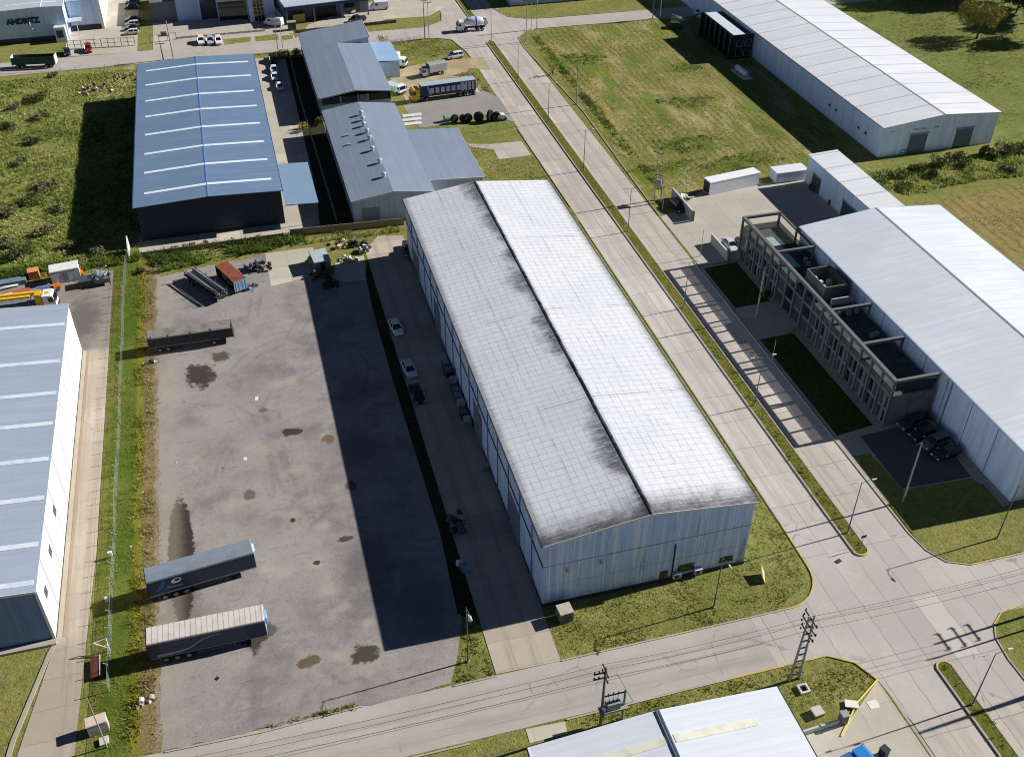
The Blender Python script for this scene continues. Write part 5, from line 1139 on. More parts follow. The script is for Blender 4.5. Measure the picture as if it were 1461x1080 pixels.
place(ct, (312, 372), (345, 402), 2.75)
L_ = 3.6; w = 1.22; z0_ = .5; z1_ = 2.5
rust = Mat('rusty_roof', S(136, 74, 56), .85); rust.mix(rust.sm(rust.noise(.8, 5), .45, .65), S(108, 58, 46)); rust.mix(rust.sm(rust.noise(3, 4), .5, .75), S(160, 110, 92), .6)
mb = MB(); mb.box(-L_, L_, -w, w, z1_, z1_+.1); mb.build('roof', rust.m, ct)
mb = MB(); mb.box(-L_, L_, -w, w, z0_, z0_+.15); mb.build('floor', paint(66, 54, 46, .8), ct)
mb = MB(); mb.box(-L_, L_, w-.06, w, z0_+.153, z1_-.003); mb.box(-L_, -L_+.06, -w, w-.063, z0_+.153, z1_-.003); mb.build('wall', paint(46, 50, 60, .8), ct)
for x in (-1.2, 1.2, 3.4):
    mb = MB(); mb.box(x-.05, x+.05, -w, -w+.1, z0_+.153, z1_-.003); mb.build('post', paint(72, 70, 70), ct)
for i, s in enumerate((-1, 1)):
    mb = MB(); mb.box(L_+.003, L_+.06, *(sorted((s*.02, s*w))), z0_, z1_); dd = mb.build('end_door', paint(124, 164, 190, .6, dirt=.35), ct)
    mb = MB(); mb.tube([(L_+.09, s*.35, z0_+.1), (L_+.09, s*.35, z1_-.1)], .03, 5); mb.tube([(L_+.09, s*.9, z0_+.1), (L_+.09, s*.9, z1_-.1)], .03, 5); mb.build('lock_bar', paint(60, 90, 120), dd)
mb = MB(); mb.cbox((-1.5, -.2, 1.1), 1.6, 1.2, .8); mb.cbox((.6, -.3, .95), 1.2, 1.2, .5, .3); mb.build('load', paint(160, 150, 130, .8), ct)
for x in (-2.4, 2.4): axle(ct, x, 2.2, .42, .35)

# semi lorry on the truck lot
sm_ = thing('semi_lorry', 'yellow tractor unit with a curtain-side trailer printed in white and navy', 'lorry', (0, 0, 0))
place(sm_, (681, 133), (583, 146)); 
cab(sm_, 7.2, (216, 176, 44), 2.45, .7, 2.5, 2.0); chassis(sm_, 3.6, 7.9, 1.05)
for x in (7.2, 4.4): axle(sm_, x, 2.4, .5, .4)
mb = MB(); mb.box(-8, 5.7, -1.27, 1.27, 1.2, 3.85); mb.build('trailer_body', paint(30, 38, 66, .5), sm_)
mb = MB(); mb.box(-8.02, 5.72, -1.29, 1.29, 3.853, 3.98); mb.build('trailer_roof', paint(170, 182, 196, .5), sm_)
mb = MB()
for k in range(7):
    x = 2.6-k*1.35; mb.box(x, x+.95, 1.273, 1.285, 1.9, 3.2)
for k in range(4): mb.box(-7.6+k*.9, -7.0+k*.9, 1.286, 1.292, 1.6, 3.7)
mb.build('curtain_print', paint(176, 184, 200, .6), sm_)
mb = MB(); mb.poly([(3.2, 1.28, 1.4), (3.7, 1.28, 1.4), (4.4, 1.28, 3.7), (4.0, 1.28, 3.7)]); mb.build('curtain_stripe', paint(150, 176, 206, .6), sm_)
chassis(sm_, -7.9, 5.2, 1.19)
for x in (-6.6, -5.3, -4.0): axle(sm_, x, 2.5, .5, .5)
mb = MB(); mb.box(-9.0, -8.05, -1.2, 1.2, .55, .68); mb.build('tail_lift', paint(200, 196, 190), sm_)
sm_.rotation_euler.z  # heading set by place()
# box lorry, white lorry, second cab behind the works, mixer, tipper trailer, crane lorry
bx = thing('box_lorry', 'small lorry with a grey canvas body and green front panel on the sandy lot', 'lorry'); place(bx, (634, 104), (604, 110))
cab(bx, 2.6, (170, 176, 180), 2.1, .55, 1.7, 1.6); chassis(bx, -3.2, 2.6, .95, .8)
mb = MB(); mb.extr([(-3.3, 1.05), (1.6, 1.05), (1.6, 2.9), (-3.3, 2.9)], -1.15, 1.15); mb.build('body', paint(170, 174, 178, .6, dirt=.2), bx)
mb = MB(); mb.hexa([(-3.32, -1.17, 2.903), (1.62, -1.17, 2.903), (1.62, 1.17, 2.903), (-3.32, 1.17, 2.903)], [(-3.32, -.8, 3.15), (1.62, -.8, 3.15), (1.62, .8, 3.15), (-3.32, .8, 3.15)]); mb.build('canvas_roof', paint(150, 158, 164, .7), bx)
mb = MB(); mb.box(1.63, 1.7, -1.15, 1.15, 1.1, 3.0); mb.build('front_panel', paint(44, 66, 42), bx)
for x in (2.5, -2.0): axle(bx, x, 2.1, .42, .35)
wl_ = thing('box_lorry', 'white lorry with a tall white box beside the pale-blue lean-to', 'lorry'); place(wl_, (546, 94), (578, 96))
cab(wl_, 2.6, WHITE, 2.1, .55, 1.8, 1.7); chassis(wl_, -3.4, 2.6, .95, .8)
mb = MB(); mb.box(-.6, 1.6, -1.15, 1.15, 1.1, 3.6); mb.build('body', paint(226, 222, 208, .5), wl_)
mb = MB(); mb.box(-3.4, -.63, -1.15, 1.15, 1.05, 1.3); mb.build('flat_bed', paint(124, 84, 64, .8), wl_)
mb = MB(); mb.box(-3.38, -3.3, -1.1, 1.1, 1.303, 2.6); mb.build('tail_board', paint(150, 160, 176), wl_)
for x in (2.5, -2.2): axle(wl_, x, 2.1, .42, .35)
wp = thing('pickup_lorry', 'white flatbed lorry half hidden beside the open end of the works building', 'lorry'); place(wp, (558, 128), (572, 134))
cab(wp, 1.9, WHITE, 2.1, .5, 1.7, 1.6); chassis(wp, -2.8, 1.9, .9, .8); mb = MB(); mb.box(-2.9, 1.0, -1.1, 1.1, .95, 1.7); mb.build('flat_bed', paint(176, 196, 192), wp)
for x in (1.8, -1.8): axle(wp, x, 2.1, .42, .35)
mx = thing('mixer_lorry', 'white concrete mixer lorry crossing the upper junction', 'lorry'); place(mx, (686, 43), (658, 45))
cab(mx, 3.1, WHITE, 2.4, .6, 2.2, 1.8); chassis(mx, -4, 3.4, 1.05)
for x in (3.0, 1.5, -1.7, -3.0): axle(mx, x, 2.4, .5, .45)
mb = MB(); mb.lathe([(.45, -3.9), (.8, -3.4), (1.15, -2.2), (1.25, -.6), (1.05, .9), (.6, 1.7), (.3, 1.9)], (0, 0, 2.55), 18, 'X'); dm = mb.build('drum', Mat('mixer_drum', S(206, 206, 226), .4, .4).m, mx, smooth=True)
mb = MB(); mb.lathe([(1.262, -1.6), (1.262, -1.25)], (0, 0, 2.55), 18, 'X'); mb.build('drum_band', paint(90, 96, 170), dm)
mb = MB(); mb.box(-4.4, -3.7, -.5, .5, 1.1, 3.4); mb.hexa([(-4.9, -.3, 1.6), (-4.4, -.3, 1.6), (-4.4, .3, 1.6), (-4.9, .3, 1.6)], [(-4.6, -.5, 2.6), (-4.4, -.5, 2.6), (-4.4, .5, 2.6), (-4.6, .5, 2.6)]); mb.build('chute', paint(206, 206, 190), mx)
mb = MB(); mb.box(1.7, 2.1, -.9, .9, 1.1, 2.4); mb.build('water_tank', WHITE_TRIM, mx)
tp = thing('tipper_trailer', 'long dark green tipper trailer at the roadside with pale end panels', 'trailer'); place(tp, (27, 97), (76, 95))
mb = MB(); tw = 1.25
for y in (-tw, tw-.08): mb.box(-5.3, 5.3, y, y+.08, 1.1, 2.9)
mb.box(-5.3, 5.3, -tw+.083, tw-.083, 1.1, 1.25); mb.build('body', paint(34, 70, 56, .6), tp)
mb = MB(); mb.box(-5.45, -5.303, -tw, tw, .9, 3.1); mb.build('end_panel', paint(196, 196, 190), tp); mb = MB(); mb.box(5.303, 5.45, -tw, tw, .9, 3.1); mb.build('end_panel', paint(186, 188, 186), tp)
for k in range(6):
    mb = MB(); mb.box(-4.6+k*1.8, -4.5+k*1.8, -tw-.08, -tw-.003, 1.1, 2.9); mb.build('side_rib', paint(28, 60, 48), tp)
chassis(tp, -5.2, 5.2, 1.09)
for x in (-4.2, -3, 3, 4.2): axle(tp, x, 2.4, .5, .45)
cr = thing('crane_lorry', 'white-cabbed lorry with a folded yellow crane arm on its bed', 'lorry'); place(cr, (2, 447), (62, 440))
cab(cr, 5.0, (226, 228, 228), 2.45, .6, 2.4, 2.0); chassis(cr, -6.5, 5.2, 1.05)
mb = MB(); mb.box(3.9, 4.2, -.5, .5, 3.01, 3.1); mb.box(4.55, 5.1, -.3, .3, 3.01, 3.09); mb.build('roof_hatch', paint(216, 190, 60), cr)
for x in (5.0, 1.4, -3.5, -4.8): axle(cr, x, 2.4, .5, .45)
mb = MB(); mb.box(-6.5, 2.6, -1.25, 1.25, 1.1, 1.3); mb.build('bed', paint(120, 130, 140, .7), cr)
for s in (-1, 1):
    for k in range(6):
        mb = MB(); mb.box(-6.4+k*1.6, -6.3+k*1.6, s*1.18-.05, s*1.18+.05, 1.303, 2.1); mb.build('stake', DARKSTEEL, cr)
mb = MB(); mb.box(2.75, 3.75, -.9, .9, 1.1, 3.2); ca = mb.build('crane_base', paint(214, 176, 44), cr)
mb = MB(); mb.box(-6.6, 2.7, .1, .7, 2.7, 3.25); mb.box(-6.0, 2.0, -.6, 0, 2.6, 3.0); mb.build('crane_arm', paint(222, 184, 56), ca)
# ================================================================== STREET FURNITURE, FENCES, PLANTS, LOOSE THINGS
GZ = lambda: _z[0]+.004
POLEG = paint(96, 100, 104, .5, .3); CONC = paint(150, 146, 138, .85, dirt=.2); INSUL = paint(70, 58, 52, .3)
WIREM = Mat('wire', S(52, 52, 54), .6).m
# ---- street lamps: on the median two arms across the carriageways, elsewhere one
def lamp(label, x, y, z, h, rz, two, group):
    t = thing('street_lamp', label, 'street lamp', (x, y, z), rz, group)
    share(('lp', h), lambda mb: mb.tube([(0, 0, 0), (0, 0, h*.35), (0, 0, h)], .11, 8, .05), 'pole', POLEG, t)
    share(('lb',), lambda mb: mb.lathe([(.22, 0), (.2, .12), (.12, .14)], n=8), 'base', CONC, t)
    for s in ((-1, 1) if two else (1,)):
        a = share(('la', h, s), lambda mb: mb.tube([(0, 0, h-.12), (s*.7, 0, h+.12), (s*1.5, 0, h+.2)], .04, 5), 'arm', POLEG, t)
        share(('lh', h, s), lambda mb: mb.hexa([(s*1.45-.02, -.13, h+.14), (s*2.1, -.09, h+.17), (s*2.1, .09, h+.17), (s*1.45-.02, .13, h+.14)], [(s*1.45, -.1, h+.28), (s*2.08, -.05, h+.24), (s*2.08, .05, h+.24), (s*1.45, .1, h+.28)]), 'lamp_head', paint(206, 208, 206, .4), a)
    return t
med = [(53.1, 'street lamp on the median south of the junction, with plants at its foot'), (80.5, 'street lamp on the end of the long median nearest the junction'), (108.3, 'median street lamp level with the middle of the framed offices'), (136.0, 'median street lamp level with the far end of the framed offices'), (163.6, 'median street lamp level with the concrete lot and its low walls'), (190.7, 'median street lamp level with the near edge of the mown field'), (216.6, 'median street lamp level with the middle of the mown field'), (242.8, 'median street lamp level with the truck lot and mown field'), (269.8, 'median street lamp beside the upper junction')]
for y, l_ in med: lamp(l_, 68.7, y, .15, 9.1, 0, True, 'street lamps along the avenue')
lamp('street lamp on the lawn at the lit corner by the framed offices', 87.4, 74.5, GZ(), 9.6, -1.4, False, 'street lamps along the cross street')
lamp('street lamp on the lawn in front of the soot-roofed warehouse gable', 46.4, 73.7, GZ(), 8.9, -1.5, False, 'street lamps along the cross street')
yl = lamp('street lamp on the weedy tongue between yard and driveway, with a white flag', 15.3, 73.8, GZ(), 9.6, -1.5, False, 'street lamps along the cross street')
fl = thing('flag', 'small white flag hanging from the lamp by the yard entrance', 'flag', (15.42, 73.8, 8.0)); mb = MB(); mb.hexa([(.02, -.02, -.8), (.5, -.1, -.9), (.5, -.08, -.9), (.02, 0, -.8)], [(.02, -.02, .5), (.22, .05, .1), (.22, .07, .1), (.02, 0, .5)]); mb.build('cloth', WHITE_TRIM, fl)
# median sign by its tip
sg = thing('road_sign', 'small road sign near the tip of the long median', 'sign', (68.9, 77.6, .15)); mb = MB(); mb.tube([(0, 0, 0), (0, 0, 2.3)], .04, 6); mb.build('post', POLEG, sg); mb = MB(); mb.cbox((0, -.05, 2.2), .75, .03, .5); mb.build('plate', paint(60, 64, 66), sg)
mast = thing('mast', 'tapered grey mast right of the lower median', 'mast', (90.4, 53.3, GZ())); mb = MB(); mb.tube([(0, 0, 0), (0, 0, 8), (0, 0, 16.5)], .42, 12, .16); mb.build('shaft', CONC, mast); mb = MB(); mb.box(-.9, .9, -.9, .9, 0, .5); mb.build('footing', CONC, mast)
# ---- power poles
def insulator(root, x, y, z): 
    share(('ins',), lambda mb: mb.lathe([(.03, 0), (.09, .05), (.05, .1), (.1, .16), (.05, .22), (.08, .28), (.03, .34)], n=8), 'insulator', INSUL, root, loc=(x, y, z))
lat = thing('power_pole', 'ladder-like double concrete power pole on the corner lawn across the street', 'power pole', (51.0, 61.5, GZ()))
for s in (-1, 1):
    mb = MB(); mb.tube([(s*.62, 0, 0), (s*.33, 0, 11.2)], .17, 8, .1); mb.build('pole', CONC, lat)
for k in range(9):
    z = .9+k*1.2; w = .62-.29*z/11.2; mb = MB(); mb.box(-w+.12, w-.12, -.07, .07, z-.07, z+.07); mb.build('rung', CONC, lat)
for z, w in ((8.2, 1.3), (9.4, 1.5), (10.6, 1.3)):
    mb = MB(); mb.box(-.07, .07, -w, w, z, z+.12); mb.build('crossarm', DARKSTEEL, lat)
    for y in (-w+.1, w-.1): insulator(lat, 0, y, z+.12); insulator(lat, -.25, y*.8, z-.28)
tf = thing('transformer_pole', 'transformer on a platform between a tall and a short pole by the near hall', 'power pole', (27.4, 61.6, GZ()))
mb = MB(); mb.tube([(0, 0, 0), (0, 0, 10.4)], .2, 8, .12); mb.build('pole', paint(110, 108, 104, .85), tf); mb = MB(); mb.tube([(2.6, .1, 0), (2.6, .1, 5.6)], .18, 8, .14); mb.build('pole', CONC, tf)
mb = MB(); mb.box(-.3, 2.9, -.5, .6, 2.7, 2.9); mb.build('platform', CONC, tf)
mb = MB(); mb.box(.5, 2.0, -.35, .45, 2.95, 3.9); mb.box(.4, .5, -.3, .4, 3.0, 3.8); mb.box(2.0, 2.1, -.3, .4, 3.0, 3.8); tr_ = mb.build('transformer', paint(138, 150, 160, .5), tf)
for k in range(3): insulator(tr_, .8+k*.45, .05, 3.9)
mb = MB(); mb.box(.1, 2.5, -.06, .06, 5.2, 5.32); mb.build('crossarm', DARKSTEEL, tf)
for k in range(3): insulator(tf, .6+k*.6, 0, 5.3); mb = MB(); mb.tube([(.6+k*.6, 0, 5.2), (.8+k*.45, .05, 4.2)], .02, 4); mb.build('lead', WIREM, tf)
for z in (8.6, 9.5):
    mb = MB(); mb.box(-1.3, .2, -.06, .06, z, z+.12); mb.box(-.06, .06, -.9, .9, z+.2, z+.32); mb.build('crossarm', DARKSTEEL, tf)
    for q_ in ((-1.2, 0), (-.7, 0), (0, .8), (0, -.8)): insulator(tf, q_[0], q_[1], z+.14)
mb = MB(); mb.lathe([(.3, 2.95), (.34, 3.1), (.34, 3.6), (.2, 3.75)], (-.1, -.35, 0), 10); mb.build('switch_box', paint(70, 62, 84, .6), tf)
def wires(label, a, b, offs, sag=.5, r=.022):
    for i, o in enumerate(offs):
        t = thing('power_wire', label, 'wire', a, group='wires along the cross street') if 0 else None
        A_ = Vector(a)+Vector(o); B_ = Vector(b)+Vector(o); pts = []
        for k in range(13):
            u = k/12; p = A_.lerp(B_, u); p.z -= sag*4*u*(1-u); pts.append(p)
        mb = MB(); mb.tube(pts, r, 4); w_ = mb.build('power_wire', WIREM); tag(w_, label, 'wire', 'wires along the cross street')
WO = [(0, .8, 0), (0, -.1, .35), (0, -.8, 0)]
wires('power wire from the ladder-like pole to the transformer pole', (51, 61.5, 10.0), (27.4, 61.6, 9.9), WO)
wires('power wire running left along the cross street from the transformer pole', (27.4, 61.6, 9.9), (-30, 62.6, 9.9), WO, .9)
wires('power wire running right from the ladder-like pole over the junction', (51, 61.5, 10.0), (90, 61.8, 10.2), WO, .8)
p2_ = dup(lat, (89.8, 62.8, GZ()), .0, 'ladder-like double concrete power pole on the rounded lawn at the right edge')
def hframe(label, x, y, h, h2, rz=0., trafo=True, gap=2.2):
    t = thing('transformer_pole', label, 'power pole', (x, y, GZ()), rz)
    mb = MB(); mb.tube([(0, 0, 0), (0, 0, h)], .17, 8, .1); mb.build('pole', CONC, t); mb = MB(); mb.tube([(gap, 0, 0), (gap, 0, h2)], .17, 8, .12); mb.build('pole', CONC, t)
    mb = MB(); mb.box(-.2, gap+.2, -.3, .3, h2*.62, h2*.62+.15); mb.build('platform', CONC, t)
    if trafo:
        z = h2*.62+.16; mb = MB(); mb.box(gap*.25, gap*.8, -.35, .35, z, z+.95); mb.box(gap*.3, gap*.75, -.5, -.352, z+.1, z+.8); mb.build('transformer', paint(128, 134, 140, .5), t)
    mb = MB(); mb.box(-1.1, 1.1, -.06, .06, h-.4, h-.28); mb.build('crossarm', DARKSTEEL, t)
    for k in (-1, 0, 1): insulator(t, k*.95, 0, h-.27)
    mb = MB(); mb.box(-.1, gap+.1, -.05, .05, h2-.25, h2-.13); mb.build('crossarm', DARKSTEEL, t)
    return t
hframe('transformer pole at the corner of the mown field by the lot wall', 78.4, 174.3, 10.8, 6.0, -.9, gap=1.5)
hframe('transformer pole in front of the showroom across the upper road', -17.6, 280.5, 4.6, 10.0, 0, gap=2.6)
hframe('double pole with a transformer behind the mown field', 119.0, 277.9, 9.0, 9.0, 0)
def pole(label, x, y, h, name='utility_pole', r=.14, arm=True):
    t = thing(name, label, 'pole', (x, y, GZ())); mb = MB(); mb.tube([(0, 0, 0), (0, 0, h)], r, 8, r*.65); mb.build('shaft', CONC, t)
    if arm:
        mb = MB(); mb.box(-.9, .9, -.05, .05, h-.35, h-.25); mb.build('crossarm', DARKSTEEL, t)
        for k in (-.8, 0, .8): insulator(t, k, 0, h-.25)
    return t
pole('utility pole on the rounded lawn at the right edge', 86.6, 60.9, 10.4)
pole('utility pole on the shaded lawn by the dark parking bay', 79.1, 83.8, 10.8); pole('utility pole on the shaded path near the far end of the framed offices', 79.4, 129.8, 10.3)
pole('utility pole with a box at the upper corner of the mown field', 78.4, 269.1, 11.4); pole('tall utility pole behind the upper corner of the mown field', 84.1, 278.0, 9.6); pole('utility pole on the verge of the mown field', 78.3, 224.8, 11.0)
pole('thin pole beside the tall one near the upper junction', 82.3, 277.6, 8.6, r=.1)
pole('tall utility pole at the hedge of the small lawn by the upper junction', 52.0, 278.3, 10.6); pole('utility pole right beside the tall one at the small hedge', 53.2, 278.3, 10.0, r=.11)
pole('white utility pole by the bush at the upper end of the blue-roofed hall', 12.1, 278.5, 8.6); pole('utility pole leaning close to the white one by the bush', 13.4, 278.3, 7.4, r=.1)
for px_, py_, h, l_ in ((999, 366, 5.8, 'thin post standing on the concrete lot entrance'), (1100, 522, 5.0, 'thin post on the shaded lawn before the framed offices'), (945, 300, 3.6, 'short post at the corner of the concrete lot')):
    x, y = G(px_, py_); pole(l_, x, y, h, 'post', .07, False)
x, y = G(153, 1066); lp_ = pole('slanting greenish pole at the bottom left by the kiosk', x, y, 8.8, 'pole', .08, False)

# ---- fences and walls
MESHM = Mat('fence_wire', S(176, 180, 178), .5, .4, .3).m
def mesh_fence(label, pts, h, step, post_m, wire_m, name='wire_fence', lean=0., gridx=.5, gridz=.4, wr=.012, pr=.05):
    t = thing(name, label, 'fence', (pts[0][0], pts[0][1], 0)); ox, oy = pts[0]
    posts = MB(); net = MB(); prev = None
    for (a, b) in zip(pts[:-1], pts[1:]):
        L_ = math.dist(a, b); n = max(1, round(L_/step)); dx, dy = (b[0]-a[0])/L_, (b[1]-a[1])/L_
        for k in range(n+1):
            px_, py_ = a[0]+dx*L_*k/n-ox, a[1]+dy*L_*k/n-oy
            m_ = MB(); m_.tube([(px_, py_, 0), (px_, py_, h), (px_-lean*dy*-1*-1, py_+lean*dx*0, h+abs(lean)*.9)] if lean else [(px_, py_, 0), (px_, py_, h)], pr, 5); m_.build('post', post_m, t)
        nz = int(h/gridz); 
        for k in range(nz+1):
            z = .05+(h-.08)*k/nz; net.tube([(a[0]-ox, a[1]-oy, z), (b[0]-ox, b[1]-oy, z)], wr, 3)
        nx_ = int(L_/gridx)
        for k in range(nx_+1):
            px_, py_ = a[0]+dx*L_*k/nx_-ox, a[1]+dy*L_*k/nx_-oy; net.tube([(px_, py_, .03), (px_, py_, h-.02)], wr, 3)
    net.build('wire_mesh', wire_m, t)
    return t
rr = random.Random(9)
fp = [(-25.0+rr.uniform(-.12, .12), y) for y in np.arange(80.5, 177.5, 8)]+[(-24.6, 178.4)]
mesh_fence('pale wire fence with leaning tops along the grass left of the yard', fp, 1.6, 3.1, CONC, MESHM, lean=.4, gridx=1.0, gridz=.5, wr=.011)
gw2 = thing('concrete_wall', 'tall thin white concrete panel at the corner of the dark hall', 'wall', (-24.4, 179.2, 0)); mb = MB(); mb.hexa([(-.1, -1.6, 0), (.1, -1.6, 0), (.1, 2.6, 0), (-.1, 2.6, 0)], [(-.1, -.3, 1.9), (.1, -.3, 1.9), (.1, 2.2, 3.2), (-.1, 2.2, 3.2)]); mb.build('panel', WHITE_TRIM, gw2)
q1, q2, q3, q4 = G(186, 368), G(404, 337), G(437, 333), G(576, 321)
def low_wall(label, a, b, h, m, step=2.5, th=.12, name='low_wall'):
    t = thing(name, label, 'wall', (a[0], a[1], 0)); L_ = math.dist(a, b); t.rotation_euler.z = math.atan2(b[1]-a[1], b[0]-a[0]); n = max(1, round(L_/step))
    for k in range(n): mb = MB(); mb.box(k*L_/n+.07, (k+1)*L_/n-.07, -th/2, th/2, 0, h); mb.build('panel', m, t)
    for k in range(n+1): mb = MB(); mb.box(k*L_/n-.068, k*L_/n+.068, -th/2-.04, th/2+.04, 0, h+.12); mb.build('pillar', m, t)
    return t
TANW = paint(150, 134, 112, .9, dirt=.25); PALEW = paint(196, 192, 182, .85, dirt=.15)
low_wall('low weathered panel wall behind the weeds below the dark hall', (q1[0]+2.2, q1[1]-.3), (q2[0], q2[1]-.6), 1.0, TANW)
low_wall('low brown panel wall behind the debris at the head of the driveway', (q3[0]-3, q3[1]-.4), q4, 1.5, TANW)
mesh_fence('thin wire fence along the dark strip beside the works building', [(14.6, 276.5), (14.2, 240), (14.6, 181.5)], 1.8, 6, CONC, MESHM, gridx=2.0, gridz=.6, wr=.02)
BLK = paint(36, 38, 40, .6)
mesh_fence('black barred sliding gate and fence in front of the factory yard', [G(98, 71), G(193, 65.5)], 2.3, 1.7, BLK, BLK, 'barred_fence', gridx=1.7, gridz=1.1, wr=.06, pr=.08)
mesh_fence('black barred gate left of the three parked off-roaders', [G(215, 62), G(252, 57)], 2.0, 2.0, BLK, BLK, 'barred_gate', gridx=2.0, gridz=1.9, wr=.05, pr=.07)
low_wall('low pale boundary wall with brown posts in front of the showroom', G(252, 56), G(378, 45), .55, PALEW, 2.1, .2)
low_wall('low brown boundary wall in front of the depot', G(421, 48), G(565, 33), .9, paint(120, 100, 84, .9), 3.0, .2)
ft = thing('gatehouse', 'small brown square meter hut beside the depot wall', 'hut', (*G(417, 43), 0)); mb = MB(); mb.box(-1.1, 1.1, -.8, .8, 0, 2.2); mb.build('wall', paint(96, 86, 80, .9), ft); mb = MB(); mb.box(-1.25, 1.25, -.95, .95, 2.203, 2.35); mb.build('roof', CONC, ft)
mesh_fence('dark mesh fence round the small lawn by the upper junction', [G(556, 64), G(600, 58)], 1.2, 1.8, BLK, BLK, 'mesh_fence', gridx=.6, gridz=.3, wr=.02)
mesh_fence('low weathered post fence along the scrub and the upper road', [G(2, 106), G(192, 95)], 1.0, 3.5, CONC, MESHM, 'post_fence', gridx=3.5, gridz=.45, wr=.02)
def yardwall(label, pts, h, th=.28):
    t = thing('yard_wall', label, 'wall', (pts[0][0], pts[0][1], 0)); ox, oy = pts[0]
    for a, b in zip(pts[:-1], pts[1:]):
        L_ = math.dist(a, b); ux, uy = (b[0]-a[0])/L_, (b[1]-a[1])/L_; nx, ny = -uy*th/2, ux*th/2
        c_ = [(a[0]+nx-ox, a[1]+ny-oy), (a[0]-nx-ox, a[1]-ny-oy), (b[0]-nx-ox, b[1]-ny-oy), (b[0]+nx-ox, b[1]+ny-oy)]
        mb = MB(); mb.prism(c_, 0, h); mb.build('panel', paint(160, 160, 158, .85, dirt=.2), t); mb = MB(); mb.prism([(p[0]*1.0, p[1]) for p in c_], h+.003, h+.09); mb.build('coping', paint(206, 204, 196, .8), t)
    mb = MB(); mb.box(pts[-1][0]-ox-.25, pts[-1][0]-ox+.25, pts[-1][1]-oy-.25-.4, pts[-1][1]-oy-.15, 0, h+.12); mb.build('end_pillar', paint(110, 112, 112, .85), t)
    return t
yardwall('yard wall at the back of the lot beside the mown-field corner', [(82.4, 174.6), (82.5, 164.7)], 2.1)
yardwall('yard wall between the lot entrance and the framed offices', [(82.6, 155.6), (82.7, 148.6)], 1.9); 
low_wall('short return wall joining the lot wall to the framed offices', (82.9, 148.35), (85.1, 148.35), 1.9, paint(150, 150, 148, .85), 2.2, .25)
low_wall('long low wall beside the near hall and its corner lawn', G(1133, 1052), G(1206, 1029), .8, paint(176, 176, 172, .85), 3, .22)
low_wall('row of dark bars at the edge of the shaded lawn by the avenue', (77.15, 86.2), (77.15, 77.9), .12, paint(90, 90, 88), 4, .1, name='kerb_rail') if 0 else None

# ---- containers, huts, boxes
def boxthing(name, label, cat, c, sx, sy, h, rz, body, roof, rh=.12, door=None, group=None):
    t = thing(name, label, cat, (c[0], c[1], GZ()), rz, group)
    mb = MB(); mb.box(-sx/2, sx/2, -sy/2, sy/2, .05, h); mb.build('body', body, t)
    mb = MB(); mb.hexa([(-sx/2-.06, -sy/2-.06, h+.003), (sx/2+.06, -sy/2-.06, h+.003), (sx/2+.06, sy/2+.06, h+.003), (-sx/2-.06, sy/2+.06, h+.003)], [(-sx/2-.02, -sy/2-.02, h+rh), (sx/2+.02, -sy/2-.02, h+rh), (sx/2+.02, sy/2+.02, h+rh), (-sx/2-.02, sy/2+.02, h+rh)]); mb.build('roof', roof, t)
    if door:
        side, m_ = door
        mb = MB()
        if side == 'S': mb.box(-.45, .45, -sy/2-.04, -sy/2-.003, .06, min(2.0, h-.15))
        if side == 'W': mb.box(-sx/2-.04, -sx/2-.003, -sy/2+.2, sy/2-.2, .2, h-.2)
        if side == 'E': mb.box(sx/2+.003, sx/2+.04, -.45, .45, .06, min(2.0, h-.15))
        d_ = mb.build('door', m_, t); 
    return t
wc = boxthing('container', 'long white refrigerated container at the edge of the mown field', 'container', ((90.0+101.8)/2, 175.4), 12.0, 2.5, 2.8, math.atan2(1.6, 11.9), paint(222, 226, 230, .5, dirt=.06), paint(232, 234, 236, .5, dirt=.06), .08, ('W', DARKSTEEL))
boxthing('tank_block', 'white walled block between the white container and the annex', 'block', (109.4, 176.2), 7.2, 3.2, 2.2, 0, paint(214, 220, 226, .6, dirt=.08), paint(220, 222, 224, .6), .1)
boxthing('site_cabin', 'white site cabin at the back of the contractor yard', 'cabin', (-35.2, 174.0), 4.9, 2.6, 2.5, .12, paint(190, 196, 202, .6, dirt=.15), paint(226, 224, 218, .6), .12, ('S', paint(120, 130, 144)))
boxthing('kiosk', 'small meter kiosk with a pale flat roof casting a long shadow on the side road', 'kiosk', (-25.9, 75.6), 2.1, 1.2, 1.8, .15, paint(150, 148, 142, .8), paint(206, 188, 170, .8), .12, ('E', paint(190, 188, 180)))
boxthing('step_slab', 'small pale slab at the foot of the meter kiosk', 'slab', (-25.3, 73.9), .9, .9, .3, .15, PALEW, PALEW, .05)
rb = thing('notice_board', 'reddish-brown low board standing at the edge of the side road', 'board', (*G(137, 955), GZ()), .05); mb = MB(); mb.hexa([(-.5, -1.5, .35), (.5, -1.5, .55), (.5, 1.5, .55), (-.5, 1.5, .35)], [(-.5, -1.5, .43), (.5, -1.5, .63), (.5, 1.5, .63), (-.5, 1.5, .43)]); mb.build('panel', paint(112, 58, 48, .8), rb); mb = MB(); mb.box(.501, .62, -1.5, 1.5, .5, .68); mb.build('edge', paint(206, 180, 160), rb)
for y in (-1.2, 1.2): mb = MB(); mb.box(-.3, .3, y-.05, y+.05, 0, .4); mb.build('leg', DARKSTEEL, rb)
sgn = thing('frame_sign', 'white triangular bent fence gate above the reddish board', 'gate', (*G(157, 930), GZ())); mb = MB(); mb.tube([(-1.5, .3, 1.7), (.0, -.2, 1.0), (.0, .5, 1.9), (-1.5, .3, 1.7)], .07, 5); mb.tube([(0, .2, 0), (0, .2, 1.9)], .06, 5); mb.build('frame', WHITE_TRIM, sgn)
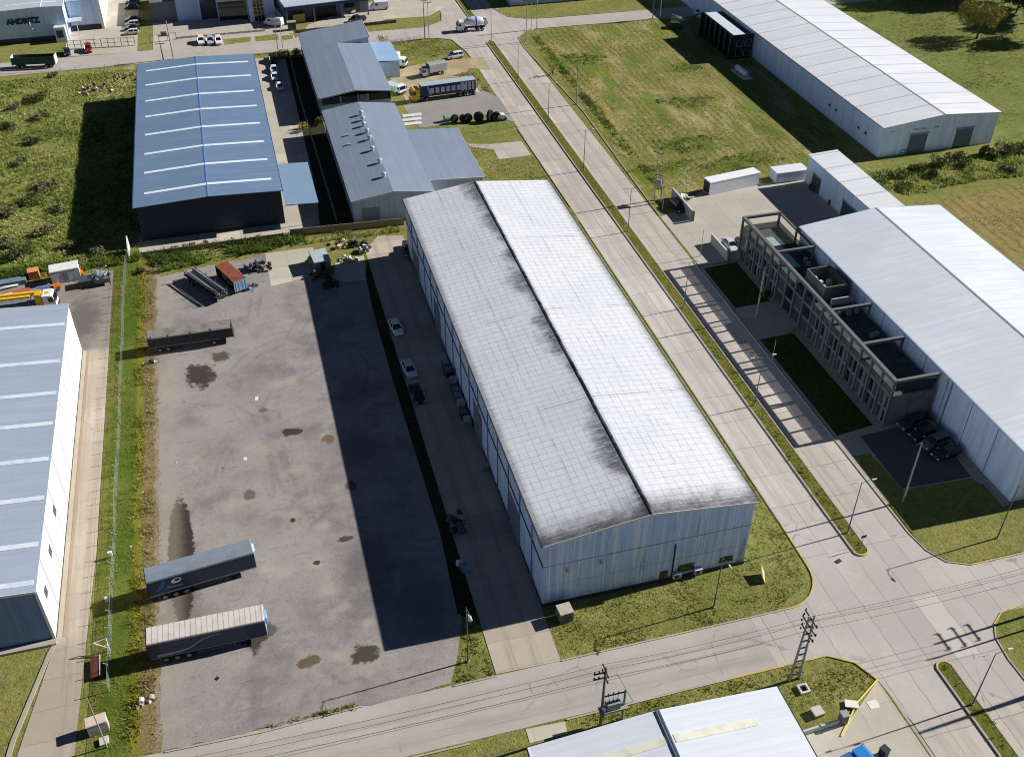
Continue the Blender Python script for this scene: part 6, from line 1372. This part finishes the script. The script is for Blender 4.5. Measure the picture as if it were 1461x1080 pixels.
for px_, py_, l_ in ((159, 796, 'small white meter box on the fence near the upper of the two navy trailers'), (155, 861, 'small white meter box on the fence between the two navy trailers')):
    x, y = G(px_, py_); t = thing('meter_box', l_, 'box', (x, y, GZ())); mb = MB(); mb.box(-.25, .25, -.2, .2, .5, 1.1); mb.build('body', WHITE_TRIM, t); mb = MB(); mb.tube([(0, 0, 0), (0, 0, .5)], .06, 5); mb.build('post', POLEG, t)
boxthing('meter_kiosk', 'grey concrete kiosk on the lawn by the warehouse corner', 'kiosk', (28.1, 76.9), 1.7, 1.6, 1.7, .08, paint(112, 112, 108, .9), paint(176, 170, 156, .9), .1, ('S', paint(84, 84, 82)))
lb_ = thing('litter_panel', 'pale bent board leaning on the lawn near the rounded corner', 'board', (*G(1091, 825), GZ()), 1.2); mb = MB(); mb.hexa([(-.9, 0, 0), (.9, 0, .2), (.9, .05, .2), (-.9, .05, 0)], [(-.8, .4, .9), (1.1, .5, 1.3), (1.1, .55, 1.3), (-.8, .45, .9)]); mb.build('sheet', paint(186, 170, 140, .8), lb_)
# bottom lawn boxes
x, y = G(1146, 984); t = thing('manhole', 'square concrete manhole ring with a dark opening on the corner lawn', 'manhole', (x, y, GZ())); mb = MB()
for b_ in ((-.6, .6, -.6, -.4), (-.6, .6, .4, .6), (-.6, -.4, -.4, .4), (.4, .6, -.4, .4)): mb.box(*b_, 0, .35)
mb.build('ring', paint(206, 200, 190, .9), t); mb = MB(); mb.box(-.395, .395, -.395, .395, 0, .06); mb.build('pit', BLK, t)
boxthing('valve_box', 'square concrete box on the corner lawn nearest the hall roof', 'box', G(1165, 1018), 1.2, 1.1, .55, .1, paint(110, 108, 104), paint(190, 184, 172, .9), .08)
boxthing('plinth_slab', 'flat white slab beside the yellow kerb of the corner lawn', 'slab', G(1214, 1006), 1.4, .9, .25, -.4, PALEW, paint(228, 222, 212), .05)
boxthing('gate_pillar', 'dark square pillar at the end of the long low wall', 'pillar', G(1201, 1031), .8, .8, 1.7, 0, paint(86, 84, 84), paint(150, 150, 152), .08)
x, y = G(1246, 1005); sheet('painted_patch', [(x-.6, y-.5), (x+.6, y-.5), (x+.6, y+.5), (x-.6, y+.5)], paint(226, 220, 206), z=.07); 
x, y = G(1196, 801); boxthing('drain_grate', 'small dark drain grate on the avenue near the median tip', 'grate', (x, y), .75, .45, .04, .3, BLK, DARKSTEEL, .03)
bt = thing('lorry', 'blue-roofed lorry at the bottom edge beside the near hall', 'lorry', (*G(1212, 1106), GZ()), .2); cab(bt, 1.6, (40, 120, 190), 2.3, .6, 2.1, 1.9); mb = MB(); mb.box(-6, .4, -1.2, 1.2, 1.1, 2.5); mb.build('body', paint(34, 90, 160, .5), bt)
for x in (1.5, -3.5, -4.8): axle(bt, x, 2.3, .5, .4)
boxthing('dark_bin', 'dark upright bin at the bottom edge right of the blue lorry', 'bin', G(1259, 1078), .8, .8, 1.3, .3, BLK, BLK, .05)
# mown-field side
skp = thing('skip', 'dark green skip with a raised pale lid at the far corner of the mown field', 'skip', (*G(966, 40), GZ()), -.5); mb = MB(); mb.hexa([(-1.6, -1, .1), (1.6, -1, .1), (1.6, 1, .1), (-1.6, 1, .1)], [(-2, -1.1, 1.6), (2, -1.1, 1.6), (2, 1.1, 1.6), (-2, 1.1, 1.6)]); mb.build('tub', paint(34, 72, 58), skp); mb = MB(); mb.hexa([(-2, 1.0, 1.7), (2, 1.0, 1.7), (2, 1.1, 1.7), (-2, 1.1, 1.7)], [(-2, 1.8, 3.0), (1.2, 1.8, 2.4), (1.2, 1.9, 2.4), (-2, 1.9, 3.0)]); mb.build('lid', paint(190, 172, 150), skp)
low_wall('short grey wall stub beside the green skip', G(974, 33), G(985, 33), 1.3, CONC, 2.5, .3)
pt = thing('gas_tank', 'white horizontal gas tank on a pale slab in the shade of the long hall', 'tank', (*G(1058, 107), GZ()), 1.62)
mb = MB(); mb.box(-3.6, 3.6, -1.3, 1.3, 0, .18); mb.build('slab', paint(200, 204, 210, .9), pt); mb = MB(); mb.lathe([(.1, -2.9), (.5, -2.75), (.72, -2.4), (.72, 2.4), (.5, 2.75), (.1, 2.9)], (0, .15, 1.1), 16, 'X'); mb.build('vessel', paint(226, 228, 232, .35), pt, smooth=True)
for x in (-1.6, 1.6): mb = MB(); mb.box(x-.15, x+.15, -.35, .65, .183, .6); mb.build('saddle', CONC, pt)
mb = MB(); mb.box(-.6, .6, -.58, -.56, .9, 1.3); mb.build('blue_label', paint(40, 80, 170), pt)
for px_, py_, l_ in ((1162, 270, 'crate of green oddments in the shade beside the annex'), (1190, 292, 'dark heap of machine parts in the shade by the annex door')):
    t = thing('crate', l_, 'crate', (*G(px_, py_), GZ()), .3); mb = MB(); mb.box(-1, 1, -.8, .8, 0, 1.0); mb.build('body', paint(62, 60, 52), t); mb = MB()
    for k in range(6): mb.cbox((rr.uniform(-.7, .7), rr.uniform(-.5, .5), 1.1), .5, .4, .4, rr.uniform(0, 3))
    mb.build('load', paint(70, 96, 62), t)
jk = thing('scrap_pile', 'heap of white plastic sheets and pipes behind the lot wall', 'scrap', (*G(979, 283), GZ())); mb = MB()
for k in range(16): mb.cbox((rr.uniform(-1.3, 1.3), rr.uniform(-1.3, 1.3), rr.uniform(.1, .8)), rr.uniform(.3, 1.6), rr.uniform(.2, .7), .08, rr.uniform(0, 3), rr.uniform(-.6, .6), rr.uniform(-.6, .6))
mb.build('sheets', WHITE_TRIM, jk)
# row of big tyres
tgrp = 'big black tyres standing in a row on the truck lot'
for i, (px_, r) in enumerate(((649, 1.0), (661, .95), (668, 1.05), (683, 1.2), (699, 1.35), (708, 1.1))):
    x, y = G(px_, 176-(px_-640)*.045); t = thing('big_tyre', ['leftmost and smallest-looking tyre beside the green tank on the truck lot', 'tyre second in the row, tilted against its neighbour', 'tyre third in the row, with a grey hub', 'tyre fourth in the row with a tall tread', 'largest and tallest tyre of the row on the truck lot', 'tyre at the right end of the row next to the white machine'][i], 'tyre', (x, y, GZ()), [.5, -.3, .2, -.2, .9, .1][i], tgrp)
    mb = MB(); mb.lathe([(r*.5, -.35), (r*.9, -.38), (r, -.25), (r, .25), (r*.9, .38), (r*.5, .35)], (0, 0, r), 20, 'Y'); mb.build('tyre', RUBBER, t); mb = MB(); mb.lathe([(r*.15, -.3), (r*.5, -.3), (r*.5, .3), (r*.15, .3)], (0, 0, r), 14, 'Y'); mb.build('hub', STEEL, t)
x, y = G(716, 171); wm = thing('white_machine', 'small white machine at the right end of the row of big tyres', 'machine', (x, y, GZ())); mb = MB(); mb.hexa([(-1.2, -.8, .4), (1.2, -.8, .4), (1.2, .8, .4), (-1.2, .8, .4)], [(-1, -.7, 1.5), (.6, -.7, 1.3), (.6, .7, 1.3), (-1, .7, 1.5)]); mb.build('body', WHITE_TRIM, wm)
for s in (-1, 1):
    for xx in (-.7, .7): wheel(wm, xx, s*.75, .38, .25)
x, y = G(640, 173); gt = thing('green_tank', 'small grey-green tank lying left of the big tyres', 'tank', (x, y, GZ()), .2); mb = MB(); mb.lathe([(.3, -1.3), (.7, -1.1), (.7, 1.1), (.3, 1.3)], (0, 0, .85), 12, 'X'); mb.build('vessel', paint(130, 150, 144), gt)
for xx in (-.8, .8): mb = MB(); mb.box(xx-.1, xx+.1, -.5, .5, 0, .3); mb.build('saddle', DARKSTEEL, gt)
for i in range(3):
    x, y = G(586, 165+i*6); sheet('pale_slab', [(x-2, y-.75), (x+2.6, y-.75), (x+2.6, y+.75), (x-2, y+.75)], paint(206, 206, 204, .9), z=.09)
# yard head: hut and scrap
boxthing('site_hut', 'small flat-roofed grey hut at the head of the yard, half in the warehouse shade', 'hut', G(458, 380), 3.0, 4.4, 2.2, .1, paint(112, 118, 124, .8), paint(172, 178, 184, .8), .1, ('S', BLK))
def heap(label, px_, py_, n, ext, cols, seed, name='scrap_pile', cat='scrap', hmax=1.2):
    t = thing(name, label, cat, (*G(px_, py_), GZ()), 0); r = random.Random(seed); bins = {}
    for k in range(n):
        c = cols[k % len(cols)]; mb = bins.setdefault(c, MB()); x = r.uniform(-ext, ext); y = r.uniform(-ext*.7, ext*.7); z = r.uniform(.1, hmax)*(1-abs(x)/ext*.6)
        w_ = r.random()
        if w_ < .45: mb.cbox((x, y, z), r.uniform(.3, 1.2), r.uniform(.2, .6), r.uniform(.1, .5), r.uniform(0, 3), r.uniform(-.5, .5), r.uniform(-.5, .5))
        elif w_ < .8: mb.tube([(x, y, z), (x+r.uniform(-1.2, 1.2), y+r.uniform(-1, 1), z+r.uniform(-.1, .5))], r.uniform(.04, .1), 6)
        else: mb.lathe([(.2, -.3), (.36, -.3), (.36, .3), (.2, .3)], (x, y, z+.2), 10, 'Y')
    for i, (c, mb) in enumerate(bins.items()): mb.build(['plates', 'tubes', 'pieces', 'scraps'][i % 4], paint(*c, rough=.6), t)
    return t
DK = [(40, 40, 42), (70, 66, 62), (96, 92, 88), (30, 28, 30)]
heap('dark machine scrap in the shade below the small grey hut', 455, 396, 26, 1.8, DK, 1); heap('smaller dark scrap heap with a rusty frame, deepest in the yard shade', 472, 408, 16, 1.2, [(60, 50, 44), (36, 36, 38)], 2)
heap('heap of pipes and wheels right of the rusty container', 363, 385, 26, 1.6, [(70, 80, 110), (120, 116, 110), (50, 50, 52)], 3); heap('flattened axle parts in front of the pale blue container doors', 356, 412, 18, 1.2, [(60, 60, 62), (150, 150, 148)], 4, hmax=.5)
heap('tangle of bent steel rods between container and slab', 374, 384, 22, 1.5, [(80, 72, 64), (110, 104, 98)], 5); heap('mixed rubble and timber beside the small hut', 445, 376, 18, 1.0, [(170, 130, 116), (190, 184, 170)], 6, 'rubble_pile', 'rubble')
heap('drums and grey blocks by the head of the driveway', 522, 358, 20, 1.3, [(60, 62, 62), (150, 152, 148), (200, 198, 190)], 7); heap('dark wheels and frames at the weedy head of the yard', 510, 349, 24, 1.6, [(34, 36, 36), (90, 92, 88)], 8)
heap('pale rubble on the slab right of the hut', 497, 371, 14, 1.4, [(206, 196, 184), (170, 160, 150)], 9, 'rubble_pile', 'rubble', .4); heap('bright timber ends near the back fence of the yard', 482, 352, 16, 2.0, [(206, 190, 160), (150, 130, 100)], 10, 'timber_pile', 'timber', .4)
heap('dark bin bags and a white sack at the yard edge', 213, 519, 8, .7, [(40, 48, 60), (214, 206, 190)], 12, 'rubbish_pile', 'rubbish', .5)
heap('white rubble stones on the grass near the kiosk', 207, 1003, 8, .8, [(196, 190, 170), (160, 156, 140)], 13, 'rubble_pile', 'rubble', .12)
heap('timber and broken boards in the scrub behind the dark hall', 138, 130, 34, 4.2, [(206, 200, 186), (120, 108, 92), (60, 58, 54)], 14, 'timber_pile', 'timber', .7)
heap('brown earth clods and pallets at the edge of the blue-roofed hall', 178, 112, 20, 3.0, [(120, 84, 60), (150, 120, 90)], 15, 'rubble_pile', 'rubble', .6)
# cages, drums along the warehouse wall
dg = 'bins and crates along the shaded warehouse wall'
cols_ = [(70, 96, 92), (60, 66, 84), (96, 110, 116), (84, 70, 60), (70, 84, 90), (110, 120, 112), (56, 60, 64), (120, 126, 128)]
lbs = ['green bin at the far end of the row along the warehouse wall', 'blue-grey crate second along the warehouse wall', 'pale blue crate just past the bare gap of the wall row', 'brown crate midway along the warehouse wall', 'slate drum stack midway along the warehouse wall', 'pale green crate lower in the wall row', 'dark crate second from the near end of the wall row', 'light grey crate nearest the near end of the wall row']
for i, (px_, py_) in enumerate(((636, 524), (640, 535), (647, 551), (651, 562), (654, 572), (658, 583), (662, 595), (667, 606))):
    t = thing('crate', lbs[i], 'crate', (*G(px_, py_), GZ()), rr.uniform(-.1, .1), dg); mb = MB(); mb.box(-.6, .6, -.75, .75, 0, 1.0); mb.build('body', paint(*cols_[i], rough=.7), t); mb = MB(); mb.box(-.5, .5, -.6, .6, 1.003, 1.0+.25*(i % 3)+.08); mb.build('load', paint(*[min(255, c+40) for c in cols_[i]]), t)
boxthing('crate', 'single pale crate standing alone against the warehouse wall', 'crate', G(692, 670), 1.1, 1.0, 1.0, 0, paint(126, 124, 116), paint(150, 146, 136), .06)
heap('engine blocks on pallets in the shaded driveway', 649, 741, 16, 1.0, [(90, 96, 100), (50, 50, 54), (150, 156, 160)], 21); heap('smaller pallet of machine parts below the engine blocks', 653, 758, 12, .8, [(80, 84, 96), (60, 56, 58)], 22)
ibc = thing('liquid_tank', 'caged pale blue liquid tank at the edge of the shaded driveway', 'tank', (*G(664, 813), GZ()), .2); mb = MB(); mb.box(-.55, .55, -.5, .5, .15, 1.1); mb.build('vessel', paint(120, 170, 190, .4), ibc); mb = MB(); mb.lathe([(.25, 1.1), (.25, 1.2)], (0, 0, 0), 10); mb.box(-.62, -.56, -.55, .55, 0, 1.15); mb.build('cage', STEEL, ibc); mb = MB(); mb.box(-.6, .6, -.55, .55, 0, .148); mb.build('pallet', paint(130, 110, 80), ibc)
x, y = G(655, 806); t = thing('sack', 'white sack beside the caged liquid tank', 'sack', (x, y, GZ())); mb = MB(); mb.lathe([(.2, 0), (.42, .15), (.4, .6), (.2, .8)], n=10); mb.build('cloth', WHITE_TRIM, t)
# contractor yard things
og = thing('orange_box', 'orange cube box against the weeds of the contractor yard', 'box', (*G(50, 396), GZ()), .1); mb = MB(); mb.box(-.9, .9, -.8, .8, 0, 1.5); mb.build('body', paint(204, 120, 66), og); mb = MB(); mb.box(-.95, .95, -.85, .85, 1.503, 1.6); mb.build('lid', paint(216, 146, 96), og)
def orange_machine(label, px_, py_):
    t = thing('compactor', label, 'machine', (*G(px_, py_), GZ()), .4); mb = MB(); mb.box(-.6, .6, -.45, .45, .3, 1.0); mb.build('engine', paint(216, 112, 36), t); mb = MB(); mb.tube([(-.5, 0, .9), (-1.3, 0, 1.7)], .06, 5); mb.tube([(.3, .3, 1.0), (.6, .3, 1.8)], .06, 5); mb.build('handle', paint(216, 130, 50), t)
    for s in (-1, 1): wheel(t, .1, s*.5, .32, .2)
orange_machine('orange machine with a long handle in the middle of the contractor yard', 82, 413); orange_machine('orange machine beside the white site cabin', 115, 395)
def pallet_stack(label, px_, py_, c, n=5, w=1.2, rz=.2):
    t = thing('pallet_stack', label, 'pallets', (*G(px_, py_), GZ()), rz)
    for k in range(n):
        mb = MB(); mb.box(-w, w, -.8, .8, k*.16+.09, k*.16+.12)
        for yy in (-.7, 0, .7): mb.box(-w, w, yy-.08, yy+.08, k*.16, k*.16+.088)
        mb.build('pallet', paint(*c, rough=.8), t)
pallet_stack('blue-grey stack of formwork panels by the orange machine', 63, 416, (96, 110, 150)); pallet_stack('stack of greenish panels at the left edge of the contractor yard', 20, 406, (110, 128, 138), 6, 2.2, .1); pallet_stack('stack of reddish panels above the crane lorry', 25, 421, (170, 96, 72), 4, 2.2, .1); pallet_stack('blue panels next to the reddish stack', 74, 415, (70, 80, 120), 3)
for px_, py_, l_ in ((8, 414, 'upper of two long white gutters by the crane lorry'), (8, 425, 'lower of two long white gutters by the crane lorry')):
    t = thing('gutter_length', l_, 'gutter', (*G(px_, py_), GZ()), .2); mb = MB(); mb.tube([(-2.4, 0, .35), (0, 0, .55), (2.2, .2, .3)], .22, 8); mb.build('half_pipe', WHITE_TRIM, t)
rk_ = thing('scrap_rack', 'steel rack piled with silvery scrap at the fence of the contractor yard', 'rack', (*G(146, 402), GZ()), .1)
for x_ in (-1.4, 1.4):
    for y_ in (-1.8, 1.8): mb = MB(); mb.box(x_-.06, x_+.06, y_-.06, y_+.06, 0, 2.4); mb.build('upright', DARKSTEEL, rk_)
mb = MB(); mb.box(-1.4, 1.4, -1.8, 1.8, .6, .68); mb.build('shelf', DARKSTEEL, rk_); mb = MB()
for k in range(46): mb.cbox((rr.uniform(-1.2, 1.2), rr.uniform(-1.5, 1.5), rr.uniform(.8, 2.2)), rr.uniform(.3, 1.6), rr.uniform(.08, .3), .06, rr.uniform(0, 3), rr.uniform(-.7, .7), rr.uniform(-.7, .7))
mb.build('offcuts', paint(196, 204, 212, .35, .5), rk_)
boxthing('cage_bin', 'dark caged bin beside the silvery scrap rack', 'bin', G(124, 407), 2.4, 2.0, 1.3, .1, paint(60, 66, 72), paint(70, 84, 92), .1)
# litter
lit = [(366, 569, 1.0, .5), (350, 655, .7, .5), (318, 668, .15, .15), (252, 660, .2, .15), (310, 968, .4, .4), (203, 703, .4, .12), (186, 895, .25, .2), (187, 780, .25, .2)]
for i, (px_, py_, a_, b_) in enumerate(lit):
    x, y = G(px_, py_); t = MB(); t.cbox((0, 0, .03), a_, b_, .04, rr.uniform(0, 3)); o = t.build('litter', WHITE_TRIM if i not in (4, 2) else BLK); o.location = (x, y, GZ())
    tag(o, ['largest pale board lying on the worn yard', 'pale paper scrap left of the yard centre'][i] if i < 2 else ('round black ring lying on the asphalt below the pale-roofed trailer' if i == 4 else 'small scrap of litter lying on the yard or its verge'), 'litter', 'scraps of litter about the yard' if i not in (0, 1, 4) else None)
# ---- trees and bushes
LEAF_O = Mat('olive_leaves', S(128, 124, 60), .75, .2); LEAF_O.mix(LEAF_O.sm(LEAF_O.rnd(), .3, .8), S(160, 148, 72)); LEAF_O.mix(LEAF_O.sm(LEAF_O.noise(.35, 3), .5, .65), S(160, 146, 56), .4)
LEAF_D = Mat('dark_leaves', S(58, 70, 36), .75, .2); LEAF_D.mix(LEAF_D.sm(LEAF_D.rnd(), .3, .8), S(84, 92, 48)); LEAF_D.mix(LEAF_D.sm(LEAF_D.noise(.5, 3), .5, .65), S(100, 96, 60), .5)
LEAF_B = Mat('green_leaves', S(92, 112, 48), .75, .2); LEAF_B.mix(LEAF_B.sm(LEAF_B.rnd(), .3, .8), S(122, 132, 70)); LEAF_B.mix(LEAF_B.sm(LEAF_B.noise(.6, 3), .5, .65), S(130, 126, 90), .6)
LEAF_G = Mat('grey_green_leaves', S(112, 114, 76), .75, .2); LEAF_G.mix(LEAF_G.sm(LEAF_G.rnd(), .3, .8), S(140, 134, 100)); LEAF_G.mix(LEAF_G.sm(LEAF_G.noise(.5, 3), .5, .65), S(84, 92, 48), .6)
BARK = paint(92, 78, 62, .9, dirt=.25)
def tree(label, x, y, h, r, m_, n, seed, name='tree', flat=.5, z=0., size=.5, group=None):
    g = np.random.default_rng(seed); t = thing(name, label, 'tree', (x, y, z), 0, group)
    mb = MB(); tips = []
    mb.tube([(0, 0, 0), (.1*r*.3, .05, h*.25), (.15, .1, h*.42)], max(.12, h*.035), 7, h*.022)
    for k in range(8):
        a = 2*PI*k/8+g.uniform(-.3, .3); rr_ = r*g.uniform(.35, .72); tip = (rr_*math.cos(a), rr_*math.sin(a), h*g.uniform(.62, .85)); tips.append(tip)
        mb.tube([(.15, .1, h*.36), (tip[0]*.5, tip[1]*.5, h*.55), tip], h*.016, 5, h*.005)
    mb.build('trunk', BARK, t)
    blobs = [(p[0]+g.normal(0, .1*r), p[1]+g.normal(0, .1*r), p[2]+g.normal(0, .05*h), r*g.uniform(.28, .46), r*g.uniform(.28, .46), h*flat*g.uniform(.22, .36)) for p in tips for _ in range(2)]+[(0, 0, h*.85, r*.45, r*.45, h*.14)]
    V = leafcloud(blobs, n, size, g); tri_mesh('crown', V, m_.m, t)
    return t
tree('lone olive-yellow tree on the meadow beyond the long hall, casting a long shadow', *G(1393, 56), 9.4, 6.6, LEAF_O, 7600, 1, size=.36, flat=.95)
def bush(label, x, y, r, h, m_, n, seed, group=None, size=.3, name='bush'):
    g = np.random.default_rng(seed); t = thing(name, label, 'bush', (x, y, 0), 0, group)
    mb = MB()
    for k in range(6): a = k*1.05; mb.tube([(0, 0, 0), (r*.4*math.cos(a), r*.4*math.sin(a), h*.6)], .05, 4, .02)
    mb.build('stems', BARK, t)
    blobs = [(g.uniform(-.6, .6)*r, g.uniform(-.6, .6)*r, h*g.uniform(.35, .65), r*g.uniform(.35, .6), r*g.uniform(.35, .6), h*g.uniform(.25, .4)) for _ in range(6)]
    tri_mesh('foliage', leafcloud(blobs, n, size, g), m_.m, t); return t
far = [(1262, -6), (1285, 0), (1305, 3), (1328, 4), (1350, 8), (1372, 2), (1440, 22), (1458, 36), (1430, 6), (1452, 16), (1470, 60), (1405, -4)]
fl_ = ['first', 'second', 'third', 'fourth', 'fifth', 'sixth', 'seventh', 'eighth', 'ninth', 'tenth', 'eleventh', 'twelfth']
for i, (px_, py_) in enumerate(far):
    x, y = G(px_, py_); tree('dark tree in the thicket along the top right edge beyond the meadow', x+3, y+1, 8.5+2*(i % 3), 5.6, LEAF_D, 4200, 100+i, size=.6, flat=1.0, group='dark trees beyond the meadow')
bush('bare olive bush at the corner of the works building by the upper road', *G(546, 62), 1.7, 2.4, LEAF_O, 500, 201, size=.18)
bush('bush growing at the upper end of the dark strip, left one', *G(402, 84), 2.4, 2.6, LEAF_O, 900, 202, size=.25); bush('bush growing at the upper end of the dark strip, right one', *G(421, 82), 2.3, 2.4, LEAF_G, 900, 203, size=.25)
bush('pale dry bush at the edge of the dark hall shadow by the fence', *G(145, 362), 1.8, 1.9, LEAF_G, 800, 204, size=.2)
bush('brown bush in the gap of light beside the works building', *G(433, 186), 1.6, 2.0, LEAF_O, 700, 205, size=.22); bush('green bush against the wall of the works building', *G(455, 178), 1.5, 1.8, LEAF_D, 600, 206, size=.22)
bush('young street tree in the shade at the framed office entrance', *G(1126, 478), .9, 2.0, LEAF_G, 260, 207, size=.18, name='sapling'); bush('sapling on the verge at the upper corner of the mown field', *G(788, 108), 1.0, 4.0, LEAF_G, 260, 208, size=.2, name='sapling')
bush('shrub against the framed offices near the entrance path', *G(1092, 424), 1.0, 1.2, LEAF_D, 400, 209)
bg_ = 'shrubs in the rough scrub behind the dark hall'; sb = [(55, 145, 3.2), (20, 155, 1.8), (60, 168, 2.2), (8, 185, 2.4), (30, 235, 2.0), (70, 270, 2.6), (40, 290, 2.2), (15, 305, 2.4), (60, 335, 2.5), (30, 365, 2.8), (12, 350, 2.2), (85, 300, 1.8), (50, 205, 2.2), (100, 355, 1.8), (75, 110, 1.5)]
for i, (px_, py_, r) in enumerate(sb): bush('grey-green shrub in the rough scrub left of the dark hall', *G(px_, py_), r, r*.75, LEAF_G if i % 3 else LEAF_D, int(420*r), 300+i, bg_, .28)
bg2 = 'shrubs along the rough ground before the long hall'; sb2 = [(1262, 262, 2.2), (1280, 250, 2), (1290, 268, 2.2), (1310, 246, 2), (1345, 240, 2.6), (1360, 232, 2.4), (1378, 236, 2.6), (1400, 226, 2.6), (1418, 220, 2.2), (1436, 222, 2.8), (1456, 216, 2.6), (1330, 255, 1.8), (1440, 240, 2)]
for i, (px_, py_, r) in enumerate(sb2): bush('shrub in the rough ground between the long hall and the dry field', *G(px_+rr.uniform(-5, 5), py_+rr.uniform(-5, 5)), r*rr.uniform(.55, 1.15), r*rr.uniform(.5, .95), [LEAF_B, LEAF_G, LEAF_B, LEAF_D][i % 4], int(460*r), 400+i, bg2, .3)
for i, (px_, py_) in enumerate(((248, 356), (270, 350), (292, 348), (330, 344), (365, 341), (400, 345), (225, 372), (205, 384))):
    bush('low green weed clump along the panel wall below the dark hall', *G(px_, py_+4), 1.2, 1.0, LEAF_D, 400, 500+i, 'weed clumps along the panel wall', .22, 'weed_clump')
# ================================================================== light, sky, camera
SUN_DIR = Vector((1.78563, .10845, 1.0)).normalized()
w = bpy.data.worlds.new('World'); SC.world = w; w.use_nodes = True
nt = w.node_tree; bg = nt.nodes['Background']; sk = nt.nodes.new('ShaderNodeTexSky'); sk.sky_type = 'NISHITA'; sk.sun_disc = False
sk.sun_elevation = math.radians(29.2); sk.sun_rotation = math.atan2(1.78563, .10845); sk.altitude = 2500; sk.air_density = .5; sk.dust_density = .2; sk.ozone_density = 2.5
nt.links.new(sk.outputs[0], bg.inputs[0]); bg.inputs[1].default_value = .05
sl = bpy.data.lights.new('sun', 'SUN'); sl.energy = 5.0; sl.angle = math.radians(.5); sl.color = (1, .965, .92)
so = bpy.data.objects.new('sun', sl); COL.objects.link(so); so.rotation_euler = SUN_DIR.to_track_quat('Z', 'Y').to_euler(); so.location = (150, 100, 120)
cam = bpy.data.cameras.new('camera'); cam.sensor_width = 36; cam.lens = FOC/1461*36; cam.clip_end = 5000; cam.clip_start = .5
co = bpy.data.objects.new('camera', cam); COL.objects.link(co)
Mc = Matrix(((_rt[0], _up[0], -_fw[0]), (_rt[1], _up[1], -_fw[1]), (_rt[2], _up[2], -_fw[2]))).to_4x4(); Mc.translation = (0, 0, CAM_H); co.matrix_world = Mc
SC.camera = co
SC.view_settings.view_transform = 'Standard'; SC.view_settings.look = 'None'; SC.view_settings.exposure = 0.52; SC.view_settings.gamma = 1; SC.view_settings.use_curve_mapping = False
SC.cycles.max_bounces = 6; SC.cycles.pixel_filter_type = 'BLACKMAN_HARRIS'; SC.cycles.filter_width = 1.05
